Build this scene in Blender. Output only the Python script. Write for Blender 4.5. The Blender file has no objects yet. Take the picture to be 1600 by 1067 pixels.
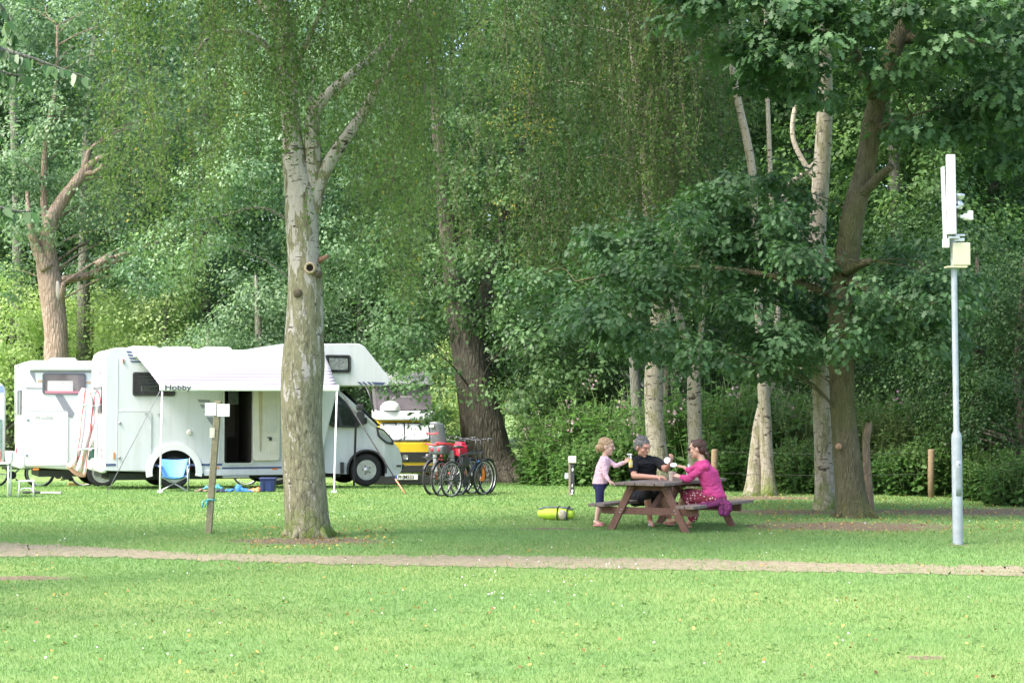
import bpy, math, random
import numpy as np
from mathutils import Vector, Matrix, noise as mnoise

# ------------------------------------------------------------------ camera, sky, sun, exposure
scene = bpy.context.scene
COL = scene.collection
CAM_H = 1.7
FPX = 2850.0                 # focal length in pixels of the 1600 px wide frame
HORIZON = 635.0
PITCH = math.atan((HORIZON - 533.5) / FPX)
cam_data = bpy.data.cameras.new('camera')
cam_data.sensor_width = 36.0
cam_data.lens = 36.0 * FPX / 1600.0
cam_data.clip_start = 0.5
cam_data.clip_end = 1000.0
cam = bpy.data.objects.new('camera', cam_data)
COL.objects.link(cam)
cam.location = (0, 0, CAM_H)
cam.rotation_euler = (math.radians(90) + PITCH, 0, 0)
scene.camera = cam

SUN_EL = math.radians(54)
SUN_AZ = math.radians(148)   # direction towards the sun is (cos, -sin): from the left, a little behind the camera
to_sun = Vector((math.cos(SUN_EL) * math.cos(SUN_AZ), -math.cos(SUN_EL) * math.sin(SUN_AZ), math.sin(SUN_EL)))
world = bpy.data.worlds.new('World')
scene.world = world
world.use_nodes = True
wn = world.node_tree
wn.nodes.clear()
sky = wn.nodes.new('ShaderNodeTexSky')
sky.sky_type = 'NISHITA'
sky.sun_disc = False
sky.sun_elevation = SUN_EL
sky.sun_rotation = math.atan2(to_sun.x, to_sun.y)
sky.air_density = 1.0
sky.dust_density = 4.0
sky.ozone_density = 1.0
bg = wn.nodes.new('ShaderNodeBackground')
bg.inputs['Strength'].default_value = 0.15
wo = wn.nodes.new('ShaderNodeOutputWorld')
wn.links.new(sky.outputs[0], bg.inputs[0])
wn.links.new(bg.outputs[0], wo.inputs[0])
sun_data = bpy.data.lights.new('sun', 'SUN')
sun_data.energy = 1.8
sun_data.angle = math.radians(11)
sun_data.color = (1.0, 0.95, 0.87)
sun = bpy.data.objects.new('sun', sun_data)
COL.objects.link(sun)
sun.location = (0, 0, 40)
sun.rotation_euler = to_sun.to_track_quat('Z', 'Y').to_euler()

scene.view_settings.view_transform = 'Standard'
scene.view_settings.look = 'None'
scene.view_settings.gamma = 1.0
scene.view_settings.use_curve_mapping = False
scene.view_settings.exposure = 2.0
try:
    scene.cycles.max_bounces = 7
    scene.cycles.diffuse_bounces = 3
    scene.cycles.glossy_bounces = 2
    scene.cycles.transmission_bounces = 5
    scene.cycles.use_denoising = True
    scene.cycles.denoiser = 'OPENIMAGEDENOISE'
    scene.cycles.caustics_reflective = False
    scene.cycles.caustics_refractive = False
    scene.cycles.sample_clamp_indirect = 4.0
except Exception:
    pass

# ------------------------------------------------------------------ picture <-> place
def gz(x, y):
    """height of the ground: level lawn that dips a little beyond the camper pitches"""
    t = min(1.0, max(0.0, (y - 37.0) / 10.0))
    return -0.30 * t * t * (3 - 2 * t)

def ray(px, py):
    a, b = (px - 800.0), (533.5 - py)
    c, s = math.cos(PITCH), math.sin(PITCH)
    return Vector((a, FPX * c - b * s, FPX * s + b * c))

def P(px, py, d):
    """world point seen at photo pixel px,py at depth y = d metres"""
    r = ray(px, py)
    return Vector((0, 0, CAM_H)) + r * (d / r.y)

def G(px, py):
    """ground point seen at photo pixel"""
    r = ray(px, py)
    d = CAM_H / max(1e-6, -r.z) * r.y
    for _ in range(12):
        p = Vector((0, 0, CAM_H)) + r * (d / r.y)
        d = (CAM_H - gz(p.x, p.y)) / (-r.z) * r.y
    return Vector((0, 0, CAM_H)) + r * (d / r.y)

def S(d):
    return FPX / d

class Frame:
    """a standing local frame: origin o, x axis turned phi about z"""
    def __init__(s, o, phi):
        s.o = Vector(o); s.phi = phi
        s.R = Matrix.Rotation(phi, 3, 'Z'); s.Ri = s.R.transposed()
    def loc(s, w):
        return s.Ri @ (Vector(w) - s.o)
    def at(s, px, py, v=0.0):
        """local (u, z) where the pixel's ray meets the vertical plane y_local = v"""
        n = s.R @ Vector((0, 1, 0))
        r = ray(px, py)
        o = Vector((0, 0, CAM_H))
        t = (n.dot(s.o) + v - n.dot(o)) / n.dot(r)
        l = s.loc(o + r * t)
        return (l.x, l.z)

# ------------------------------------------------------------------ objects
def tag(o, label=None, cat=None, group=None, kind=None):
    if label: o['label'] = label
    if cat: o['category'] = cat
    if group: o['group'] = group
    if kind: o['kind'] = kind
    return o

def thing(name, loc, rz=0.0, label=None, cat=None, group=None):
    o = bpy.data.objects.new(name, None)
    o.empty_display_size = 0.2
    COL.objects.link(o)
    o.location = loc
    o.rotation_euler = (0, 0, rz)
    return tag(o, label, cat, group)

def copy_tree(o, parent=None):
    c = o.copy()
    COL.objects.link(c)
    if parent is not None: c.parent = parent
    for ch in list(o.children):
        copy_tree(ch, c)
    return c

def link_mesh(name, me, mat=None, parent=None):
    if mat is not None:
        for m in (mat if isinstance(mat, (list, tuple)) else [mat]):
            me.materials.append(m)
    o = bpy.data.objects.new(name, me)
    COL.objects.link(o)
    if parent is not None: o.parent = parent
    return o

def catmull(pts, n=6):
    """pts: list of tuples of any length -> smooth resampled list"""
    a = np.array([list(p) for p in pts], float)
    if len(a) < 3:
        return [a[0] * (1 - i / n) + a[-1] * (i / n) for i in range(n + 1)]
    e = np.vstack([2 * a[0] - a[1], a, 2 * a[-1] - a[-2]])
    out = []
    for i in range(1, len(e) - 2):
        for k in range(n):
            t = k / n
            out.append(0.5 * ((2 * e[i]) + (-e[i - 1] + e[i + 1]) * t + (2 * e[i - 1] - 5 * e[i] + 4 * e[i + 1] - e[i + 2]) * t * t
                              + (-e[i - 1] + 3 * e[i] - 3 * e[i + 1] + e[i + 2]) * t ** 3))
    out.append(a[-1])
    return out

def fillet(poly, rad, n=5):
    """round the corners of a 2D polygon; rad a number or a list"""
    out = []
    m = len(poly)
    for i in range(m):
        r = rad[i] if isinstance(rad, (list, tuple)) else rad
        p0, p1, p2 = Vector(poly[i - 1]), Vector(poly[i]), Vector(poly[(i + 1) % m])
        if r <= 0:
            out.append((p1.x, p1.y)); continue
        d0, d1 = (p0 - p1), (p2 - p1)
        l0, l1 = d0.length, d1.length
        d0.normalize(); d1.normalize()
        ang = math.acos(max(-1, min(1, d0.dot(d1))))
        if ang > math.pi - 0.02:
            out.append((p1.x, p1.y)); continue
        cut = min(r / math.tan(ang / 2), l0 * 0.48, l1 * 0.48)
        a, b = p1 + d0 * cut, p1 + d1 * cut
        for k in range(n + 1):
            t = k / n
            q = a * (1 - t) ** 2 + p1 * 2 * t * (1 - t) + b * t * t
            out.append((q.x, q.y))
    return out

class MB:
    def __init__(s):
        s.v = []; s.f = []; s.sm = []; s.mi = []; s.cm = 0
    def _add(s, vs, fs, smooth):
        k = len(s.v)
        s.v.extend([tuple(v) for v in vs])
        for f in fs:
            s.f.append(tuple(i + k for i in f)); s.sm.append(smooth); s.mi.append(s.cm)
    def box(s, c, size, rot=None, taper=1.0):
        hx, hy, hz = size[0] / 2, size[1] / 2, size[2] / 2
        vs = []
        for z in (-hz, hz):
            k = taper if z > 0 else 1.0
            for x, y in ((-hx, -hy), (hx, -hy), (hx, hy), (-hx, hy)):
                vs.append(Vector((x * k, y * k, z)))
        if rot is not None:
            R = rot if isinstance(rot, Matrix) else Matrix.Rotation(rot, 3, 'Z')
            vs = [R @ v for v in vs]
        vs = [v + Vector(c) for v in vs]
        s._add(vs, [(3, 2, 1, 0), (4, 5, 6, 7), (0, 1, 5, 4), (1, 2, 6, 5), (2, 3, 7, 6), (3, 0, 4, 7)], False)
    def beam(s, a, b, w, h, up=(0, 0, 1)):
        """box from a to b, w wide (sideways) and h high"""
        a, b = Vector(a), Vector(b)
        d = (b - a); L = d.length; d.normalize()
        side = d.cross(Vector(up))
        if side.length < 1e-4: side = d.cross(Vector((1, 0, 0)))
        side.normalize(); u = side.cross(d)
        R = Matrix((d, side, u)).transposed()
        s.box((a + b) / 2, (L, w, h), R)
    def tube(s, pts, rad, n=8, cap=True, smooth=True, jit=0.0, seed=0):
        pts = [Vector(p[:3]) for p in pts]
        m = len(pts)
        if not isinstance(rad, (list, tuple, np.ndarray)): rad = [rad] * m
        rings = []
        t0 = (pts[1] - pts[0]).normalized()
        ref = Vector((0, 0, 1)) if abs(t0.z) < 0.9 else Vector((1, 0, 0))
        u = t0.cross(ref).normalized()
        for i in range(m):
            t = (pts[min(i + 1, m - 1)] - pts[max(i - 1, 0)])
            if t.length < 1e-9: t = t0.copy()
            t.normalize()
            u = (u - t * u.dot(t)).normalized()
            w = t.cross(u)
            for k in range(n):
                a = 2 * math.pi * k / n
                dr = u * math.cos(a) + w * math.sin(a)
                r = rad[i]
                p = pts[i] + dr * r
                if jit:
                    q = mnoise.noise(Vector((p.x * 3 + seed, p.y * 3, p.z * 1.1))) * 1.0 + mnoise.noise(Vector((p.x * 9, p.y * 9 + seed, p.z * 4))) * 0.5
                    p = pts[i] + dr * r * (1 + jit * q)
                rings.append(p)
        fs = []
        for i in range(m - 1):
            for k in range(n):
                k2 = (k + 1) % n
                fs.append((i * n + k, i * n + k2, (i + 1) * n + k2, (i + 1) * n + k))
        if cap:
            fs.append(tuple(reversed(range(n))))
            fs.append(tuple(range((m - 1) * n, m * n)))
        s._add(rings, fs, smooth)
    def cone(s, a, b, ra, rb, n=14):
        a, b = Vector(a), Vector(b)
        d = (b - a)
        if d.length < 1e-6: d = Vector((0, 0, 1e-3))
        d.normalize()
        pts, rr = [], []
        for k in (1.0, .92, .7, .38):
            pts.append(a - d * ra * k); rr.append(max(ra * math.sqrt(max(0, 1 - k * k)), ra * .03))
        pts.append(a); rr.append(ra); pts.append(b); rr.append(rb)
        for k in (.38, .7, .92, 1.0):
            pts.append(b + d * rb * k); rr.append(max(rb * math.sqrt(max(0, 1 - k * k)), rb * .03))
        s.tube(pts, rr, n)
    def loft(s, sec, n=20, smooth=True):
        """sec: list of (centre, side vector, forward vector) -> closed lofted body of ellipses"""
        vs, m = [], len(sec)
        for c, a, b in sec:
            c, a, b = Vector(c), Vector(a), Vector(b)
            for k in range(n):
                t = 2 * math.pi * k / n
                vs.append(c + a * math.cos(t) + b * math.sin(t))
        fs = []
        for i in range(m - 1):
            for k in range(n):
                k2 = (k + 1) % n
                fs.append((i * n + k, i * n + k2, (i + 1) * n + k2, (i + 1) * n + k))
        fs.append(tuple(reversed(range(n)))); fs.append(tuple(range((m - 1) * n, m * n)))
        s._add(vs, fs, smooth)
    def ball(s, c, r, rot=None, nu=16, nv=10):
        if not isinstance(r, (tuple, list)): r = (r, r, r)
        vs, fs = [], []
        for j in range(nv + 1):
            ph = math.pi * j / nv
            for k in range(nu):
                th = 2 * math.pi * k / nu
                q = max(math.sin(ph), 1e-3)
                v = Vector((r[0] * q * math.cos(th), r[1] * q * math.sin(th), -r[2] * math.cos(ph)))
                if rot is not None: v = rot @ v
                vs.append(v + Vector(c))
        for j in range(nv):
            for k in range(nu):
                k2 = (k + 1) % nu
                fs.append((j * nu + k, j * nu + k2, (j + 1) * nu + k2, (j + 1) * nu + k))
        fs.append(tuple(reversed(range(nu)))); fs.append(tuple(range(nv * nu, nv * nu + nu)))
        s._add(vs, fs, True)
    def prism(s, poly, v0, v1, ax='y', inset=0.0):
        """2D polygon (u,z) extruded between v0 and v1 along local y (or (x,y) polygon along z)"""
        def mk(p, v):
            return (p[0], v, p[1]) if ax == 'y' else ((p[0], p[1], v) if ax == 'z' else (v, p[0], p[1]))
        n = len(poly)
        vs = [mk(p, v0) for p in poly] + [mk(p, v1) for p in poly]
        fs = [tuple(range(n)), tuple(reversed(range(n, 2 * n)))]
        for k in range(n):
            k2 = (k + 1) % n
            fs.append((k2, k, n + k, n + k2))
        s._add(vs, fs, False)
    def lathe(s, prof, c, axis='z', n=32):
        """prof: list of (r, h)"""
        vs, fs = [], []
        for r, h in prof:
            for k in range(n):
                a = 2 * math.pi * k / n
                x, y = r * math.cos(a), r * math.sin(a)
                v = {'z': (x, y, h), 'y': (x, h, y), 'x': (h, x, y)}[axis]
                vs.append((v[0] + c[0], v[1] + c[1], v[2] + c[2]))
        m = len(prof)
        for i in range(m - 1):
            for k in range(n):
                k2 = (k + 1) % n
                fs.append((i * n + k, i * n + k2, (i + 1) * n + k2, (i + 1) * n + k))
        s._add(vs, fs, True)
        if prof[0][0] > 1e-4: s._add(vs[:n], [tuple(reversed(range(n)))], False)
        if prof[-1][0] > 1e-4: s._add(vs[-n:], [tuple(range(n))], False)
    def grid(s, fn, nu, nv, smooth=True, thick=None):
        """fn(a,b) a,b in 0..1"""
        vs = [fn(i / nu, j / nv) for j in range(nv + 1) for i in range(nu + 1)]
        fs = []
        for j in range(nv):
            for i in range(nu):
                q = j * (nu + 1) + i
                fs.append((q, q + 1, q + nu + 2, q + nu + 1))
        s._add(vs, fs, smooth)
    def mesh(s, name):
        me = bpy.data.meshes.new(name)
        me.from_pydata(s.v, [], s.f)
        me.polygons.foreach_set('use_smooth', s.sm)
        me.polygons.foreach_set('material_index', s.mi)
        me.validate()
        me.update()
        return me
    def build(s, name, mat, parent=None, bevel=0.0, seg=2, solid=0.0, ang=30, fix=False):
        me = s.mesh(name)
        if fix or True:
            import bmesh
            bm = bmesh.new(); bm.from_mesh(me)
            bmesh.ops.recalc_face_normals(bm, faces=bm.faces)
            bm.to_mesh(me); bm.free()
        o = link_mesh(name, me, mat, parent)
        if solid:
            m = o.modifiers.new('solid', 'SOLIDIFY'); m.thickness = solid; m.offset = 0
        if bevel:
            m = o.modifiers.new('bevel', 'BEVEL'); m.width = bevel; m.segments = seg; m.limit_method = 'ANGLE'; m.angle_limit = math.radians(ang)
            m.harden_normals = False
            for p in me.polygons: p.use_smooth = True
            w = o.modifiers.new('wn', 'WEIGHTED_NORMAL'); w.keep_sharp = True
        return o

def freeze(o):
    """apply the modifiers of o into its mesh"""
    bpy.context.view_layer.update()
    dg = bpy.context.evaluated_depsgraph_get()
    me = bpy.data.meshes.new_from_object(o.evaluated_get(dg), preserve_all_data_layers=True, depsgraph=dg)
    me.name = o.name
    old = o.data
    o.modifiers.clear()
    o.data = me
    bpy.data.meshes.remove(old)
    return o

def cut(o, cutters, self_solver='EXACT'):
    for c in cutters:
        c.parent = o.parent
        m = o.modifiers.new('cut', 'BOOLEAN'); m.operation = 'DIFFERENCE'; m.solver = self_solver; m.object = c
        try: m.material_mode = 'TRANSFER'
        except Exception: pass
    freeze(o)
    for c in cutters:
        me = c.data
        bpy.data.objects.remove(c); bpy.data.meshes.remove(me)
    return o

def remesh(mb, name, mat, parent, voxel=0.007, smooth=4, folds=0.0, fsize=.09):
    me = mb.mesh(name)
    o = link_mesh(name, me, mat, parent)
    m = o.modifiers.new('r', 'REMESH'); m.mode = 'VOXEL'; m.voxel_size = voxel; m.use_smooth_shade = True
    if smooth:
        k = o.modifiers.new('s', 'SMOOTH'); k.factor = 0.5; k.iterations = smooth
    freeze(o)
    if folds:
        # cloth folds: ridges pushed in and out along the normals
        me_ = o.data; nv = len(me_.vertices)
        co = np.empty(nv * 3, np.float32); me_.vertices.foreach_get('co', co); co = co.reshape(-1, 3)
        nr = np.empty(nv * 3, np.float32); me_.vertex_normals.foreach_get('vector', nr); nr = nr.reshape(-1, 3)
        am = np.empty(nv)
        for i in range(nv):
            c = Vector(co[i].tolist())
            n1 = mnoise.noise(Vector((c.x / fsize, c.y / fsize, c.z / (fsize * .55)))) + .5 * mnoise.noise(Vector((c.x * 2.3 / fsize + 7, c.y * 2.3 / fsize, c.z * 1.6 / fsize)))
            am[i] = folds * (1 - 2.2 * abs(n1))
        co += nr * am[:, None].astype(np.float32)
        me_.vertices.foreach_set('co', co.ravel()); me_.update()
    return o

def text(body, size, mat, parent, loc, rot, shear=0.0, name='lettering', depth=0.0015, sx=1.0, bold=0.0):
    cu = bpy.data.curves.new(name, 'FONT')
    cu.body = body; cu.size = size; cu.shear = shear; cu.extrude = depth; cu.offset = bold
    o = bpy.data.objects.new(name, cu)
    COL.objects.link(o)
    bpy.context.view_layer.update()
    dg = bpy.context.evaluated_depsgraph_get()
    me = bpy.data.meshes.new_from_object(o.evaluated_get(dg))
    bpy.data.objects.remove(o); bpy.data.curves.remove(cu)
    if sx != 1.0:
        for v in me.vertices: v.co.x *= sx
    me.materials.clear()
    t = link_mesh(name, me, mat, parent)
    t.location = loc; t.rotation_euler = rot
    return t

# ------------------------------------------------------------------ materials
def new_mat(name):
    m = bpy.data.materials.new(name); m.use_nodes = True
    nt = m.node_tree; nt.nodes.clear()
    out = nt.nodes.new('ShaderNodeOutputMaterial')
    b = nt.nodes.new('ShaderNodeBsdfPrincipled')
    nt.links.new(b.outputs[0], out.inputs[0])
    return m, nt, b, out

def ramp(nt, stops, fac=None, interp='LINEAR'):
    r = nt.nodes.new('ShaderNodeValToRGB')
    r.color_ramp.interpolation = interp
    el = r.color_ramp.elements
    while len(el) > 1: el.remove(el[0])
    el[0].position = stops[0][0]; el[0].color = (*stops[0][1], 1)
    for p, c in stops[1:]:
        e = el.new(p); e.color = (*c, 1)
    if fac is not None: nt.links.new(fac, r.inputs[0])
    return r.outputs[0]

def ntex(nt, scale, detail=4, rough=0.55, vec=None, dist=0.0):
    n = nt.nodes.new('ShaderNodeTexNoise')
    n.inputs['Scale'].default_value = scale; n.inputs['Detail'].default_value = detail
    n.inputs['Roughness'].default_value = rough; n.inputs['Distortion'].default_value = dist
    if vec is not None: nt.links.new(vec, n.inputs['Vector'])
    return n.outputs[0]

def coords(nt, scale=(1, 1, 1), kind='Object'):
    t = nt.nodes.new('ShaderNodeTexCoord'); mp = nt.nodes.new('ShaderNodeMapping')
    mp.inputs['Scale'].default_value = scale
    nt.links.new(t.outputs[kind], mp.inputs[0])
    return mp.outputs[0]

def mixc(nt, fac, a, b, mode='MIX'):
    m = nt.nodes.new('ShaderNodeMix'); m.data_type = 'RGBA'; m.blend_type = mode
    for s_, v in ((m.inputs[0], fac), (m.inputs[6], a), (m.inputs[7], b)):
        if isinstance(v, (float, int)): s_.default_value = v
        elif isinstance(v, tuple): s_.default_value = (*v, 1)
        else: nt.links.new(v, s_)
    return m.outputs[2]

def mth(nt, op, a, b=None, c=None):
    m = nt.nodes.new('ShaderNodeMath'); m.operation = op
    for i, v in enumerate((a, b, c)):
        if v is None: continue
        if isinstance(v, (float, int)): m.inputs[i].default_value = v
        else: nt.links.new(v, m.inputs[i])
    return m.outputs[0]

def bump(nt, b, h, strength=0.3, dist=0.01):
    n = nt.nodes.new('ShaderNodeBump'); n.inputs['Strength'].default_value = strength; n.inputs['Distance'].default_value = dist
    nt.links.new(h, n.inputs['Height']); nt.links.new(n.outputs[0], b.inputs['Normal'])

_mc = {}
def plain(name, col, rough=0.5, metal=0.0, spec=0.5, var=0.08, scale=6.0, bmp=0.0, bscale=60.0, coat=0.0):
    """a procedural material: base colour with a little grime variation"""
    if name in _mc: return _mc[name]
    m, nt, b, out = new_mat(name)
    co = coords(nt)
    n = ntex(nt, scale, 5, 0.6, co)
    lo = tuple(c * (1 - var) for c in col); hi = tuple(min(1, c * (1 + var)) for c in col)
    nt.links.new(ramp(nt, [(0.3, lo), (0.7, hi)], n), b.inputs['Base Color'])
    b.inputs['Roughness'].default_value = rough; b.inputs['Metallic'].default_value = metal
    b.inputs['Specular IOR Level'].default_value = spec
    if coat: b.inputs['Coat Weight'].default_value = coat
    if bmp: bump(nt, b, ntex(nt, bscale, 4, 0.6, co), bmp, 0.005)
    _mc[name] = m
    return m

def leaf_mat(name, stops, trans=0.35, rough=0.55, spec=0.22, tcol=(1.12, 1.22, 0.8)):
    m, nt, b, out = new_mat(name)
    a = nt.nodes.new('ShaderNodeAttribute'); a.attribute_name = 'rnd'
    oi = nt.nodes.new('ShaderNodeObjectInfo')
    col = ramp(nt, stops, a.outputs['Fac'])
    hs = nt.nodes.new('ShaderNodeHueSaturation')
    nt.links.new(col, hs.inputs['Color'])
    hs.inputs['Saturation'].default_value = 1.0
    v = mth(nt, 'MULTIPLY_ADD', oi.outputs['Random'], 0.25, 0.88)
    nt.links.new(v, hs.inputs['Value'])
    b.inputs['Roughness'].default_value = rough; b.inputs['Specular IOR Level'].default_value = spec
    nt.links.new(hs.outputs[0], b.inputs['Base Color'])
    t = nt.nodes.new('ShaderNodeBsdfTranslucent')
    nt.links.new(mixc(nt, 1.0, hs.outputs[0], tcol, 'MULTIPLY'), t.inputs[0])
    mx = nt.nodes.new('ShaderNodeMixShader'); mx.inputs[0].default_value = trans
    nt.links.new(b.outputs[0], mx.inputs[1]); nt.links.new(t.outputs[0], mx.inputs[2])
    nt.links.new(mx.outputs[0], out.inputs[0])
    return m

# ------------------------------------------------------------------ foliage
RNG = np.random.default_rng(7)
def unit(a):
    return a / np.maximum(1e-9, np.linalg.norm(a, axis=1, keepdims=True))

SH_DIAMOND = np.array([(0, 0), (.45, .36), (1, 0), (.45, -.36)], float)
SH_LONG = np.array([(0, 0), (.3, .17), (.62, .15), (1, 0), (.62, -.15), (.3, -.17)], float)
SH_OAK = np.array([(0, .02), (.22, .10), (.3, .32), (.42, .12), (.58, .44), (.66, .14), (.86, .26), (1, 0),
                   (.86, -.26), (.66, -.14), (.58, -.44), (.42, -.12), (.3, -.32), (.22, -.10), (0, -.02)], float)
SH_ROUND = np.array([(0, 0), (.3, .34), (.75, .33), (1, 0), (.75, -.33), (.3, -.34)], float)

def leaf_mesh(name, Ps, Ns, Ts, size, rnd, shape, mats, parent=None, fold=0.18, sub=None):
    """one mesh of n leaves; each leaf one polygon of its own outline, bent along its rib"""
    n, k = len(Ps), len(shape)
    Ns = unit(Ns); Ts = unit(Ts - Ns * np.sum(Ns * Ts, 1, keepdims=True)); Bs = np.cross(Ns, Ts)
    a = shape[:, 0][None, :, None]; b = shape[:, 1][None, :, None]
    sz = np.asarray(size).reshape(-1, 1, 1)
    V = Ps[:, None, :] + sz * (a * Ts[:, None, :] + b * Bs[:, None, :] + (fold * np.abs(b) - .22 * a * a) * Ns[:, None, :])
    me = bpy.data.meshes.new(name)
    me.vertices.add(n * k); me.vertices.foreach_set('co', V.astype(np.float32).ravel())
    me.loops.add(n * k); me.loops.foreach_set('vertex_index', np.arange(n * k, dtype=np.int32))
    me.polygons.add(n)
    me.polygons.foreach_set('loop_start', np.arange(0, n * k, k, dtype=np.int32))
    try: me.polygons.foreach_set('loop_total', np.full(n, k, dtype=np.int32))
    except Exception: pass
    at = me.attributes.new('rnd', 'FLOAT', 'POINT')
    at.data.foreach_set('value', np.repeat(np.asarray(rnd, dtype=np.float32), k))
    me.update(calc_edges=True)
    return link_mesh(name, me, mats, parent)

def twig_mesh(name, A, B, w, mat, parent=None):
    """thin three sided sticks from A to B"""
    n = len(A)
    d = unit(B - A); r = unit(np.cross(d, RNG.normal(size=(n, 3)))); q = np.cross(d, r)
    w = np.asarray(w).reshape(-1, 1)
    vs = []
    for X, k in ((A, 1.0), (B, .7)):
        for t in (0, 2.094, 4.189):
            vs.append(X + (r * math.cos(t) + q * math.sin(t)) * w * k)
    V = np.stack(vs, 1)
    me = bpy.data.meshes.new(name)
    me.vertices.add(n * 6); me.vertices.foreach_set('co', V.astype(np.float32).ravel())
    base = (np.arange(n) * 6)[:, None, None]
    F = (np.array([[0, 1, 4, 3], [1, 2, 5, 4], [2, 0, 3, 5]])[None] + base).reshape(-1)
    me.loops.add(len(F)); me.loops.foreach_set('vertex_index', F.astype(np.int32))
    me.polygons.add(n * 3); me.polygons.foreach_set('loop_start', np.arange(0, n * 12, 4, dtype=np.int32))
    me.update(calc_edges=True)
    return link_mesh(name, me, mat, parent)

class Leaves:
    def __init__(s): s.P = []; s.N = []; s.T = []; s.s = []; s.r = []; s.TA = []; s.TB = []; s.TW = []; s.C = []
    def clumps(s, blobs, n_clumps, clump_r, n_leaf, size, flat=.6, up=.7, droop=.35, shell=.75, tint=(0, 1), rng=RNG):
        """blobs: list of (centre, (rx,ry,rz)); clumps spread through them, leaves through each clump"""
        blobs = [(np.array(c, float), np.array(r, float)) for c, r in blobs]
        vol = np.array([r.prod() ** .75 for c, r in blobs]); vol /= vol.sum()
        for (c, r), w in zip(blobs, vol):
            m = max(1, int(round(n_clumps * w)))
            d = unit(rng.normal(size=(m, 3)))
            rad = (shell + (1 - shell) * rng.random(m)) * rng.random(m) ** .22
            ctr = c + d * rad[:, None] * r
            s.C.extend([tuple(q) for q in ctr])
            cr = clump_r * (.6 + .8 * rng.random(m))
            ct = rng.uniform(tint[0], tint[1], m)
            idx = np.repeat(np.arange(m), n_leaf)
            k = len(idx)
            dd = unit(rng.normal(size=(k, 3)))
            rr = rng.random(k) ** .45
            # clump sprays outward from the crown and sags
            axis = unit(d + np.array([0, 0, .15]))
            off = dd * rr[:, None] * cr[idx][:, None] * np.array([1, 1, flat])
            off += axis[idx] * (rng.random(k) * .5 * cr[idx])[:, None]
            s.P.append(ctr[idx] + off)
            s.N.append(dd * .55 + np.array([0, 0, up]) + rng.normal(size=(k, 3)) * .45 + d[idx] * .3)
            s.T.append(dd * .8 + d[idx] * .5 + rng.normal(size=(k, 3)) * .4 - np.array([0, 0, droop]))
            s.s.append(size * (.65 + .7 * rng.random(k)))
            s.r.append(np.clip(1.0 * ct[idx] - .12 + .3 * rng.random(k), 0, 1))
        return s
    def strands(s, tops, L, dens, size, sway=.25, tint=(0, 1), tw=.003, spread=.05, rng=RNG):
        """hanging twigs of a weeping crown"""
        tops = np.array(tops, float); m = len(tops); L = np.array(L, float)
        sw = rng.normal(size=(m, 2)) * sway
        ct = np.clip(.5 + .35 * np.sin(tops[:, 0] * 2.1 + tops[:, 1]) + rng.normal(size=m) * .15, 0, 1)
        ph = rng.random(m) * 6.28; fr = rng.uniform(1, 3, m)
        cnt = np.maximum(3, (L * dens).astype(int))
        idx = np.repeat(np.arange(m), cnt); k = len(idx)
        t = rng.random(k)
        def pos(i, t):
            l = L[i] * t
            x = tops[i, 0] + sw[i, 0] * (1 - (1 - t) ** 2) + .07 * np.sin(ph[i] + fr[i] * l)
            y = tops[i, 1] + sw[i, 1] * (1 - (1 - t) ** 2) + .07 * np.cos(ph[i] + fr[i] * l)
            return np.stack([x, y, tops[i, 2] - l], 1)
        p = pos(idx, t)
        s.P.append(p + rng.normal(size=(k, 3)) * spread)
        s.N.append(rng.normal(size=(k, 3)) + np.array([0, 0, .45]))
        s.T.append(rng.normal(size=(k, 3)) * .6 - np.array([0, 0, 1.0]))
        s.s.append(size * (.6 + .7 * rng.random(k)))
        s.r.append(np.clip(.55 * ct[idx] + .45 * rng.random(k), 0, 1))
        seg = 5
        ii = np.repeat(np.arange(m), seg); jj = np.tile(np.arange(seg), m)
        s.TA.append(pos(ii, jj / seg)); s.TB.append(pos(ii, (jj + 1) / seg)); s.TW.append(tw * (1.3 - jj / seg))
        return s
    def build(s, name, shape, mat, parent, base=(0, 0, 0), fold=.18, twig=None, keep=None):
        Pa, N, T = np.concatenate(s.P), np.concatenate(s.N), np.concatenate(s.T)
        sz, r = np.concatenate(s.s), np.concatenate(s.r)
        if keep is not None:
            k = keep(Pa); Pa, N, T, sz, r = Pa[k], N[k], T[k], sz[k], r[k]
        o = leaf_mesh(name, Pa - np.array(base, float), N, T, sz, r, shape, mat, parent, fold)
        if twig is not None and s.TA:
            tw_ = twig_mesh('twigs', np.concatenate(s.TA) - np.array(base, float), np.concatenate(s.TB) - np.array(base, float), np.concatenate(s.TW), twig, parent); tw_['kind'] = 'stuff'
        return o

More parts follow.
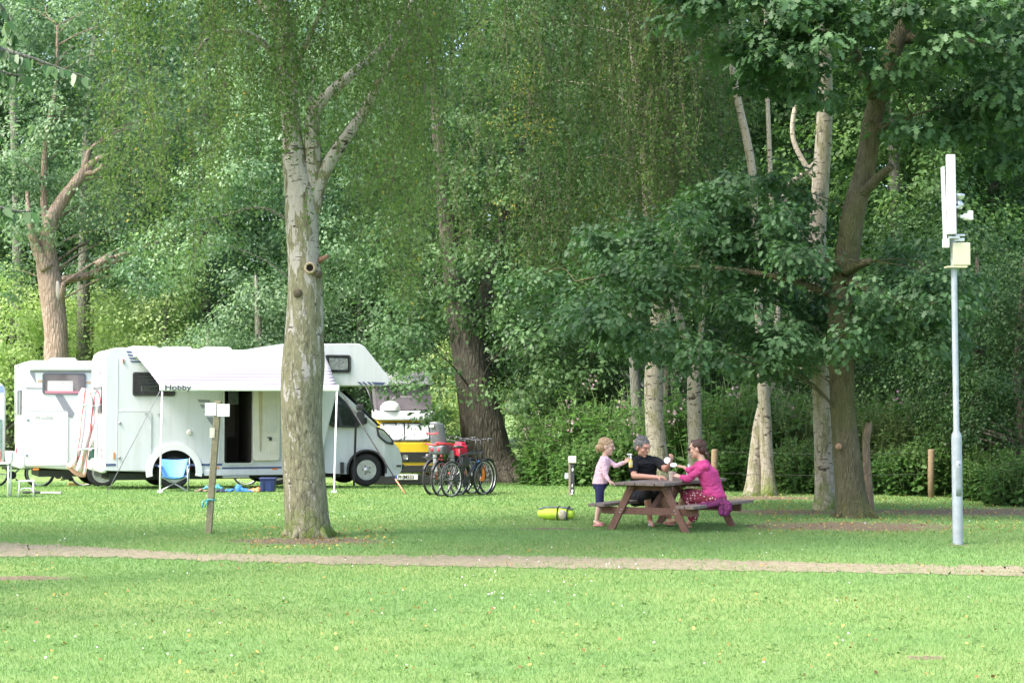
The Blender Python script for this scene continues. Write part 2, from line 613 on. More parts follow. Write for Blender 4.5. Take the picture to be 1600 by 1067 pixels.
# ------------------------------------------------------------------ bark
def bark_oak(name, c1, c2, c3, sc=1.0, green=None, crack=.5, vs=16):
    m, nt, b, out = new_mat(name)
    co = coords(nt, (sc, sc, sc * .22))
    n1 = ntex(nt, 14, 6, .65, co, .6); n2 = ntex(nt, 1.3, 3, .6, coords(nt))
    w = nt.nodes.new('ShaderNodeTexVoronoi'); w.feature = 'DISTANCE_TO_EDGE'; w.inputs['Scale'].default_value = vs
    nt.links.new(co, w.inputs['Vector'])
    col = ramp(nt, [(.25, c1), (.5, c2), (.75, c3)], n1)
    if green:
        g = ramp(nt, [(.42, (0, 0, 0)), (.62, (1, 1, 1))], n2)
        col = mixc(nt, g, col, green)
    col = mixc(nt, ramp(nt, [(.0, (crack, crack, crack)), (.12, (0, 0, 0))], w.outputs[0]), col, tuple(c * .55 for c in c1))
    col = mixc(nt, ramp(nt, [(.35, (.35, .35, .35)), (.6, (0, 0, 0))], ntex(nt, 3.5, 4, .7, coords(nt))), col, c1)
    nt.links.new(col, b.inputs['Base Color'])
    b.inputs['Roughness'].default_value = .9; b.inputs['Specular IOR Level'].default_value = .15
    h = mth(nt, 'ADD', mth(nt, 'MULTIPLY', w.outputs[0], 1.2), n1)
    bump(nt, b, h, .9, .05)
    return m

def bark_birch(name, white, dark, green, base_h, patch=.5, cap=.74):
    """white papery bark with dark fissures, mossy grey green plates near the foot"""
    m, nt, b, out = new_mat(name)
    tc = nt.nodes.new('ShaderNodeTexCoord'); sep = nt.nodes.new('ShaderNodeSeparateXYZ')
    nt.links.new(tc.outputs['Object'], sep.inputs[0])
    v1 = coords(nt, (1, 1, .28)); v2 = coords(nt, (1, 1, 3.2))
    n1 = ntex(nt, 7.0, 6, .62, v1, .5)          # tall patches
    n2 = ntex(nt, 5.5, 5, .6, v2, .3)           # flat dashes
    n3 = ntex(nt, 38, 4, .6, v1)
    # more bare white the higher up
    hgt = mth(nt, 'MULTIPLY_ADD', sep.outputs[2], .11, patch - base_h * .11)
    hgt = mth(nt, 'MINIMUM', hgt, cap)
    f = mth(nt, 'ADD', mth(nt, 'MULTIPLY', mth(nt, 'SUBTRACT', n1, .5), 2.6), mth(nt, 'SUBTRACT', hgt, .5))
    msk = ramp(nt, [(.0, (0, 0, 0)), (.045, (1, 1, 1))], f)
    dash = ramp(nt, [(.37, (0, 0, 0)), (.43, (1, 1, 1))], n2)
    whit = mixc(nt, dash, dark, ramp(nt, [(.3, tuple(c * .8 for c in white)), (.7, white)], n3))
    rough_ = ramp(nt, [(.3, dark), (.46, green), (.62, tuple(c * 1.35 for c in green)), (.75, tuple(c * .8 for c in white))], ntex(nt, 16, 6, .7, v1, .8))
    col = mixc(nt, msk, rough_, whit)
    fl = ntex(nt, 30, 3, .6, coords(nt, (1, 1, .35)), .4)
    col = mixc(nt, ramp(nt, [(.62, (0, 0, 0)), (.67, (.85, .85, .85))], fl), col, tuple(c * .9 for c in white))
    mo = mth(nt, 'MULTIPLY', ramp(nt, [(.0, (1, 1, 1)), (.55, (0, 0, 0))], sep.outputs[2]), ramp(nt, [(.42, (0, 0, 0)), (.58, (1, 1, 1))], ntex(nt, 5, 4, .7, coords(nt))))
    col = mixc(nt, mo, col, (.13, .19, .035))
    vo = nt.nodes.new('ShaderNodeTexVoronoi'); vo.feature = 'DISTANCE_TO_EDGE'; vo.inputs['Scale'].default_value = 17; nt.links.new(coords(nt, (1, 1, .4)), vo.inputs['Vector'])
    crk = mth(nt, 'MULTIPLY', ramp(nt, [(.0, (1, 1, 1)), (.07, (0, 0, 0))], vo.outputs[0]), ramp(nt, [(.0, (.5, .5, .5)), (.9, (.04, .04, .04))], mth(nt, 'MULTIPLY', sep.outputs[2], .25)))
    col = mixc(nt, crk, col, tuple(c * .8 for c in dark))
    nt.links.new(col, b.inputs['Base Color'])
    b.inputs['Roughness'].default_value = .85; b.inputs['Specular IOR Level'].default_value = .15
    bump(nt, b, mth(nt, 'ADD', mth(nt, 'ADD', mth(nt, 'MULTIPLY', n3, .6), ntex(nt, 13, 5, .7, v1, .8)), mth(nt, 'MULTIPLY', mth(nt, 'MINIMUM', vo.outputs[0], .12), 1.5)), .8, .03)
    return m

BK_BIRCH = bark_birch('birch_bark', (.50, .46, .42), (.07, .06, .045), (.21, .20, .125), 4.4, .55, .62)
BK_BIRCH2 = bark_birch('pale_birch_bark', (.40, .36, .29), (.055, .045, .035), (.22, .21, .13), .9, .62)
BK_OAK = bark_oak('oak_bark', (.07, .062, .038), (.13, .118, .072), (.18, .165, .105), 1.0, (.115, .12, .05), .22, 34)
BK_DARK = bark_oak('old_oak_bark', (.06, .053, .04), (.125, .115, .088), (.20, .185, .15), .7, None, .6, 19)
BK_PINK = bark_oak('pollard_bark', (.22, .155, .115), (.36, .275, .215), (.46, .37, .30), .8)
BK_GREY = bark_oak('grey_bark', (.10, .10, .08), (.19, .19, .155), (.26, .26, .21), 1.0)
BK_TWIG = plain('twig_bark', (.10, .075, .055), .9, var=.25)

LF_BIRCH = leaf_mat('birch_leaf', [(0, (.04, .085, .02)), (.45, (.095, .165, .045)), (.85, (.18, .27, .085)), (.965, (.24, .30, .12)), (.985, (.50, .36, .06))], .45)
LF_BIRCHD = leaf_mat('birch_leaf_mid', [(0, (.035, .075, .02)), (.5, (.062, .12, .032)), (.96, (.115, .19, .055)), (1, (.40, .34, .06))], .45)
LF_OAKB = leaf_mat('red_oak_leaf', [(0, (.032, .078, .03)), (.5, (.058, .128, .05)), (1, (.10, .19, .08))], .35, .55, .3, (1.1, 1.3, .7))
LF_OAK = leaf_mat('oak_leaf', [(0, (.035, .08, .03)), (.5, (.06, .125, .045)), (1, (.11, .20, .075))], .35, .55, .3)
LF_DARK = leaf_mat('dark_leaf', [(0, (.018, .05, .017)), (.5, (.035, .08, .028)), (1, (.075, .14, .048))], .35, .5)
LF_MID = leaf_mat('wood_leaf', [(0, (.022, .06, .018)), (.5, (.06, .13, .038)), (1, (.13, .225, .07))], .45)
LF_SUNLIT = leaf_mat('sunlit_leaf', [(0, (.24, .36, .13)), (.5, (.34, .46, .19)), (1, (.48, .58, .27))], .5)  # pale colour stands in for sunlight on the bushes
LF_TEAL = leaf_mat('hazed_poplar_leaf', [(0, (.06, .13, .065)), (.5, (.14, .24, .13)), (1, (.28, .41, .235))], .45, .5, .4)  # poplar green, paled so the haze on the left sits in the leaf colour
LF_HERB = leaf_mat('herb_leaf', [(0, (.045, .115, .03)), (.5, (.08, .17, .045)), (1, (.15, .26, .08))], .45)
LF_CHERRY = leaf_mat('cherry_leaf', [(0, (.04, .10, .03)), (.5, (.07, .15, .045)), (1, (.14, .25, .08))], .4, .4, .5)
PETAL = leaf_mat('pink_petal', [(0, (.42, .24, .33)), (1, (.62, .46, .52))], .3)
PETALW = leaf_mat('white_petal', [(0, (.75, .75, .68)), (1, (.85, .85, .8))], .2)

# ------------------------------------------------------------------ trees
def stem_path(pts, d):
    """[(px,py,width_px,dd)] -> smooth world path and radii"""
    q = []
    for p in pts:
        dd = d + (p[3] if len(p) > 3 else 0)
        w = P(p[0], p[1], dd)
        q.append((w.x, w.y, w.z, p[2] / 2 / S(dd)))
    c = catmull(q, 6)
    return [a[:3] for a in c], [a[3] for a in c]

def px_blobs(lst, d):
    """[(px,py,rx_px,ry_px,dd,ry_m)] -> world ellipsoids"""
    out = []
    for b in lst:
        dd = d + b[4]
        s_ = S(dd)
        out.append((P(b[0], b[1], dd), (b[2] / s_, b[5], b[3] / s_)))
    return out

def flare(path, rad, base, amt=.45, h=.7):
    return [r * (1 + amt * max(0, 1 - (p[2] - base.z) / h) ** 2.2) for p, r in zip(path, rad)]

def trunk_obj(base, stems, d, mat, parent, n=20, jit=.05, fl=(.35, .6), limbs=None, leaves=None, lim=40, seed=1, limr=.035, roots=0, zmin=1.6):
    mb = MB()
    spine = []
    rr = random.Random(seed)
    for i, st in enumerate(stems):
        p, r = stem_path(st, d)
        if i == 0:
            p[0] = np.array([p[0][0], p[0][1], base.z - .12]) if p[0][2] < base.z + .6 else p[0]
            r = flare(p, r, base, *fl)
        elif fl[0] > 0 and p[0][2] < base.z + .6:
            p[0] = np.array([p[0][0], p[0][1], base.z - .12]); r = flare(p, r, base, *fl)
        p = [Vector(a) - base for a in p]
        mb.tube(p, r, n if i == 0 else max(8, n - 4), True, True, jit, seed + i)
        spine += [(a, b) for a, b in zip(p, r)]
    for k in range(roots):
        a = 2 * math.pi * (k + rr.random() * .6) / roots
        r0 = spine[0][1] * .86
        q = spine[0][0]
        mb.tube([(q.x + math.cos(a) * r0 * .5, q.y + math.sin(a) * r0 * .5, .22), (q.x + math.cos(a) * r0 * 1.0, q.y + math.sin(a) * r0 * 1.0, .06),
                 (q.x + math.cos(a) * r0 * 1.45, q.y + math.sin(a) * r0 * 1.45, -.05)], [.10 * r0 / .4, .07 * r0 / .4, .02], 8, True, True, .1, k)
    if leaves is not None:
        C = list(leaves.C); rr.shuffle(C)
        for c in C[:lim]:
            c = Vector(c) - base
            cand = [s_ for s_ in spine if s_[0].z < c.z + .3 and s_[0].z > zmin] or spine
            a, ra = min(cand, key=lambda s_: (s_[0] - c).length + 0.6 * abs(s_[0].z - (c.z - .35 * math.hypot(c.x - s_[0].x, c.y - s_[0].y))))
            dlt = c - a
            mid1 = a + dlt * .33 + Vector((rr.uniform(-.15, .15), rr.uniform(-.15, .15), .10 * dlt.length))
            mid2 = a + dlt * .7 + Vector((rr.uniform(-.2, .2), rr.uniform(-.2, .2), .09 * dlt.length))
            q = catmull([tuple(a), tuple(mid1), tuple(mid2), tuple(c)], 4)
            r0 = min(ra * .6, limr * (.5 + dlt.length * .22))
            mb.tube(q, [r0 * (1 - .8 * i / (len(q) - 1)) for i in range(len(q))], 6, True, True)
    return mb.build('trunk', mat, parent)

# ------------------------------------------------------------------ ground, path, grass
DIRT = [  # bare patches: centre px,py on the ground, radii in metres x,y
    (480, 845, 1.15, .8), (1330, 822, 1.9, 1.3), (1230, 800, 1.2, 1.0), (1560, 800, 2.6, 1.4), (1440, 800, 1.6, 1.0), (870, 826, .7, .28), (1185, 778, 1.5, .9),
    (20, 903, .75, .30), (1445, 1027, .20, .14), (1440, 1028, .13, .10), (1080, 793, .5, .5), (1500, 852, .2, .15)]
DIRTW = [(G(a, b).x, G(a, b).y, rx, ry) for a, b, rx, ry in DIRT]

def ground_mat():
    m, nt, b, out = new_mat('lawn')
    co = coords(nt)
    sep = nt.nodes.new('ShaderNodeSeparateXYZ'); nt.links.new(co, sep.inputs[0])
    big = ntex(nt, .35, 4, .6, co); mid = ntex(nt, 2.2, 5, .65, co); fine = ntex(nt, 45, 4, .7, co)
    g = ramp(nt, [(.25, (.105, .19, .06)), (.5, (.14, .235, .08)), (.75, (.18, .27, .105))], mid)
    g = mixc(nt, ramp(nt, [(.4, (0, 0, 0)), (.68, (.8, .8, .8))], big), g, (.25, .29, .10))
    g = mixc(nt, ramp(nt, [(.35, (.5, .5, .5)), (.65, (0, 0, 0))], fine), g, (.06, .12, .03))
    # bare earth with ragged edges
    tot = None
    for x, y, rx, ry in DIRTW:
        dx = mth(nt, 'DIVIDE', mth(nt, 'SUBTRACT', sep.outputs[0], x), rx)
        dy = mth(nt, 'DIVIDE', mth(nt, 'SUBTRACT', sep.outputs[1], y), ry)
        r = mth(nt, 'SQRT', mth(nt, 'ADD', mth(nt, 'MULTIPLY', dx, dx), mth(nt, 'MULTIPLY', dy, dy)))
        v = mth(nt, 'SUBTRACT', 1.0, r)
        tot = v if tot is None else mth(nt, 'MAXIMUM', tot, v)
    # wood floor beyond the hedge line on the right
    edge = ntex(nt, 3.0, 5, .7, co)
    k = mth(nt, 'ADD', tot, mth(nt, 'ADD', mth(nt, 'MULTIPLY', mth(nt, 'SUBTRACT', edge, .5), 2.6), mth(nt, 'MULTIPLY', mth(nt, 'SUBTRACT', ntex(nt, 13, 4, .7, co), .5), 1.2)))
    dm = ramp(nt, [(.12, (0, 0, 0)), (.32, (1, 1, 1))], k)
    dirt = ramp(nt, [(.3, (.08, .065, .042)), (.5, (.15, .118, .08)), (.7, (.24, .19, .14))], ntex(nt, 22, 6, .7, co))
    col = mixc(nt, dm, g, dirt)
    nt.links.new(col, b.inputs['Base Color'])
    b.inputs['Roughness'].default_value = .95; b.inputs['Specular IOR Level'].default_value = .1
    bump(nt, b, fine, .5, .03)
    return m

def axis_lines(lo, hi, fine_lo, fine_hi, st):
    a = [lo]
    v = fine_lo
    a += [lo + (fine_lo - lo) * t for t in (.5, .8)]
    while v <= fine_hi: a.append(v); v += st
    a += [fine_hi + (hi - fine_hi) * t for t in (.15, .5, 1.0)]
    return a
xs = axis_lines(-260, 260, -24, 24, 1.0); ys = axis_lines(-60, 420, 4, 64, 1.0)
mb = MB()
vs = [(x, y, gz(x, y)) for y in ys for x in xs]
nx = len(xs)
mb._add(vs, [(j * nx + i, j * nx + i + 1, (j + 1) * nx + i + 1, (j + 1) * nx + i) for j in range(len(ys) - 1) for i in range(nx - 1)], True)
tag(mb.build('ground', ground_mat()), 'green mown lawn of the camp site with bare patches under the trees', kind='structure')

# trodden path across the lawn
TOP = [(-60, 845), (0, 848), (150, 855), (300, 864), (500, 868), (800, 868), (1100, 874), (1350, 881), (1600, 885), (1680, 887)]
BOT = [(-60, 871), (0, 870), (150, 870), (300, 875), (500, 881), (800, 887), (1100, 891), (1350, 895), (1600, 900), (1680, 902)]
def curve_at(lst, x):
    for (x0, y0), (x1, y1) in zip(lst, lst[1:]):
        if x <= x1: return y0 + (y1 - y0) * (x - x0) / (x1 - x0)
    return lst[-1][1]
def path_mat():
    m, nt, b, out = new_mat('trodden_earth')
    co = coords(nt)
    n = ntex(nt, 9, 6, .7, co); n2 = ntex(nt, 60, 3, .6, co)
    c = ramp(nt, [(.3, (.11, .092, .055)), (.5, (.20, .165, .105)), (.72, (.29, .245, .165))], n)
    c = mixc(nt, ramp(nt, [(.45, (0, 0, 0)), (.7, (.5, .5, .5))], n2), c, (.16, .17, .08))
    nt.links.new(c, b.inputs['Base Color']); b.inputs['Roughness'].default_value = .95
    bump(nt, b, n2, .4, .01)
    return m
mb = MB()
N = 420
rows = 7
vs = []
for i in range(N + 1):
    px = -60 + 1740 * i / N
    a, c = G(px, curve_at(TOP, px)), G(px, curve_at(BOT, px))
    ja = .30 * mnoise.noise(Vector((px * .03, 1, 0))) + .22 * mnoise.noise(Vector((px * .11, 5, 0)))
    jc = .22 * mnoise.noise(Vector((px * .03, 9, 0))) + .22 * mnoise.noise(Vector((px * .11, 2, 0)))
    a.y += ja; c.y += jc
    for j in range(rows):
        t = j / (rows - 1)
        q = a.lerp(c, t)
        vs.append((q.x, q.y, .006 - .000 * t))
mb._add(vs, [(i * rows + j, (i + 1) * rows + j, (i + 1) * rows + j + 1, i * rows + j + 1) for i in range(N) for j in range(rows - 1)], True)
tag(mb.build('path', path_mat()), 'trodden earth path crossing the lawn', kind='structure')

def in_path(x, y):
    """-1..1 across the path, or None outside: vectorised"""
    s_ = FPX / y
    px = 800 + x * s_ ; py = HORIZON + CAM_H * s_
    t = np.interp(px, [p[0] for p in TOP], [p[1] for p in TOP]); b_ = np.interp(px, [p[0] for p in BOT], [p[1] for p in BOT])
    return (py - t) / (b_ - t)

# grass blades
def grass():
    rng = np.random.default_rng(3)
    Pn, Sz, W, R = [], [], [], []
    for y0, y1, dens, h, w in ((10.3, 14, 2000, .027, .0030), (14, 19, 1200, .028, .0042), (19, 27, 650, .031, .006), (27, 38, 330, .034, .009), (38, 48, 170, .038, .014)):
        wid = 2 * (y1 * .30 + 1.0)
        n = int(dens * wid * (y1 - y0))
        x = rng.uniform(-wid / 2, wid / 2, n); y = rng.uniform(y0, y1, n)
        k = np.abs(x) < y * .295 + .6
        x, y = x[k], y[k]
        # thin out on bare earth and on the path
        keep = np.ones(len(x))
        for cx, cy, rx, ry in DIRTW:
            q = 1 - np.hypot((x - cx) / rx, (y - cy) / ry)
            keep = np.minimum(keep, np.clip(1 - q * 2.4, .06, 1))
        t = in_path(x, y)
        mid = np.clip(1 - np.abs(t - .62) / .16, 0, 1) * np.clip((x - 0) / 3.0, 0, 1)
        edge = np.clip(np.abs(t - .5) * 2, 0, 1) ** 2.6
        pn = .5 + .5 * np.sin(x * 2.3 + np.sin(y * 3)) * np.cos(x * .9)
        pk = np.where((t > -.04) & (t < 1.04), np.clip(.30 * pn ** 2 + .75 * mid + 1.0 * edge * (.35 + .65 * pn), 0, 1), 1.0)
        keep = np.minimum(keep, pk)
        k = rng.random(len(x)) < keep
        x, y = x[k], y[k]
        z = np.array([gz(0, b) for b in y]) if y1 > 37 else np.zeros(len(x))
        Pn.append(np.stack([x, y, z], 1))
        pat = -.15 * np.clip(np.sin(x * 3.1 + 4 * np.sin(y * .55)) + np.sin(y * 2.1 + x), -1, 1) + .5 + .25 * np.sin(x * 1.7 + np.sin(y * .9) * 2) * np.sin(y * 1.3 + np.cos(x * .6) * 2) + .25 * np.sin(x * .45 + 1) * np.cos(y * .37)
        Sz.append(h * (.5 + .7 * rng.random(len(x))) * (.8 + .4 * pat)); W.append(np.full(len(x), w)); R.append(np.clip(pat * .5 + .5 * rng.random(len(x)), 0, 1))
    Pn = np.concatenate(Pn); Sz = np.concatenate(Sz); W = np.concatenate(W); R = np.concatenate(R)
    n = len(Pn)
    a = rng.uniform(0, math.pi, n); d = np.stack([np.cos(a), np.sin(a), np.zeros(n)], 1)
    lean = rng.normal(size=(n, 2)) * .45
    tip = Pn + np.stack([lean[:, 0] * Sz, lean[:, 1] * Sz, Sz], 1)
    V = np.stack([Pn - d * W[:, None], Pn + d * W[:, None], tip], 1)
    me = bpy.data.meshes.new('grass')
    me.vertices.add(n * 3); me.vertices.foreach_set('co', V.astype(np.float32).ravel())
    me.loops.add(n * 3); me.loops.foreach_set('vertex_index', np.arange(n * 3, dtype=np.int32))
    me.polygons.add(n); me.polygons.foreach_set('loop_start', np.arange(0, n * 3, 3, dtype=np.int32))
    at = me.attributes.new('rnd', 'FLOAT', 'POINT'); at.data.foreach_set('value', np.repeat(R.astype(np.float32), 3))
    me.update(calc_edges=True)
    m = leaf_mat('grass_blade', [(0, (.125, .23, .07)), (.5, (.165, .28, .093)), (.9, (.21, .33, .125)), (1, (.32, .33, .16))], .35, .6, .2, (1.1, 1.25, .7))
    tag(link_mesh('grass', me, m), 'short mown green grass of the lawn', 'grass', kind='stuff')
    return n
print('grass blades', grass())

def litter():
    rng = np.random.default_rng(5)
    L = Leaves()
    def sc(n, x0, x1, y0, y1, size):
        px = rng.uniform(x0, x1, n); py = rng.uniform(y0, y1, n)
        pts = np.array([tuple(G(a, b)) for a, b in zip(px, py)])
        pts[:, 2] += .035
        return pts
    a = sc(420, -20, 1620, 862, 1067, .03); b = sc(500, 380, 620, 825, 860, .03); c = sc(1500, 1180, 1620, 775, 835, .03); e = sc(150, 1100, 1300, 770, 800, .03)
    pts = np.concatenate([a, b, c, e]); n = len(pts)
    o = leaf_mesh('fallen_leaves', pts, np.array([0, 0, 1]) + rng.normal(size=(n, 3)) * .45, rng.normal(size=(n, 3)), .018 + .018 * rng.random(n), rng.random(n), SH_ROUND,
                  leaf_mat('dry_leaf', [(0, (.16, .085, .04)), (.4, (.30, .17, .06)), (.7, (.45, .30, .08)), (1, (.50, .42, .12))], .2))
    tag(o, 'yellow and brown birch leaves scattered over the grass', 'fallen leaves', kind='stuff')
    a = sc(90, -20, 1620, 775, 1060, .03); b = sc(26, 280, 440, 775, 812, .02); c = sc(30, 700, 1000, 880, 960, .02)
    pts = np.concatenate([a, b, c]); n = len(pts)
    pts[:, 2] += .02
    o = leaf_mesh('clover_flowers', pts, np.array([0, -.6, 1]) + rng.normal(size=(n, 3)) * .3, rng.normal(size=(n, 3)), .012 + .008 * rng.random(n) + .0003 * np.maximum(0, pts[:, 1] - 15), rng.random(n), SH_ROUND, PETALW)
    tag(o, 'tiny white clover flowers dotted through the lawn', 'flowers', kind='stuff')
def weeds():
    rng = np.random.default_rng(15); n = 420
    px = rng.uniform(-20, 1620, n); py = 790 + 277 * rng.random(n) ** .8
    c = np.array([tuple(G(a, b)) for a, b in zip(px, py)])
    t = in_path(c[:, 0], c[:, 1]); c = c[(t < 0) | (t > 1)]; n = len(c)
    k = 9; idx = np.repeat(np.arange(n), k); a = rng.random(n * k) * 6.28
    d = np.stack([np.cos(a), np.sin(a), .35 + .4 * rng.random(n * k)], 1)
    sz = np.repeat(.014 + .02 * rng.random(n), k)
    p = c[idx] + d * np.array([1, 1, 0]) * (.02 + .03 * rng.random(n * k))[:, None] + np.array([0, 0, .012])
    o = leaf_mesh('weeds', p, np.array([0, 0, 1.0]) + rng.normal(size=(n * k, 3)) * .3, d, sz, np.clip(np.repeat(rng.random(n), k) * .7 + .3 * rng.random(n * k), 0, 1), SH_ROUND,
                  leaf_mat('weed_leaf', [(0, (.11, .20, .06)), (.6, (.15, .25, .08)), (1, (.20, .29, .10))], .35))
    tag(o, 'clover and plantain rosettes growing in the mown lawn', 'weeds', kind='stuff')
litter()
weeds()

# ------------------------------------------------------------------ the big birch in front of the camper
def big_birch():
    d = 23.9
    base = G(483, 838)
    t = thing('birch_tree', base, 0, 'big weeping birch with flaking mossy bark, in front of the white camper', 'tree')
    L = Leaves(); rng = np.random.default_rng(11)
    def curtain(x0, x1, top, b0, b1, n, dy, dens=42, jit=40, size=.046, lmin=.5, lmax=2.6):
        tops, ls = [], []
        nc = max(3, n // 13)
        cx = rng.uniform(x0, x1, nc); cd = rng.uniform(dy[0], dy[1], nc); cb = rng.normal(size=nc) * jit * 1.5
        for i in range(n):
            q = rng.integers(nc)
            px = cx[q] + rng.normal() * 11; f = min(1, max(0, (px - x0) / max(1, x1 - x0)))
            bot = b0 + (b1 - b0) * f + cb[q] + rng.normal() * jit * .4
            l = rng.uniform(lmin, lmax)
            dd = d + cd[q] + rng.normal() * .16
            # strands start at every height of the crown; the lowest reach 'bot'
            zt = P(px, rng.uniform(top, bot), dd).z; zb = P(px, bot, dd).z
            z0 = max(zt, zb + .3); l = min(l, z0 - zb)
            tops.append((P(px, 0, dd).x, dd, z0)); ls.append(max(.3, l))
        L.strands(tops, ls, dens, size, sway=.22, rng=rng)
    curtain(165, 300, -420, 330, 440, 210, (-1.6, 1.8), jit=30)
    curtain(290, 360, -420, 420, 300, 90, (-2.2, 1.5))
    curtain(345, 450, -420, 250, 200, 150, (-2.6, 2.6))
    curtain(425, 520, -420, 180, 190, 110, (-3.0, -.6), dens=40, jit=26)
    curtain(500, 600, -420, 110, 130, 60, (-3.0, -.6), dens=40, jit=25)
    curtain(440, 560, -420, 120, 260, 90, (.5, 2.8))
    curtain(545, 640, -420, 330, 430, 170, (-2.0, 2.4))
    curtain(630, 720, -420, 440, 230, 130, (-1.6, 2.0))
    curtain(560, 760, -420, 60, 120, 120, (-2.6, .5), lmax=1.8)
    curtain(330, 480, -420, 120, 210, 120, (-3.2, -1.2), dens=44)
    curtain(590, 660, -420, 260, 330, 110, (-3.0, -.8), dens=44)
    # crown mass above the frame (it shades the lawn and the camper)
    blobs = px_blobs([(460, -330, 260, 150, 0, 2.4), (300, -200, 130, 130, -.5, 1.8), (620, -180, 150, 140, .3, 2.0), (760, -420, 210, 130, 2.6, 2.6), (900, -430, 190, 130, -1.6, 2.4), (460, -620, 170, 220, 0, 1.8), (230, -60, 90, 120, .3, 1.4), (380, -120, 120, 130, -1, 1.3)], d)
    L.clumps(blobs, 290, .5, 110, .05, rng=rng)
    st = [[(483, 838, 64), (479, 800, 68), (475, 740, 66), (472, 680, 64), (471, 620, 65), (474, 570, 67), (476, 520, 61), (477, 450, 55), (474, 400, 50), (472, 350, 51), (470, 305, 50), (462, 262, 40),
           (457, 220, 33), (452, 150, 28), (446, 60, 24), (441, 0, 20), (434, -160, 15), (440, -420, 8), (445, -600, 4)],
          [(482, 330, 34), (489, 262, 28), (488, 200, 24), (495, 168, 20), (522, 140, 17), (555, 112, 14), (600, 70, 10, .3), (640, 10, 7, .6), (670, -80, 5, .8)],
          [(486, 330, 30), (499, 285, 24), (521, 243, 20), (546, 208, 18), (570, 172, 15), (598, 120, 11, -.2), (640, 50, 9, -.3), (690, -40, 6, -.5), (740, -120, 4, -.6)],
          [(452, 110, 14), (400, 60, 10, -.4), (340, 50, 7, -.6), (300, 90, 4, -.7)],
          [(448, 60, 13), (400, 0, 10, .4), (320, -60, 7, .8), (240, -40, 4, 1)],
          [(452, 150, 10), (470, 90, 8, -.6), (500, 20, 6, -1.2), (520, -40, 4, -1.6)]]
    trunk_obj(base, st, d, BK_BIRCH, t, n=44, jit=.045, fl=(.14, .45), limbs=None, leaves=L, lim=26, seed=4, limr=.03, roots=6)
    L.build('crown', SH_DIAMOND, LF_BIRCH, t, base, twig=BK_TWIG)
    # sawn branch stub with a hole, and scars
    def stub(px, py, r, ln, name, hole=True, wood=(.34, .23, .15)):
        c = P(px, py, d - .24) - base
        mb = MB()
        if hole:
            prof = [(r * 1.25, .10), (r * 1.2, -.01), (r * 1.05, -ln), (r * .72, -ln - .005), (r * .66, -ln + .03), (r * .6, .05)]
            mb.lathe(prof, c, 'y', 18)
            o = mb.build(name, plain('stub_rim', (.42, .34, .24), .9, var=.25, scale=30), t)
            mb2 = MB(); mb2.lathe([(r * .66, -ln + .028), (.001, -ln + .03)], c, 'y', 18); mb2.build('hollow', plain('hollow_dark', (.02, .015, .01), 1), o)
        else:
            mb.lathe([(r * 1.5, .08), (r * 1.3, 0), (r, -ln), (.001, -ln - .006)], c, 'y', 14)
            o = mb.build(name, plain('cut_wood', wood, .9, var=.35, scale=40), t)
    stub(485, 419, .068, .07, 'branch_stub')
    stub(497, 428, .035, .04, 'branch_stub', False, (.10, .08, .055))
    stub(465, 458, .045, .02, 'knot', False, (.30, .16, .09))
    mb = MB(); a = P(497, 408, d - .05) - base; b = P(513, 400, d - .1) - base
    mb.tube([a, (a + b) / 2, b], [.05, .035, .028], 8, jit=.1); mb.build('branch_stub', plain('cut_wood2', (.26, .15, .10), .9, var=.3, scale=30), t)
big_birch()

# ------------------------------------------------------------------ generic builders
def strand_tree(name, label, cat, base, d, stems, curtains, bark, leafm, group=None, n=18, fl=(.3, .5), blobs=None, nb=60, seed=1, size=.05, lim=14, dens=34):
    t = thing(name, base, 0, label, cat, group)
    L = Leaves(); rng = np.random.default_rng(seed)
    for (x0, x1, top, b0, b1, k, dy0, dy1) in curtains:
        tops, ls = [], []
        nc = max(3, k // 12)
        cx = rng.uniform(x0, x1, nc); cd = rng.uniform(dy0, dy1, nc); cb = rng.normal(size=nc) * 45
        for i in range(k):
            q = rng.integers(nc)
            px = cx[q] + rng.normal() * 10; f = min(1, max(0, (px - x0) / max(1, x1 - x0)))
            bot = b0 + (b1 - b0) * f + cb[q] + rng.normal() * 16
            dd = d + cd[q] + rng.normal() * .2
            zb = P(px, bot, dd).z; z0 = max(P(px, rng.uniform(top, bot), dd).z, zb + .3)
            l = min(rng.uniform(.5, 2.4), z0 - zb)
            tops.append((P(px, 0, dd).x, dd, z0)); ls.append(max(.3, l))
        L.strands(tops, ls, dens, size, sway=.25, rng=rng, tw=.004)
    if blobs: L.clumps(px_blobs(blobs, d), nb, .5, 90, size * 1.05, rng=rng)
    trunk_obj(base, stems, d, bark, t, n=n, jit=.05, fl=fl, leaves=L if blobs else None, lim=lim, seed=seed, limr=.018)
    L.build('crown', SH_DIAMOND, leafm, t, base, twig=BK_TWIG)
    return t

strand_tree('birch_tree', 'stout pale birch, its trunk directly behind the seated man', 'tree', G(1030, 770), 36.2,
    [[(1032, 770, 36), (1029, 720, 33), (1023, 660, 30), (1021, 610, 29), (1022, 575, 27), (1028, 540, 24), (1026, 480, 22), (1018, 400, 20), (1011, 300, 17), (1003, 200, 13), (990, 90, 10), (980, -60, 7), (975, -200, 4)],
     [(1028, 560, 14), (1038, 520, 12), (1050, 470, 10), (1080, 400, 7, .6)]],
    [(690, 900, -260, 400, 470, 330, -3, 2), (880, 1080, -260, 470, 520, 330, -3, 2), (940, 1080, -260, 300, 330, 420, -3, -.6), (740, 1000, -260, 120, 220, 200, -4, 3)], BK_BIRCH2, LF_BIRCHD,
    blobs=[(900, -150, 230, 160, 0, 2.6), (940, -420, 240, 170, 0, 3), (860, 120, 190, 160, 1, 2), (930, 300, 170, 120, 1, 1.6)], nb=190, seed=21, size=.06)
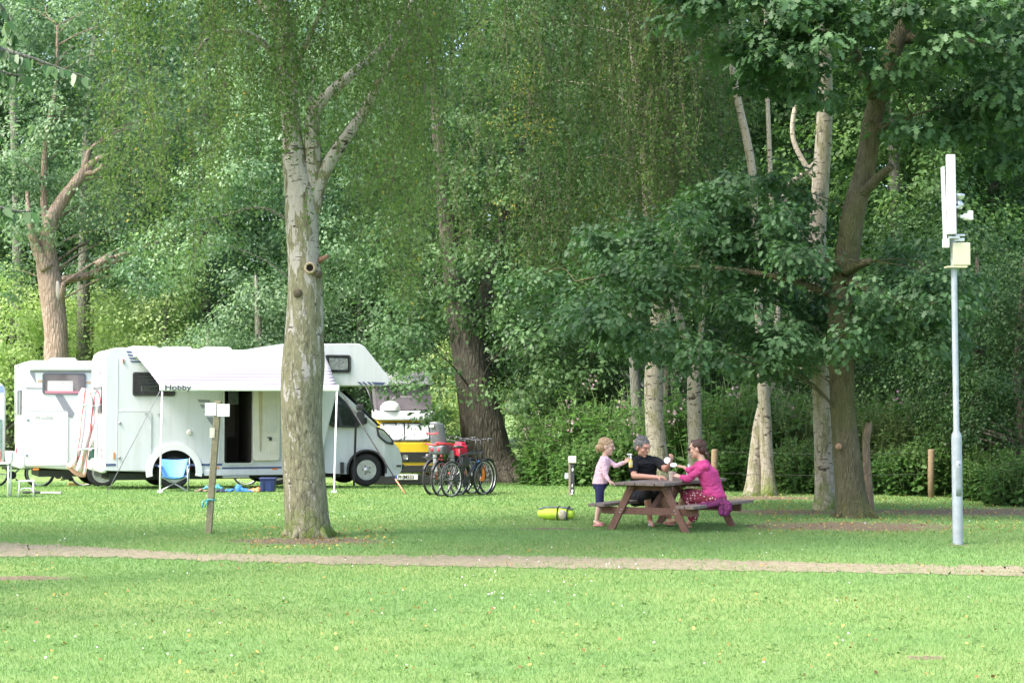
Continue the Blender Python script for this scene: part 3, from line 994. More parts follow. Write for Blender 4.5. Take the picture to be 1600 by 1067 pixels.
strand_tree('birch_tree', 'slimmer pale birch with black scars standing to the right of the seated man', 'tree', G(1087, 768), 36.6,
    [[(1088, 768, 26), (1086, 700, 23), (1085, 650, 22), (1084, 600, 21), (1086, 568, 19), (1078, 540, 15), (1062, 500, 12), (1052, 420, 11), (1048, 300, 9), (1040, 150, 7), (1036, -40, 5)],
     [(1085, 575, 13), (1092, 540, 10), (1098, 490, 8), (1104, 400, 6)]],
    [(980, 1150, -260, 420, 460, 220, -2.5, 2), (1050, 1200, -260, 120, 300, 160, -1, 3), (1010, 1090, -260, 380, 400, 110, -3, -.5)], BK_BIRCH2, LF_BIRCHD,
    blobs=[(1080, -150, 150, 160, 0, 2), (1100, -400, 170, 150, 0, 2.4), (1090, 330, 90, 110, 1.4, 1.4)], nb=120, seed=22, size=.06)
strand_tree('birch_tree', 'pair of crossing white birch stems rising from one foot right of the picnic table', 'tree', G(1189, 772), 35.0,
    [[(1177, 773, 27), (1179, 735, 23), (1182, 700, 20), (1187, 655, 17), (1197, 615, 15), (1207, 585, 13), (1212, 540, 11), (1214, 470, 9), (1206, 330, 8), (1201, 200, 7), (1198, 120, 7), (1196, 0, 6), (1194, -200, 4)],
     [(1201, 770, 24, -.1), (1199, 735, 21, -.1), (1197, 700, 21, -.1), (1195, 650, 20, -.1), (1192, 600, 17, -.2), (1188, 550, 14, -.2), (1184, 450, 13), (1179, 350, 12), (1176, 275, 13), (1167, 220, 13), (1158, 180, 12), (1148, 130, 11), (1138, 50, 9), (1130, -80, 6)],
     [(1196, 600, 9), (1206, 583, 8), (1225, 578, 6, -.3), (1262, 574, 4, -.6)]],
    [(1100, 1260, -260, 90, 100, 110, -1, 3)], BK_BIRCH2, LF_BIRCHD, blobs=[(1180, -160, 150, 150, 0, 2)], nb=30, seed=23, size=.06, lim=8)
strand_tree('birch_tree', 'tall straight birch with dark fissured foot, close behind the brown oak trunk', 'tree', G(1289, 796), 30.1,
    [[(1290, 798, 34), (1289, 740, 32), (1287, 680, 31), (1284, 600, 30), (1281, 520, 28), (1276, 440, 26), (1279, 330, 27), (1286, 230, 26), (1289, 170, 24), (1290, 90, 19), (1288, 0, 15), (1286, -200, 9), (1284, -400, 4)],
     [(1276, 420, 13), (1262, 385, 12, -.2), (1240, 350, 11, -.3), (1226, 318, 10, -.3), (1229, 292, 9, -.3), (1256, 272, 8, -.3), (1272, 255, 6, -.3)],
     [(1285, 300, 9, .3), (1240, 220, 8, .5), (1246, 150, 7, .7), (1255, 110, 5, .8)]],
    [(1190, 1380, -330, 60, 60, 90, 0, 3.5)], BK_BIRCH2, LF_BIRCHD, blobs=[(1290, -260, 170, 170, 0.5, 2)], nb=40, seed=24, size=.055, lim=8)

# ------------------------------------------------------------------ oak on the right with large bluish lobed leaves
def right_oak():
    d = 28.0
    base = G(1335, 808)
    t = thing('oak_tree', base, 0, 'leaning oak with smooth olive trunk and lobed leaves, right of the picnic table', 'tree')
    L = Leaves(); rng = np.random.default_rng(31)
    up = [(1290, 60, 70, 45, -1.7, .8), (1205, 110, 60, 30, -1.3, .8), (1150, 85, 60, 35, -1.2, .8), (1240, 20, 90, 50, -1.6, 1), (1150, 20, 130, 60, -1, 1.1), (1280, 70, 120, 75, -1.4, 1.2), (1120, -70, 160, 90, -.5, 1.6), (1300, -110, 230, 110, 0, 2.2), (1440, 40, 90, 90, -1.4, 1.2), (1540, 70, 120, 110, -.6, 1.6),
          (1560, 210, 100, 60, -.4, 1.2), (1420, 170, 60, 50, -.8, .8), (1520, -120, 180, 120, 0, 2), (1250, 130, 60, 55, -1, .8), (1385, -260, 200, 120, 0, 2.2), (1600, 160, 80, 80, -.5, 1.0)]
    poly = [(815, 470), (850, 410), (950, 360), (1080, 310), (1200, 285), (1290, 240), (1340, 250), (1400, 330), (1470, 390), (1500, 470), (1470, 540), (1400, 560), (1330, 535), (1280, 560), (1190, 585), (1080, 560), (980, 530), (900, 500)]
    def inside(x, y):
        c = False
        for (x0, y0), (x1, y1) in zip(poly, poly[1:] + poly[:1]):
            if (y0 > y) != (y1 > y) and x < (x1 - x0) * (y - y0) / (y1 - y0) + x0: c = not c
        return c
    rr = random.Random(8); low = []
    while len(low) < 74:
        x, y = rr.uniform(810, 1510), rr.uniform(235, 590)
        if not inside(x, y) or (1265 < x < 1420 and 235 < y < 450 and rr.random() < .93): continue
        k = rr.uniform(22, 52)
        low.append((x, y, k * 1.3, k * .55, rr.uniform(-1.6, 2.6) + (1.0 if x < 1000 else 0) - (.8 if x > 1290 and y > 400 else 0), rr.uniform(.4, .9)))
    L.clumps(px_blobs(up, d), 350, .34, 62, .145, flat=.5, up=.9, rng=rng)
    L.clumps(px_blobs(low, d), 620, .33, 48, .10, flat=.55, up=.8, rng=rng)
    st = [[(1337, 808, 56), (1332, 788, 50), (1326, 740, 45), (1322, 700, 42), (1317, 640, 39), (1315, 580, 38), (1313, 520, 39), (1314, 472, 39), (1324, 400, 38), (1333, 336, 37), (1352, 262, 32), (1365, 184, 31), (1387, 105, 28), (1415, 31, 26), (1450, -60, 20), (1480, -200, 14), (1500, -340, 8)],
          [(1336, 310, 20, .0), (1358, 292, 17, -.2), (1376, 274, 14, -.35), (1394, 260, 11, -.5)],
          [(1360, 200, 18), (1395, 195, 8, -.3), (1425, 182, 5, -.5)],
          [(1320, 425, 16, -.2), (1345, 413, 14, -.5), (1360, 408, 11, -.7)],
          [(1370, 160, 20), (1320, 60, 13, -.6), (1240, 0, 9, -1)],
          [(1322, 470, 14, -.2), (1240, 440, 10, .1), (1130, 420, 8, .4), (1000, 420, 5, .9), (900, 440, 3, 1.2)],
          [(1322, 440, 14, -.2), (1400, 470, 9, -.6), (1450, 500, 6, -.9)],
          [(1415, 60, 20), (1490, 60, 13, -.4), (1580, 90, 8, -.5)]]
    trunk_obj(base, st, d, BK_OAK, t, n=36, jit=.02, fl=(.14, .5), leaves=L, lim=46, seed=6, limr=.016, roots=7, zmin=3.7)
    L.build('crown', SH_OAK, LF_OAKB, t, base)
    mb = MB(); c = P(1312, 698, d - .27) - base
    mb.lathe([(.055, .08), (.042, .03), (.024, .0), (.001, .01)], c, 'y', 12); mb.build('knot', plain('knot', (.26, .17, .10), .9, var=.4, scale=40), t)
right_oak()

def old_oak():
    d = 49.0
    base = G(765, 748)
    t = thing('oak_tree', base, 0, 'massive old oak with furrowed leaning trunk behind the bicycles', 'tree')
    L = Leaves(); rng = np.random.default_rng(41)
    bl = [(680, 590, 50, 26, -3.6, 1.0), (650, 598, 34, 20, -3.8, .8), (672, 625, 30, 22, -3.8, .7), (636, 585, 24, 16, -3.8, .7), (650, 545, 50, 40, -2, 2), (830, 600, 90, 45, -2, 2), (900, 560, 110, 60, -1, 2), (840, 540, 60, 50, -3, 1.5), (640, 500, 80, 60, 0, 2.5), (780, 450, 110, 70, -1, 2.5), (890, 470, 120, 80, 1, 3),
          (660, 400, 90, 80, 1, 3), (790, 340, 150, 90, 1, 3.5), (930, 380, 120, 80, 2, 3), (810, 660, 30, 45, -2.2, .9), (700, 250, 160, 100, 2, 4), (860, 200, 180, 110, 3, 4), (760, 60, 230, 140, 2, 5), (970, 540, 60, 70, 1, 2), (960, 620, 50, 40, 0, 1.5), (700, 470, 26, 20, -2, .8), (620, 560, 30, 24, -2, 1.2)]
    L.clumps(px_blobs(bl, d), 760, .62, 85, .115, flat=.6, up=.7, rng=rng)
    st = [[(766, 750, 92), (763, 725, 82), (758, 690, 74), (749, 640, 64), (738, 580, 56), (728, 530, 50), (718, 485, 42), (710, 440, 34), (702, 380, 28), (690, 280, 22), (680, 150, 16), (670, 0, 10)],
          [(736, 560, 28, .3), (748, 500, 24, .5), (765, 430, 20, 1), (790, 330, 16, 1.5), (820, 200, 12, 2), (850, 60, 8, 2)]]
    trunk_obj(base, st, d, BK_DARK, t, n=32, jit=.05, fl=(.40, .9), leaves=L, lim=34, seed=9, limr=.02, roots=8, zmin=4.5)
    L.build('crown', SH_OAK, LF_OAK, t, base)
old_oak()

def grey_tree():
    base = G(1000, 762)
    t = thing('ash_tree', base, 0, 'straight slender tree with smooth grey trunk behind the man and the stout birch', 'tree')
    L = Leaves(); rng = np.random.default_rng(43)
    L.clumps(px_blobs([(1000, 380, 120, 90, 1, 2), (1010, 500, 80, 50, .5, 1.5), (1100, 480, 100, 60, 2, 2), (980, 220, 150, 120, 1, 2.5), (1040, 40, 150, 140, 2, 3)], 42), 240, .55, 80, .10, rng=rng)
    trunk_obj(base, [[(1002, 764, 22), (999, 700, 19), (995, 640, 17), (991, 570, 16), (988, 480, 15), (986, 380, 13), (990, 200, 10), (1000, 0, 6)]], 42, BK_GREY, t, n=16, jit=.03, leaves=L, lim=40, seed=12, limr=.03)
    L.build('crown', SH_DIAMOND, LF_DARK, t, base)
    base = G(1044, 757)
    t = thing('alder_tree', base, 0, 'dark thin trunked tree between the two pale birches behind the picnic table', 'tree')
    L = Leaves(); rng = np.random.default_rng(44)
    L.clumps(px_blobs([(1050, 480, 90, 60, 0, 1.6), (1130, 540, 70, 50, 1, 1.6), (1120, 380, 100, 80, 2, 2), (1060, 300, 110, 90, 1, 2), (1080, 120, 130, 110, 2, 2.5)], 44), 210, .55, 80, .10, rng=rng)
    trunk_obj(base, [[(1044, 760, 13), (1043, 680, 12), (1042, 600, 11), (1046, 480, 10), (1050, 300, 8), (1056, 100, 5)]], 44, BK_DARK, t, n=12, jit=.03, leaves=L, lim=30, seed=13, limr=.03)
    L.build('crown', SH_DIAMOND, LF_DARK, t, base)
grey_tree()

# ------------------------------------------------------------------ pollarded tree on the far left
def pollard():
    d = 58.0
    base = G(88, 722); base = P(88, 0, d); base.z = gz(0, d)
    t = thing('pollard_tree', base, 0, 'old pollarded tree with bare pinkish forked trunk, behind the second camper', 'tree')
    L = Leaves(); rng = np.random.default_rng(51)
    bl = [(40, 340, 70, 60, 0, 2), (30, 250, 60, 50, 0, 2), (80, 260, 60, 50, 1, 2), (110, 170, 60, 60, 0, 2), (190, 390, 90, 50, 1.5, 2), (150, 330, 60, 40, 1, 1.5), (60, 130, 90, 60, 1, 2.5), (230, 330, 80, 60, 2, 2), (130, 60, 110, 80, 1, 3), (20, 40, 80, 80, 1, 2), (200, 200, 90, 80, 2, 2.5), (30, 430, 40, 30, 1, 1)]
    L.clumps(px_blobs(bl, d), 330, .6, 85, .115, flat=.7, rng=rng)
    st = [[(90, 728, 48), (89, 600, 40), (88, 530, 36), (85, 490, 37), (80, 450, 39), (74, 410, 34), (74, 370, 24), (82, 340, 22), (96, 315, 20), (110, 296, 18), (124, 278, 16), (135, 265, 13), (150, 250, 9), (163, 245, 6)],
          [(74, 420, 24, -.2), (60, 395, 18, -.3), (50, 365, 14, -.4), (45, 340, 9, -.4), (42, 300, 5)],
          [(76, 370, 14, .2), (70, 330, 12), (68, 290, 10), (72, 220, 9), (78, 185, 8), (88, 130, 6), (90, 40, 4)],
          [(128, 272, 10), (136, 245, 8), (140, 232, 6)], [(132, 272, 9), (150, 268, 7, -.3), (160, 258, 5, -.4)],
          [(92, 480, 12), (98, 455, 9, -.3), (99, 442, 7, -.4)]]
    trunk_obj(base, st, d, BK_PINK, t, n=24, jit=.10, fl=(.3, .8), leaves=L, lim=40, seed=15, limr=.03)
    L.build('crown', SH_OAK, LF_TEAL, t, base)
    mb = MB(); c = P(90, 455, d - .34) - base
    mb.ball(c + Vector((-.04, .07, 0)), (.13, .08, .34)); mb.build('trunk_scar', plain('bare_wood', (.45, .40, .34), .9, var=.12, scale=9), t)
    mb = MB()
    for (a, b, r) in (((150, 414), (180, 401), .13), ((180, 401), (205, 396), .06)):
        A, B = P(*a, d) - base, P(*b, d + .3) - base
        mb.tube([A, (A + B) / 2 + Vector((0, 0, .05)), B], [r, r * .8, r * .5], 8, jit=.15)
    q = [P(*p_, d + .8) - base for p_ in ((88, 440), (140, 430), (205, 396), (260, 372))]
    mb.tube(q, [.14, .12, .07, .03], 8, jit=.1)
    mb.build('broken_limb', BK_PINK, t)
pollard()

def far_trunk(px, pts, d, label, bark, seed):
    base = P(px, 0, d); base.z = gz(0, d)
    t = thing('poplar_tree', base, 0, label, 'tree')
    L = Leaves(); rng = np.random.default_rng(seed)
    x1, y1 = pts[-1][0], pts[-1][1]
    L.clumps(px_blobs([(x1, y1 + 60, 70, 90, 0, 2), (px + 20, 300, 70, 60, .6, 2), (x1 - 40, y1 - 60, 90, 90, 0, 2), (x1 + 40, y1 - 160, 90, 110, 0, 2)], d), 150, .65, 80, .12, rng=rng)
    trunk_obj(base, [pts], d, bark, t, n=14, jit=.05, leaves=L, lim=24, seed=seed)
    L.build('crown', SH_DIAMOND, LF_TEAL, t, base)
far_trunk(128, [(128, 730, 26), (130, 500, 20), (134, 330, 18), (137, 200, 16), (143, 130, 14), (150, 40, 10), (160, -80, 6)], 63, 'tall straight poplar rising behind the pollarded tree at the left', BK_GREY, 61)
far_trunk(30, [(30, 730, 24), (28, 400, 17), (24, 250, 14), (20, 120, 12), (18, 0, 8), (16, -80, 4)], 66, 'slim poplar nearest the left edge of the picture behind the pollarded tree', BK_GREY, 62)
def bare_limb_tree():
    d = 52; base = P(470, 0, d); base.z = gz(0, d)
    t = thing('beech_tree', base, 0, 'tree behind the weeping birch sending a long thin bare branch to the left', 'tree')
    L = Leaves(); rng = np.random.default_rng(63)
    L.clumps(px_blobs([(420, 260, 90, 80, 0, 2), (520, 400, 90, 90, .5, 2), (590, 300, 90, 90, 0, 2), (480, 120, 130, 120, 0, 2.5), (300, 380, 70, 40, .3, 1.4), (230, 420, 60, 35, .3, 1.2), (340, 290, 60, 50, 0, 1.4)], d), 330, .6, 85, .11, rng=rng)
    trunk_obj(base, [[(474, 740, 30), (470, 600, 24), (470, 450, 20), (480, 300, 16), (490, 100, 8)], [(470, 360, 7), (430, 332, 6), (395, 325, 5), (355, 336, 4), (310, 344, 3), (285, 352, 2)], [(330, 341, 4), (345, 355, 2)]], d, BK_GREY, t, n=12, jit=.05, leaves=L, lim=14, seed=63, limr=.018)
    L.build('crown', SH_DIAMOND, LF_TEAL, t, base)
bare_limb_tree()

# cherry tree whose branch reaches in at the upper left; its trunk stands left of the frame
def cherry():
    d = 13.5
    base = Vector((-8.6, 13.6, 0))
    t = thing('cherry_tree', base, 0, 'cherry tree showing only leafy branch tips at the upper left corner', 'tree')
    L = Leaves(); rng = np.random.default_rng(71)
    tips = [[(-60, 60), (0, 78), (50, 92), (95, 108), (138, 122)], [(-60, -40), (-10, 0), (12, 30), (16, 55), (12, 85)], [(-60, 300), (-20, 318), (20, 330), (50, 330)], [(-60, 90), (-10, 110), (20, 118), (40, 118)], [(-60, 190), (-20, 200), (2, 208)]]
    mb = MB()
    mb.tube([(0, 0, -.1), (0, 0, .5), (.05, 0, 1.6), (.0, 0, 2.6), (-.1, 0, 3.8), (-.1, .1, 5.2)], [.17, .13, .12, .11, .09, .05], 14, jit=.04)
    for tp in tips:
        w = [P(a, b, d + .1 * i) - base for i, (a, b) in enumerate(tp)]
        st = Vector((0, 0, max(1.9, w[0].z - .9)))
        q = catmull([tuple(st), tuple(st.lerp(w[0], .5) + Vector((0, 0, .15)))] + [tuple(x) for x in w], 4)
        mb.tube(q, [.04 - .035 * i / (len(q) - 1) for i in range(len(q))], 6)
        for i in range(26 if len(tp) > 4 else 16):
            k = rng.random() ** .8
            f = k * (len(w) - 1); j = min(len(w) - 2, int(f)); p = w[j].lerp(w[j + 1], f - j) + base
            side = rng.choice([-1, 1])
            L.P.append(np.array([[p.x, p.y, p.z]])); L.T.append(np.array([[side * .15 + rng.normal() * .2 + .15, rng.normal() * .3, -.8]])); L.N.append(np.array([[rng.normal() * .4, -.7, .5]])); L.s.append(np.array([.10 + .035 * rng.random()])); L.r.append(np.array([rng.random()]))
    blobs = [((-8.6, 13.8, 5.2), (1.4, 1.4, 1.2)), ((-8.0, 13.2, 4.9), (.8, 1, .6))]
    L.clumps(blobs, 60, .35, 30, .11, rng=rng)
    mb.build('trunk', BK_GREY, t)
    L.build('crown', SH_LONG * np.array([1, 1.5]), LF_CHERRY, t, base)
cherry()

# ------------------------------------------------------------------ wood behind: five generic trees, copied
def wood_tree(seed, h, w, leafm, bark, shape=SH_DIAMOND, leaf=.17, low=.2, n=420, per=80):
    rng = np.random.default_rng(seed); rr = random.Random(seed)
    t = thing('wood_tree', (0, 0, 0))
    L = Leaves()
    bl = []
    for i in range(16):
        z = h * (low + (1 - low) * (i + .5) / 16)
        r = w * math.sin(math.pi * min(.97, max(.12, (z / h - low * .6) / (1.05 - low * .6)))) ** .7
        a = rr.random() * 6.28; q = r * .45 * rr.random()
        bl.append(((q * math.cos(a), q * math.sin(a), z), (r * .78, r * .78, h * .075)))
    L.clumps(bl, n, .75, per, leaf, flat=.65, rng=rng)
    mb = MB()
    mb.tube([(0, 0, -.3), (0, 0, h * .2), (.3, .1, h * .5), (.1, 0, h * .95)], [.32, .26, .17, .04], 12, jit=.05)
    for c in L.C[:40]:
        z0 = c[2] * .7
        mb.tube([(0, 0, z0), (c[0] * .5, c[1] * .5, z0 + (c[2] - z0) * .6), c], [.09, .06, .02], 5)
    mb.build('trunk', bark, t)
    L.build('crown', shape, leafm, t)
    return t

protos = {'dark': wood_tree(1, 22, 5.0, LF_DARK, BK_DARK, low=.12), 'mid': wood_tree(2, 23, 5.2, LF_MID, BK_GREY, low=.1), 'light': wood_tree(3, 20, 4.6, LF_SUNLIT, BK_GREY, low=.08), 'teal': wood_tree(4, 21, 4.8, LF_TEAL, BK_GREY, low=.15),
          'bush': wood_tree(5, 6.5, 3.2, LF_MID, BK_GREY, leaf=.11, low=.05, n=220, per=75), 'bushsunlit': wood_tree(6, 6.5, 3.2, LF_SUNLIT, BK_GREY, leaf=.12, low=.05, n=220, per=75),
          'bushteal': wood_tree(8, 6.5, 3.2, LF_TEAL, BK_GREY, leaf=.11, low=.05, n=220, per=75),
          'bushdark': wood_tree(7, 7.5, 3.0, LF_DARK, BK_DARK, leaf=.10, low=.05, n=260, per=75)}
used = set()
def put(kind, px, d, sc=1.0, rz=0.0, label=None, group=None, name='wood_tree', cat='tree'):
    src = protos[kind]
    o = src if kind not in used else copy_tree(src)
    used.add(kind)
    p = P(px, 0, d)
    o.location = (p.x, d, gz(0, d)); o.rotation_euler = (0, 0, rz); o.scale = (sc, sc, sc)
    o.name = name
    tag(o, label, cat, group)
    return o
gFar = 'trees of the farthest row of the wood'
where = ('cut off by the left edge behind the poplars', 'behind the tall straight poplar at the left', 'above the rear end of the white camper', 'above the awning of the white camper', 'right behind the fork of the weeping birch', 'above the overhanging nose of the camper',
         'rising over the old oak trunk', 'high above the hookup post', 'behind the stout birch of the seated man', 'behind the crossing birch stems', 'filling the gap right of the oak trunk', 'behind the antenna panels', 'at the right edge beyond the antenna pole', 'beyond the right edge')
k = 0
rows = [(-150, 84, 'mid'), (60, 88, 'dark'), (210, 82, 'mid'), (380, 90, 'teal'), (540, 86, 'mid'), (700, 90, 'dark'), (860, 86, 'mid'), (1020, 90, 'dark'), (1180, 84, 'mid'), (1330, 88, 'mid'), (1480, 84, 'mid'), (1640, 88, 'dark')]
wh = [where[i] for i in (0, 1, 2, 3, 4, 5, 6, 7, 8, 9, 10, 12)]
for (px, d, kind), w_ in zip(rows, wh):
    put(kind, px, d, 1.12 + .1 * ((k * 37) % 10) / 10, k * 1.3, 'tall background wood tree ' + w_); k += 1
for px, d, kind in ((-40, 100, 'dark'), (150, 104, 'mid'), (320, 102, 'dark'), (620, 104, 'mid'), (780, 102, 'dark'), (940, 104, 'mid'), (1100, 102, 'mid'), (1260, 102, 'dark'), (1420, 104, 'mid'), (1580, 102, 'mid'), (460, 104, 'mid')):
    put(kind, px, d, 1.12 + .1 * ((k * 37) % 10) / 10, k * 1.3, 'tree of the farthest row, glimpsed only through gaps in the nearer wood', gFar); k += 1
for px, d, kind, sc, lb in ((230, 70, 'teal', .95, 'leafy tree in the wood above the rear half of the white camper roof'), (330, 64, 'teal', .9, 'green leafy tree directly above the camper roof, left of the weeping birch'), (600, 62, 'teal', .9, 'leafy tree whose crown shows above the camper nose, right of the weeping birch'),
                            (-60, 72, 'dark', 1, 'dark leafy tree cut by the left edge behind the pollarded tree'), (1120, 56, 'dark', .85, 'leafy tree behind the crossing birch stems'), (1400, 52, 'mid', .85, 'mid green leafy tree seen between the oak trunk and the antenna pole'),
                            (1560, 56, 'dark', .9, 'leafy tree behind the antenna pole near the right edge'), (880, 64, 'mid', .9, 'leafy tree behind the drooping birches in the middle'), (1250, 60, 'mid', .9, 'leafy tree behind the straight birch and the oak trunk')):
    put(kind, px, d, sc, px * .01, lb)
for px, d, kind, sc, lb in ((15, 62, 'bushsunlit', 1.0, 'bright yellow green bush left of the pollarded trunk'), (150, 64, 'bushsunlit', .9, 'bright bush right of the pollarded trunk, above the second camper'), (270, 60, 'bushsunlit', .95, 'pale bush rising above the rear half of the camper roof'),
                            (400, 58, 'bushteal', 1.0, 'green bush above the camper roof beside the weeping birch trunk'), (560, 60, 'bushteal', 1.0, 'green bush above the overhanging front of the camper'), (640, 62, 'bushsunlit', .6, 'low pale bush behind the yellow van'), (700, 60, 'bushsunlit', .62, 'pale bush between the yellow van and the old oak trunk'),
                            (330, 56, 'bushteal', .7, 'lower green bush above the middle of the camper roof'), (480, 62, 'bush', 1.1, 'green bush hidden mostly by the weeping birch trunk'), (860, 56, 'bushsunlit', .5, 'green bush right of the old oak trunk')):
    put(kind, px, d, sc, px * .013, lb, name='bush', cat='bush')
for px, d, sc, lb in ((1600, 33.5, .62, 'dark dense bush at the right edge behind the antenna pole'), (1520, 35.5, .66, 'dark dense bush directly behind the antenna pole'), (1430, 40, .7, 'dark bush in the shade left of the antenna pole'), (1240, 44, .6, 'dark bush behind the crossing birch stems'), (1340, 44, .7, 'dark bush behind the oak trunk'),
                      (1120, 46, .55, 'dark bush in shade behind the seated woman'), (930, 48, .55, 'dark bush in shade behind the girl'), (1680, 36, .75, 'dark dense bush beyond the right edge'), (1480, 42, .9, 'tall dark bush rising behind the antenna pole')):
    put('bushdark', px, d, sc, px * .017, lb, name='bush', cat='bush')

for kk, src in protos.items():
    if kk not in used:
        for ch in list(src.children): bpy.data.objects.remove(ch)
        bpy.data.objects.remove(src)

# ------------------------------------------------------------------ tall herbs with pink blossom along the fence
def herb(seed, h, w, n, flowers, leafm, shape, leaf=.10):
    rng = np.random.default_rng(seed)
    t = thing('flowering_herb', (0, 0, 0))
    L = Leaves()
    m = int(n)
    a = rng.random(m) * 6.28; r = w * np.sqrt(rng.random(m)); hh = h * (.55 + .45 * rng.random(m)) * (1 - .35 * (r / w) ** 2)
    x, y = r * np.cos(a), r * np.sin(a) * .6
    per = 26
    idx = np.repeat(np.arange(m), per); q = rng.random(len(idx)) ** .8
    ang = rng.random(len(idx)) * 6.28
    lean = rng.normal(size=(m, 2)) * .12
    px_ = x[idx] + lean[idx, 0] * q * hh[idx] * 2; py_ = y[idx] + lean[idx, 1] * q * hh[idx] * 2; pz = q * hh[idx]
    L.P = [np.stack([px_, py_, pz], 1)]
    d = np.stack([np.cos(ang), np.sin(ang), -.25 + .5 * rng.random(len(idx))], 1)
    L.T = [d]; L.N = [np.array([0, 0, 1.0]) + rng.normal(size=(len(idx), 3)) * .35]
    L.s = [leaf * (.6 + .8 * rng.random(len(idx))) * (1.25 - .6 * q)]; L.r = [np.clip(.5 * rng.random(m)[idx] + .5 * rng.random(len(idx)), 0, 1)]
    L.build('foliage', shape, leafm, t)
    A = np.stack([x, y, np.zeros(m)], 1); B = np.stack([x + lean[:, 0] * hh * 2, y + lean[:, 1] * hh * 2, hh], 1)
    st_ = twig_mesh('stems', A, B, np.full(m, .007), plain('herb_stem', (.14, .20, .07), .8), t); st_['kind'] = 'stuff'
    if flowers:
        k = rng.choice(m, flowers, replace=False); per = 14
        idx = np.repeat(k, per)
        Pp = B[idx] + rng.normal(size=(len(idx), 3)) * np.array([.05, .05, .07]) + np.array([0, 0, .0])
        fl_ = leaf_mesh('flowers', Pp, rng.normal(size=(len(idx), 3)) + np.array([0, -.6, .4]), rng.normal(size=(len(idx), 3)), np.full(len(idx), .05), rng.random(len(idx)), SH_ROUND, PETAL, t); fl_['kind'] = 'stuff'
    return t
H = [herb(1, 1.9, 1.3, 300, 8, LF_HERB, SH_LONG, .17), herb(2, 1.7, 1.2, 280, 4, LF_HERB, SH_LONG, .15), herb(3, 1.5, 1.2, 300, 0, LF_HERB, SH_ROUND, .12), herb(4, 2.0, 1.1, 360, 0, leaf_mat('willow_leaf', [(0, (.07, .12, .035)), (1, (.17, .25, .09))], .4), SH_LONG, .15)]
seen = [0, 0, 0, 0]
names = ['flowering_herb', 'flowering_herb', 'nettle_patch', 'young_willow']
cats = ['flowering plant', 'flowering plant', 'nettles', 'shrub']
def puth(i, px, d, sc, lb, group=None):
    sc *= .84 + .38 * ((px * 7919) % 101) / 101
    o = H[i] if not seen[i] else copy_tree(H[i]); seen[i] += 1
    p = P(px, 0, d); o.location = (p.x, d, gz(0, d) - .03); o.rotation_euler = (0, 0, px * .37); o.scale = (sc, sc, sc * 1.02); o.name = names[i]
    tag(o, lb, cats[i], group)
for i, px, d, sc, lb in (
    (1, 705, 52.5, 1.0, 'tall green herbs between the bicycles and the old oak trunk'), (2, 735, 53, 1.0, 'nettles hidden behind the foot of the old oak'),
    (0, 872, 46.6, .85, 'pink flowering herbs nearest the right side of the old oak'), (1, 895, 46.4, 1.1, 'pink flowering herbs behind the electricity post'), (2, 850, 47.2, .6, 'low nettles right of the foot of the old oak'),
    (0, 925, 44, 1.1, 'pink flowering herbs directly left of the girl'), (2, 905, 42.6, .85, 'nettles behind the white topped electricity post'), (0, 975, 43, 1.2, 'pink flowering herbs between the girl and the man'), (2, 960, 40.6, .8, 'nettles behind the girl at the fence'),
    (0, 1060, 40.5, 1.1, 'pink flowering herbs between the two pale birches'), (0, 1010, 41.5, 1.0, 'flowering herbs hidden behind the man'), (1, 1115, 40, 1.2, 'pink flowering herbs behind the woman'), (0, 1145, 38.6, 1.25, 'pink flowering herbs left of the crossing birch stems'), (2, 1125, 37.6, .8, 'nettles behind the light wooden fence post right of the woman'),
    (3, 1230, 37.8, .98, 'feathery young willow right of the crossing birch stems'), (3, 1262, 38.6, 1.05, 'feathery young willow left of the straight birch'), (2, 1245, 36.2, .8, 'nettles at the foot of the feathery young willows'),
    (3, 1385, 37, 1.0, 'feathery young willow right of the leaning dead stake'), (0, 1365, 38.6, 1.2, 'pink flowering herbs right of the oak trunk'), (0, 1425, 38.5, 1.15, 'pink flowering herbs above the right fence post'), (2, 1410, 35.6, .75, 'nettles between the dead stake and the right fence post'),
    (2, 1470, 35.2, .8, 'nettles right of the right fence post'), (1, 1480, 37.4, 1.1, 'green herbs left of the antenna pole'), (2, 1540, 33.6, .8, 'broad leaved nettles right of the antenna pole'), (2, 1590, 31.6, .7, 'broad leaved nettles at the right edge'), (1, 1330, 38.2, 1.1, 'herbs hidden behind the oak trunk')):
    puth(i, px, d, sc, lb)

# ------------------------------------------------------------------ paints
M_BODY = plain('camper_white', (.62, .64, .68), .32, spec=.5, var=.03, scale=1.3, coat=.25)
def grime(m, amt=.10):
    nt = m.node_tree; b = [n for n in nt.nodes if n.type == 'BSDF_PRINCIPLED'][0]
    src = b.inputs['Base Color'].links[0].from_socket
    st = ntex(nt, 5, 5, .7, coords(nt, (1, 1, .12)), .6)
    c = mixc(nt, ramp(nt, [(.48, (0, 0, 0)), (.75, (amt * 4, amt * 4, amt * 4))], st), src, (.40, .40, .36))
    nt.links.new(c, b.inputs['Base Color'])
grime(M_BODY)
M_BODYW = plain('camper_bright_white', (.74, .75, .76), .35, var=.03, scale=1.2, coat=.2)
M_TRIM = plain('trim_grey', (.50, .51, .53), .45, var=.06)
M_DTRIM = plain('dark_trim', (.035, .036, .04), .55, var=.2)
M_RUBBER = plain('tyre_rubber', (.03, .03, .032), .85, spec=.25, var=.35, scale=12, bmp=.3, bscale=50)
M_RIM = plain('rim_silver', (.52, .53, .55), .35, metal=.6, var=.15, scale=14)
M_GLASS = plain('smoked_glass', (.025, .028, .03), .04, spec=.8, var=.3, scale=3, coat=.6)
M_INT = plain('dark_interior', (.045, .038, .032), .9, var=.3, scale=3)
M_NAVY = plain('navy_decal', (.07, .09, .19), .4, var=.08)
M_GREYD = plain('grey_decal', (.26, .27, .31), .45, var=.08)
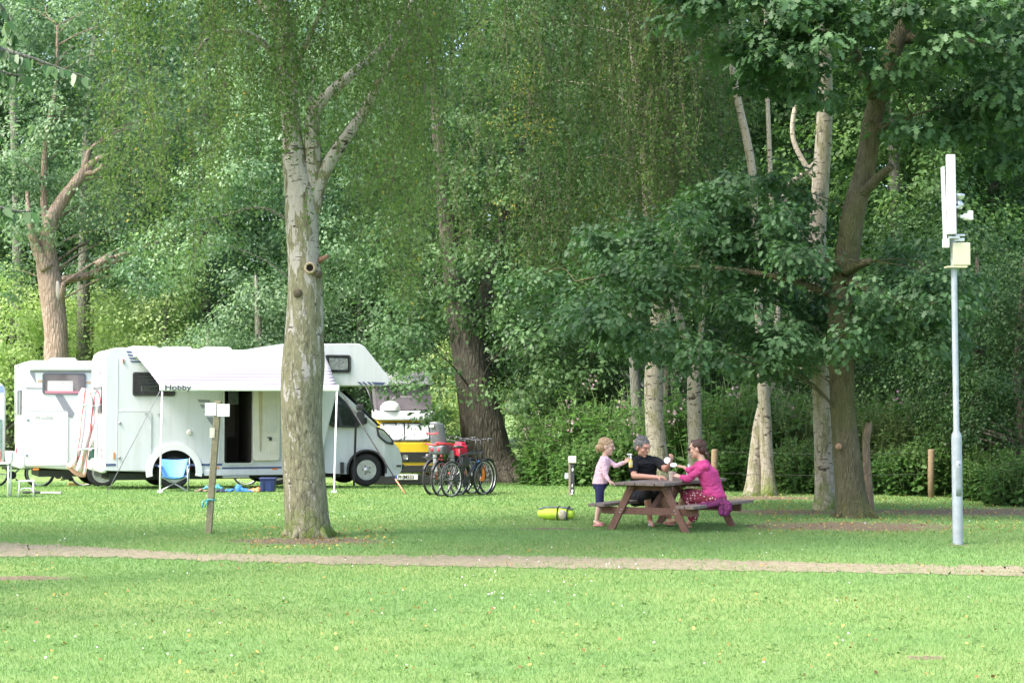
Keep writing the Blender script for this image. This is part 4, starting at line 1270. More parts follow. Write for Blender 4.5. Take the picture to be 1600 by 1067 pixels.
M_ORANGE = plain('amber_lens', (.80, .22, .04), .3, var=.1)
M_RED = plain('red_lens', (.55, .03, .03), .25, var=.1)
M_CHROME = plain('clear_lamp', (.62, .65, .68), .12, metal=.55, var=.2, scale=20)
M_CREAM = plain('cream_panel', (.66, .62, .54), .5, var=.06)
M_ALU = plain('aluminium', (.60, .61, .62), .38, metal=.7, var=.1)
M_WHITE = plain('white_plastic', (.80, .80, .79), .45, var=.04)
M_STRAP = plain('black_strap', (.03, .03, .03), .8, var=.2)

def wheel(parent, c, r, w, rim_r, spokes=0, side=-1, rim=None, name='wheel'):
    """tyre on a y axis; side -1 faces local -y"""
    x, y, z = c
    mb = MB()
    prof = [(rim_r * .98, -w / 2 + .012), (rim_r * 1.10, -w / 2 + .002), (r * .90, -w / 2 - .004), (r * .965, -w / 2 + .012), (r, -w / 2 + .035), (r, w / 2 - .035), (r * .965, w / 2 - .012), (r * .9, w / 2), (rim_r, w / 2 - .01)]
    mb.lathe(prof, (x, y, z), 'y', 44)
    t = mb.build(name, M_RUBBER, parent)
    mb = MB(); s = side
    f = -w / 2 if s < 0 else w / 2
    mb.lathe([(rim_r * 1.03, f + .0 * s), (rim_r * .97, f - .004), (rim_r * .90, f + .022), (rim_r * .62, f + .04), (rim_r * .52, f + .012), (rim_r * .30, f + .006), (rim_r * .27, f - .018), (.001, f - .022)] if s < 0 else
             [(.001, f + .022), (rim_r * .27, f + .018), (rim_r * .5, f - .01), (rim_r * .9, f - .022), (rim_r * 1.03, f)], (x, y, z), 'y', 36)
    mb.cm = 1
    n = 15 if spokes == 0 else spokes
    for k in range(n):
        a = 2 * math.pi * k / n
        if spokes == 0:
            q = (x + math.cos(a) * rim_r * .80, y + f + .024, z + math.sin(a) * rim_r * .80)
            mb.lathe([(.020, -.006), (.001, -.0065)], q, 'y', 8)
        else:
            p0 = Vector((x + math.cos(a) * rim_r * .30, y + f + .004, z + math.sin(a) * rim_r * .30)); p1 = Vector((x + math.cos(a) * rim_r * .86, y + f + .012, z + math.sin(a) * rim_r * .86))
            mb.beam(p0, p1, .004, .05, up=(0, 1, 0))
    for k in range(5):
        a = 2 * math.pi * (k + .5) / 5
        q = (x + math.cos(a) * rim_r * .42, y + f + .008, z + math.sin(a) * rim_r * .42)
        mb.lathe([(.017, -.0), (.015, -.014), (.001, -.015)], q, 'y', 8)
    mb.build('rim', [rim or M_RIM, M_DTRIM], t)
    return t

def panel(poly, v, th, mat, parent, name, bevel=0.006, seg=2):
    """flat rounded panel lying on the vertical plane y=v, th thick towards -y"""
    mb = MB(); mb.prism(poly, v - th, v)
    return mb.build(name, mat, parent, bevel=bevel, seg=seg) if bevel else mb.build(name, mat, parent)

def rrect(u0, z0, u1, z1, r, n=5):
    return fillet([(u0, z0), (u1, z0), (u1, z1), (u0, z1)], r, n)

def ring_panel(poly_out, poly_in, v, th, mat, parent, name):
    mb = MB(); n = len(poly_out)
    vs = [(p[0], v - th, p[1]) for p in poly_out] + [(p[0], v - th, p[1]) for p in poly_in] + [(p[0], v, p[1]) for p in poly_out] + [(p[0], v, p[1]) for p in poly_in]
    fs = []
    for k in range(n):
        k2 = (k + 1) % n
        fs += [(k, k2, n + k2, n + k), (2 * n + k2, 2 * n + k, 3 * n + k, 3 * n + k2), (k, 2 * n + k, 2 * n + k2, k2), (n + k, n + k2, 3 * n + k2, 3 * n + k)]
    mb._add(vs, fs, False)
    return mb.build(name, mat, parent)

def window(parent, v, u0, z0, u1, z1, r=.07, frame=M_DTRIM, glass=M_GLASS, inner=None):
    o = ring_panel(rrect(u0, z0, u1, z1, r), rrect(u0 + .035, z0 + .035, u1 - .035, z1 - .035, r * .7), v, .022, frame, parent, 'window')
    panel(rrect(u0 + .036, z0 + .036, u1 - .036, z1 - .036, r * .7), v + .002, .018, glass, o, 'pane', 0)
    if inner: inner(o)
    return o

def seam(parent, v, u0, z0, u1, z1, r, mat=M_TRIM, name='locker_door', w=.010):
    o = panel(rrect(u0, z0, u1, z1, r), v, .010, M_BODY if mat is M_TRIM else M_BODYW, parent, name, .004)
    ring_panel(rrect(u0 - w, z0 - w, u1 + w, z1 + w, r + w), rrect(u0, z0, u1, z1, r), v, .013, M_TRIM, o, 'seal')
    return o

def arch_cutter(c, r, v0, v1, zb):
    mb = MB(); pts = [(c[0] + r * math.cos(a), c[1] + r * math.sin(a)) for a in [math.pi * k / 16 for k in range(17)]]
    pts += [(c[0] - r, zb), (c[0] + r, zb)]
    mb.prism(pts, v0, v1)
    return mb.build('cutter', M_DTRIM)

# ------------------------------------------------------------------ the white camper with the bed over the cab
def camper_one():
    PHI = math.radians(20)
    X0 = (165 - 800) / FPX * 37.3
    F = Frame((X0, 37.3, 0), PHI); A = F.at
    t = thing('camper', (X0, 37.3, gz(0, 38)), PHI, 'large white camper with overcab bed, extended awning and open side door', 'camper van')
    W = 2.25
    zs = .31  # skirt
    roof = A(300, 547)[1]
    r0 = A(165, 736)
    uc = 4.86                       # end of the living box above the cab door
    al = [A(388, 550), A(440, 537), A(566, 536), A(609, 590)]
    poly = [(0, .40), (0, 2.92), (al[0][0], roof + .02), al[1], al[2], al[3], (A(609, 597)[0] - .03, A(600, 602)[1]), A(528, 602), (A(524, 640)[0], 1.9), (A(500, 700)[0], .5), (A(500, 740)[0], .29), (3.2, .27)]
    rads = [.05, .30, .35, .30, .30, .28, .12, .05, .1, .1, .02, .0]
    mb = MB(); mb.prism(fillet(poly, rads, 7), 0, W)
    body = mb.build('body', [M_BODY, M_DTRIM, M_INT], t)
    # wheel arch and door opening cut out of the body
    rw = A(272, 738)[0]; fw = A(575, 738)[0]
    c1 = arch_cutter((rw, .36), .46, -.2, .42, -.2)
    c2 = arch_cutter((rw, .36), .44, W - .40, W + .2, -.2)
    d0, d1 = A(350, 716), A(393, 716)
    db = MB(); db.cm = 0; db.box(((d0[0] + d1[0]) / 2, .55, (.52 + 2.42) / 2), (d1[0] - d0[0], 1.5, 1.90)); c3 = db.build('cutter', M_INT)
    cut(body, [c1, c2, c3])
    m = body.modifiers.new('b', 'BEVEL'); m.width = .06; m.segments = 4; m.limit_method = 'ANGLE'; m.angle_limit = math.radians(55)
    # frame under the floor
    mb = MB(); mb.box((2.6, W / 2, .26), (4.9, 1.5, .14)); mb.box((4.0, .5, .30), (.9, .12, .14)); mb.box((.5, W / 2, .30), (1.0, 1.2, .12)); mb.build('chassis', M_DTRIM, t)
    mb = MB(); a_, b_ = A(348, 740), A(390, 740); mb.box(((a_[0] + b_[0]) / 2, .20, .24), (b_[0] - a_[0], .35, .05)); mb.build('step', M_ALU, t, bevel=.01)
    # cab
    def cu(px, py, v=.08): return A(px, py, v)
    pts = [cu(500, 602), cu(531, 607), cu(560, 634), cu(590, 664), cu(604, 680), cu(618, 690), cu(629, 702), cu(634, 718), cu(633, 735), cu(627, 742), cu(607, 744), cu(500, 744)]
    pts[-1] = (pts[-1][0], .30)
    CW = 2.05
    sec = fillet(pts, [0, .03, .1, .15, .05, .08, .1, .08, .06, .05, .03, 0], 4)
    # taper the plan towards the nose
    mb = MB(); vs = []; n = len(sec); um = max(p[0] for p in sec); u5 = cu(560, 700)[0]
    for v_, sgn in ((0, -1), (1, 1)):
        for p in sec:
            k = max(0, (p[0] - u5) / (um - u5)); h = max(0, (p[1] - 1.25) / .9)
            half = CW / 2 - .26 * k ** 2.2 - .13 * min(1, h)
            vs.append((p[0] - .0, W / 2 + sgn * half, p[1]))
    mid = []
    for p in sec:
        mid.append((p[0] + .10 * max(0, (p[0] - u5) / (um - u5)), W / 2, p[1]))
    vs = vs[:n] + mid + vs[n:]
    fs = [tuple(range(n)), tuple(reversed(range(2 * n, 3 * n)))]
    for k in range(n):
        k2 = (k + 1) % n
        fs += [(k2, k, n + k, n + k2), (n + k2, n + k, 2 * n + k, 2 * n + k2)]
    mb._add(vs, fs, False)
    cab = mb.build('cab', [M_BODY, M_DTRIM], t)
    fz = .345
    cut(cab, [arch_cutter((fw, fz), .43, -.3, .45, -.3), arch_cutter((fw, fz), .43, W - .45, W + .3, -.3)])
    m = cab.modifiers.new('b', 'BEVEL'); m.width = .05; m.segments = 4; m.limit_method = 'ANGLE'; m.angle_limit = math.radians(40)
    wheel(t, (fw, .22, fz), .345, .21, .21); wheel(t, (fw, W - .22, fz), .345, .21, .21, side=1)
    wheel(t, (rw, .16, .345), .345, .21, .21); wheel(t, (rw, W - .16, .345), .345, .21, .21, side=1)
    # arch lips
    def lip(c, r, v, mat, name, w=.05):
        mb = MB(); o_ = [(c[0] + (r + w) * math.cos(a), c[1] + (r + w) * math.sin(a)) for a in [math.pi * (k / 20 * 1.12 - .06) for k in range(21)]]
        i_ = [(c[0] + r * math.cos(a), c[1] + r * math.sin(a)) for a in [math.pi * (k / 20 * 1.12 - .06) for k in range(21)]]
        vs = [(p[0], v - .03, p[1]) for p in o_] + [(p[0], v - .03, p[1]) for p in i_] + [(p[0], v + .02, p[1]) for p in o_] + [(p[0], v + .02, p[1]) for p in i_]
        n = 21; fs = []
        for k in range(n - 1): fs += [(k, k + 1, n + k + 1, n + k), (2 * n + k, 2 * n + k + 1, k + 1, k), (n + k, n + k + 1, 3 * n + k + 1, 3 * n + k), (3 * n + k, 3 * n + k + 1, 2 * n + k + 1, 2 * n + k)]
        mb._add(vs, fs, False); return mb.build(name, mat, t)
    lip((rw, .36), .45, -.0, M_BODYW, 'wheel_arch', .13)
    lip((fw, fz), .41, .10, M_DTRIM, 'wheel_arch', .035)
    # cab glass and door lines, on the inclined cab side
    def cabp(pxs, v, th, mat, name, bevel=.0, rr=.05):
        return panel(fillet([A(a, b, v) for a, b in pxs], rr, 4), v, th, mat, t, name, bevel)
    vt = .06
    # the side leans inward above the belt line, so the glass follows it
    def lean_panel(pxs, mat, name, off=.012, rr=.05):
        poly = fillet([A(a, b, .11) for a, b in pxs], rr, 4)
        mb = MB(); n = len(poly)
        def vv(p): return W / 2 - (CW / 2 - .13 * min(1, max(0, (p[1] - 1.25) / .9)) - .26 * max(0, (p[0] - u5) / (um - u5)) ** 2.2)
        vs = [(p[0], vv(p) - off, p[1]) for p in poly] + [(p[0], vv(p) + .01, p[1]) for p in poly]
        fs = [tuple(range(n)), tuple(reversed(range(n, 2 * n)))] + [((k + 1) % n, k, n + k, n + (k + 1) % n) for k in range(n)]
        mb._add(vs, fs, False); return mb.build(name, mat, t)
    g = lean_panel([(497, 613), (527, 613), (541, 626), (560, 655), (562, 667), (520, 667), (503, 655), (497, 635)], M_DTRIM, 'side_window', .010)
    lean_panel([(499, 615), (523, 615), (530, 664), (517, 664), (505, 652), (499, 635)], M_GLASS, 'pane', .016, .02)
    lean_panel([(527, 616), (541, 630), (556, 655), (557, 664), (535, 664)], M_GLASS, 'pane', .016, .02)
    hl = lean_panel([(588, 665), (601, 670), (616, 685), (618, 695), (604, 692), (591, 681)], M_DTRIM, 'headlight', .018, .03)
    lean_panel([(591, 669), (600, 673), (613, 686), (614, 691), (605, 689), (594, 680)], M_CHROME, 'lens', .026, .03)
    for pxs in ([(505, 667), (507, 700), (506, 740)], [(566, 668), (567, 699), (558, 700)]):
        mb = MB(); q = [A(a, b, .095) for a, b in pxs]
        mb.tube([(u, .095, z) for u, z in q], .004, 5); mb.build('door_seam', M_TRIM, t)
    mb = MB(); q = A(501, 674, .10); mb.box((q[0], .085, q[1]), (.055, .03, .20)); mb.build('door_handle', M_DTRIM, t, bevel=.012)
    mb = MB()
    q = A(562, 645, -.05); mb.box((q[0] + .02, .0, q[1] + .13), (.15, .12, .13)); mb.box((q[0] + .04, .0, q[1] - .10), (.15, .10, .30)); mb.box((q[0] + .10, .09, q[1] - .16), (.20, .10, .14))
    mb.build('wing_mirror', M_DTRIM, t, bevel=.03, seg=3)
    q0, q1 = A(622, 726, .14), A(634, 742, .14)
    mb = MB(); mb.box((q0[0] + .04, .22, q0[1] - .02), (.10, .05, .05)); mb.build('fog_lamp_recess', M_DTRIM, t, bevel=.01)
    mb = MB(); mb.box((fw - .55, .12, .40), (.06, .14, .24)); mb.build('mud_flap', M_DTRIM, t)
    # bonnet grille and bumper at the nose
    mb = MB(); mb.box((um - .02, W / 2, .62), (.10, 1.2, .16)); mb.box((um + .02, W / 2, .40), (.08, 1.5, .10)); mb.build('grille', M_DTRIM, t, bevel=.02)
    mb = MB()
    ws = [A(538, 611, .3), A(590, 666, .3)]
    vs = [(ws[0][0] + .02, .32, ws[0][1] + .02), (ws[1][0] + .03, .20, ws[1][1] + .02), (ws[1][0] + .15, W / 2, ws[1][1] + .02), (ws[0][0] + .10, W / 2, ws[0][1] + .02), (ws[1][0] + .03, W - .20, ws[1][1] + .02), (ws[0][0] + .02, W - .32, ws[0][1] + .02)]
    mb._add(vs, [(0, 1, 2, 3), (3, 2, 4, 5)], True); mb.build('windscreen', M_GLASS, t, solid=.02)
    # windows of the living box
    def w_(px0, py0, px1, py1, r=.07, inner=None, frame=M_DTRIM, glass=M_GLASS):
        a, b = A(px0, py1), A(px1, py0); return window(t, -.001, a[0], a[1], b[0], b[1], r, frame, glass, inner)
    def blind(px0, py0, px1, py1):
        a, b = A(px0, py1), A(px1, py0)
        def f(o): panel(rrect(a[0], a[1], b[0], b[1], .02), -.017, .004, plain('silver_blind', (.34, .35, .37), .25, metal=.6, var=.5, scale=16, bmp=.9, bscale=18), o, 'blind', 0)
        return f
    w_(207, 581, 274, 618, .06)
    w_(507, 554, 548, 582, .07, blind(514, 559, 543, 577))
    # lockers
    a, b = A(183, 734), A(236, 642); seam(t, -.001, a[0], a[1], b[0], b[1], .09)
    for px, py in ((187, 660), (186, 714)):
        q = A(px, py); mb = MB(); mb.lathe([(.028, .0), (.028, -.022), (.001, -.024)], (q[0], -.01, q[1]), 'y', 12); mb.build('locker_latch', M_GREYD, t)
    for px, py in ((228, 645), (248, 646)):
        q = A(px, py); mb = MB(); mb.box((q[0], -.02, q[1]), (.06, .03, .02)); mb.build('hinge', M_ALU, t)
    q = A(296, 675); mb = MB(); mb.lathe([(.055, 0), (.055, -.02), (.03, -.03), (.001, -.02)], (q[0], 0, q[1]), 'y', 16); mb.build('vent_cap', M_CREAM, t)
    # door: frame, opening, leaf folded back against the wall
    a, b = A(347, 718), A(396, 600)
    ring_panel(rrect(a[0], .50, b[0] - .0, 2.46, .07), rrect(d0[0], .53, d1[0], 2.42, .05), -.001, .03, M_ALU, t, 'door_frame')
    ub = d1[0]
    da, dbb = A(395, 719, -.06), A(437, 600, -.06)
    leaf = panel(rrect(da[0], da[1], dbb[0], 2.42, .07), -.05, .05, M_CREAM, t, 'entrance_door', .012)
    tr = [(da[0] + .10, 2.25), (da[0] + .20, 2.25), (da[0] + .17, .80), (da[0] + .14, .75)]
    panel(fillet(tr, .02), -.10, .012, plain('door_pocket', (.44, .38, .28), .6, var=.1), leaf, 'grab_bar', .003)
    panel(rrect(da[0] + .24, 1.15, dbb[0] - .05, 2.2, .1), -.10, .010, plain('door_inset', (.56, .54, .50), .5, var=.06), leaf, 'door_window_blind', .004)
    panel(rrect(da[0] + .36, .72, da[0] + .50, .98, .02), -.10, .014, M_CREAM, leaf, 'door_bin', .004)
    mb = MB(); mb.box((da[0] + .36, -.125, 1.03), (.05, .05, .07)); mb.box((da[0] + .34, -.12, 1.06), (.10, .02, .02)); mb.build('door_lock', M_DTRIM, leaf, bevel=.006)
    # something of the inside seen through the door
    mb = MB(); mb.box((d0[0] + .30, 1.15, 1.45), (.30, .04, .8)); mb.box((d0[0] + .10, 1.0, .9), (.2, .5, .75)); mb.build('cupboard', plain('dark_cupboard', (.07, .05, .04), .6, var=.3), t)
    panel(rrect(d0[0] + .30, 1.75, d0[0] + .52, 2.12, .02), 1.12, .02, plain('inside_window', (.30, .36, .40), .2, var=.4, scale=6), t, 'inner_window', 0)
    # long navy lines and decals
    for px0, px1 in ((165, 181), (238, 347)):
        a, b = A(px0, 726), A(px1, 726); za = A(px0, 724)[1]; mb = MB(); mb.box(((a[0] + b[0]) / 2, -.004, .50 if px0 > 200 else .52), (b[0] - a[0], .008, .045)); mb.build('stripe', M_NAVY, t)
    a, b = A(347, 730), A(440, 730); mb = MB(); mb.box(((a[0] + b[0]) / 2, -.004, .425), (b[0] - a[0], .008, .04)); mb.build('stripe', M_NAVY, t)
    for pxs in ([(308, 623), (327, 624), (330, 628), (311, 628)], [(312, 631), (334, 632), (336, 637), (316, 637)], [(318, 642), (334, 642), (336, 647), (322, 647)], [(322, 651), (334, 651), (334, 667), (330, 662)], [(558, 596), (562, 596), (568, 601), (564, 601)], [(565, 596), (569, 596), (575, 601), (571, 601)], [(573, 596), (577, 596), (583, 601), (579, 601)], [(580, 596), (602, 597), (598, 601), (586, 601)]):
        panel([A(a, b) for a, b in pxs], -.0, .006, M_GREYD if pxs[0][1] > 600 else M_NAVY, t, 'decal', 0)
    for k, (yy, x0, x1) in enumerate(((548, 197, 205), (553, 199, 207), (558, 201, 210), (563, 203, 228))):
        panel([A(x0, yy), A(x1, yy + .3), A(x1 + 3, yy + 2.8), A(x0 + 2.5, yy + 2.5)], -.0, .006, M_NAVY, t, 'decal', 0)
    # wall panel joints
    for px in (183, 343, 441):
        q0, q1 = A(px, 722), A(px, 560)
        mb = MB(); mb.box((q0[0], -.003, (q0[1] + q1[1]) / 2), (.008, .006, q1[1] - q0[1])); mb.build('panel_joint', M_TRIM, t)
    # side marker lamps
    for px, py in ((338, 730), (429, 732)):
        q = A(px, py); mb = MB(); mb.box((q[0], -.012, q[1]), (.11, .02, .03)); mb.build('marker_lamp', M_ORANGE, t, bevel=.005)
    q = A(178, 711); mb = MB(); mb.box((q[0], -.012, q[1]), (.03, .02, .14)); mb.build('marker_lamp', M_ORANGE, t, bevel=.005)
    q = A(193, 564); mb = MB(); mb.box((q[0], -.012, q[1]), (.025, .02, .09)); mb.build('marker_lamp', M_RED, t, bevel=.005)
    # skirt rail along the foot
    mb = MB(); a, b = A(238, 742), A(500, 742); mb.box(((rw + .62 + b[0]) / 2, -.0, .33), (b[0] - rw - .62, .03, .12)); mb.build('skirt', M_BODY, t, bevel=.01)
    # awning: case on the roof edge, sloping cloth, front bar, two legs, arms
    ca, cb = A(208, 548), A(505, 556)
    zc = (ca[1] + .0)
    u0, u1 = ca[0], cb[0]
    mb = MB(); mb.box(((u0 + u1) / 2, -.07, zc - .07), (u1 - u0, .15, .13)); mb.build('awning_case', M_BODYW, t, bevel=.04, seg=3)
    bl, br = A(252, 605, -1.25), A(528, 606, -1.25)
    mbb = MB(); mbb.box(((bl[0] + br[0]) / 2, -1.25, (bl[1] + br[1]) / 2), (br[0] - bl[0] + .06, .07, .125)); bar = mbb.build('awning_bar', M_BODYW, t, bevel=.02, seg=3)
    zb = (bl[1] + br[1]) / 2
    def cloth(a, b):
        u = (u0 + (bl[0] - u0) * b) * (1 - a) + (u1 + (br[0] - u1) * b) * a
        return (u, -.12 - 1.11 * b, zc - .04 + (zb + .04 - zc) * b + .02 * math.sin(math.pi * b) - .0 * a)
    def cloth_mat():
        m, nt, b, out = new_mat('awning_cloth')
        sep = nt.nodes.new('ShaderNodeSeparateXYZ'); nt.links.new(coords(nt), sep.inputs[0])
        v = mth(nt, 'MULTIPLY', sep.outputs[1], -1.0)
        st = mth(nt, 'SINE', mth(nt, 'MULTIPLY', v, 64.0))
        washout = ramp(nt, [(.55, (0, 0, 0)), (.72, (1, 1, 1))], v)  # stripes whitened out on the upper cloth, painting its blown-out brightness
        f = mth(nt, 'MULTIPLY', ramp(nt, [(.45, (0, 0, 0)), (.6, (1, 1, 1))], mth(nt, 'MULTIPLY_ADD', st, .5, .5)), washout)
        col = mixc(nt, f, (.60, .60, .62), (.27, .255, .34))
        nt.links.new(col, b.inputs['Base Color']); b.inputs['Roughness'].default_value = .8
        tr_ = nt.nodes.new('ShaderNodeBsdfTranslucent'); nt.links.new(col, tr_.inputs[0])
        mx = nt.nodes.new('ShaderNodeMixShader'); mx.inputs[0].default_value = .3
        nt.links.new(b.outputs[0], mx.inputs[1]); nt.links.new(tr_.outputs[0], mx.inputs[2]); nt.links.new(mx.outputs[0], out.inputs[0])
        return m
    mb = MB(); mb.grid(cloth, 24, 10); mb.build('awning_cloth', cloth_mat(), t, solid=.004)
    text('Hobby', .155, M_DTRIM, bar, (bl[0] + .06, -1.288, zb - .045), (math.pi / 2, 0, 0), .0, bold=.002, sx=1.25)
    for a in (0, 1):
        uu = bl[0] + .02 if a == 0 else br[0] - .02
        px, py = ((250, 770) if a == 0 else (522, 770))
        l = F.loc(G(px, py))
        mb = MB(); mb.tube([(uu, -1.25, zb - .05), (uu + (l.x - uu) * .98, -1.25 + (l.y + 1.25) * .98, .06)], .018, 8); mb.box((l.x, l.y, .03), (.10, .07, .05)); mb.build('awning_leg', M_WHITE, t)
        e = (uu + (.9 if a == 0 else -.9), -.62, zb + .18)
        mb = MB(); mb.tube([(uu, -1.22, zb + .02), e, ((u0 if a == 0 else u1) + (.1 if a == 0 else -.1), -.12, zc - .08)], .022, 6); mb.build('awning_arm', M_WHITE, t)
    # guy line to a peg and straps at the nose
    def line(p, q, r, mat, name):
        mb = MB(); mb.tube([p, q], r, 5); return mb.build(name, mat, t)
    g0 = F.loc(G(167, 771)); line((bl[0], -1.25, zb - .02), (g0.x, g0.y, .02), .009, plain('guy_rope', (.16, .17, .18), .8), 'guy_line')
    g1 = F.loc(G(633, 772)); br2 = (br[0] + .05, -1.2, zb - .03)
    mm = Vector(br2).lerp(g1, .86)
    line(br2, mm, .014, M_STRAP, 'storm_strap'); line(mm, (g1.x, g1.y, .02), .016, plain('orange_peg', (.55, .22, .12), .5), 'peg_spring')
    a, b = A(556, 660, -.1), A(552, 766, -.1)
    mb = MB(); mb.beam((a[0], -.1, a[1]), (b[0], -.15, .02), .05, .008, up=(0, 1, 0)); mb.build('storm_strap', M_STRAP, t)
    # roof hatches
    for px in (233, 287, 350):
        q = A(px, 545); mb = MB(); mb.box((q[0], .9, 2.935), (.62, .6, .07), taper=.86); mb.build('roof_hatch', plain('hatch', (.6, .61, .62), .35, var=.05), t, bevel=.03, seg=3)
    # rear face: lamp cluster, panels, bumper, folded bicycle rack
    mb = MB(); mb.box((-.01, .14, .78), (.06, .16, .34)); mb.build('tail_lamp', plain('tail_housing', (.72, .70, .70), .3), t, bevel=.03, seg=3)
    for z in (.70, .82): mb = MB(); mb.lathe([(.001, -.045), (.045, -.04), (.05, -.02)], (-.01, .13, z), 'x', 14); mb.build('tail_light', M_RED, t)
    mb = MB(); mb.lathe([(.001, -.02), (.03, -.015), (.03, 0)], (.0, W / 2 - .3, 2.42), 'x', 12); mb.build('marker_lamp', M_RED, t)
    mb = MB(); mb.box((-.02, W / 2, .48), (.14, W - .06, .26)); mb.build('rear_bumper', M_BODYW, t, bevel=.05, seg=3)
    mb = MB(); mb.box((-.01, W / 2, 1.85), (.03, 1.3, .55)); mb.build('rear_window', M_GLASS, t, bevel=.01)
    mb = MB()
    for y in (.55, 1.65):
        mb.tube([(-.01, y, 1.75), (-.10, y, 1.72), (-.12, y, .85), (-.42, y, .82)], .018, 7)
    mb.tube([(-.12, .4, 1.72), (-.12, 1.8, 1.72)], .018, 7); mb.tube([(-.42, .3, .82), (-.42, 1.95, .82)], .025, 7); mb.tube([(-.25, .3, .82), (-.25, 1.95, .82)], .025, 7)
    mb.tube([(-.12, .55, 1.72), (-.42, .55, 1.74), (-.42, 1.65, 1.74), (-.12, 1.65, 1.72)], .015, 7)
    mb.build('bicycle_rack', M_ALU, t)
    return t, F, A
CAMP1, F1, A1 = camper_one()

# ------------------------------------------------------------------ striped towel on the rack, and what hangs beside it
def towel():
    d = 38.3
    base = P(133, 735, d)
    t = thing('beach_towel', base, 0, 'long red and white striped towel hanging over the bicycle rack between the two campers', 'towel')
    outline_l = [(128, 606), (122, 618), (119, 640), (118, 665), (117, 690), (115, 715), (104, 727)]
    outline_r = [(140, 608), (152, 625), (156, 640), (155, 655), (148, 672), (140, 700), (134, 743)]
    L_, R_ = catmull(outline_l, 6), catmull(outline_r, 6); n = len(L_) - 1
    def fn(a, b):
        i = b * n; k = min(n - 1, int(i)); f = i - k
        l = L_[k] * (1 - f) + L_[k + 1] * f; r = R_[k] * (1 - f) + R_[k + 1] * f
        px = l[0] * (1 - a) + r[0] * a; py = l[1] * (1 - a) + r[1] * a
        w = P(px, py, d + .05 * math.sin(a * 16 + b * 2) * (.3 + b) - .05 * math.sin(math.pi * a)) - base
        return w
    mb = MB(); mb.grid(fn, 40, 36)
    m, nt, b, out = new_mat('towel_stripes')
    sep = nt.nodes.new('ShaderNodeSeparateXYZ'); nt.links.new(coords(nt), sep.inputs[0])
    n1 = ntex(nt, 2.0, 2, .5, coords(nt))
    x = mth(nt, 'ADD', mth(nt, 'ADD', sep.outputs[0], mth(nt, 'MULTIPLY', sep.outputs[2], -.11)), mth(nt, 'MULTIPLY', n1, .05))
    f = mth(nt, 'FRACT', mth(nt, 'MULTIPLY', x, 4.8))
    col = ramp(nt, [(0, (.76, .72, .72)), (.16, (.76, .72, .72)), (.18, (.66, .10, .09)), (.27, (.66, .10, .09)), (.29, (.8, .76, .76)), (.46, (.8, .76, .76)), (.48, (.45, .42, .58)), (.54, (.45, .42, .58)), (.56, (.8, .77, .76)), (.74, (.8, .77, .76)), (.76, (.72, .40, .26)), (.82, (.72, .40, .26)), (.84, (.8, .77, .76))], f, 'CONSTANT')
    nt.links.new(col, b.inputs['Base Color']); b.inputs['Roughness'].default_value = .95
    bump(nt, b, ntex(nt, 90, 2, .5), .3, .004)
    mb.build('cloth', m, t, solid=.008)
    mb = MB()
    def fn2(a, b):
        px = 104 + (134 - 104) * a; py = 727 + 16 * a + b * (4 + 6 * math.sin(math.pi * a)) ; return P(px, py - 2, d + .03) - base
    mb.grid(fn2, 12, 3); mb.build('hem', plain('towel_hem', (.50, .30, .22), .95), t, solid=.01)
    # bunched end of the towel over the rack
    mb = MB(); q = [P(a, b, d + .08) - base for a, b in ((142, 612), (152, 628), (157, 648), (156, 660))]
    mb.tube(catmull([tuple(x) for x in q], 5), [.07, .09, .1, .1, .1, .1, .1, .1, .1, .1, .1, .1, .1, .1, .08, .06], 10, jit=.25); mb.build('bunched_end', m, t)
    # bags on the rack
    c = P(146, 700, 39.0)
    b_ = thing('shopping_bag', c, 0, 'dark green and patterned bag hanging below the striped towel', 'bag')
    mb = MB(); mb.box((0, 0, -.12), (.22, .2, .30), taper=.8); mb.build('bag_body', plain('green_bag', (.03, .09, .07), .8, var=.3), b_, bevel=.05, seg=3)
    mb = MB(); mb.box((-.03, -.07, .10), (.20, .14, .18), taper=.9); mb.build('patterned_cloth', plain('pattern', (.40, .42, .36), .8, var=.7, scale=40), b_, bevel=.05, seg=3)
    mb = MB(); mb.tube([(-.08, -.05, .15), (-.06, -.05, .32), (.06, -.05, .32), (.08, -.05, .15)], .008, 5); mb.build('handle', M_STRAP, b_)
towel()

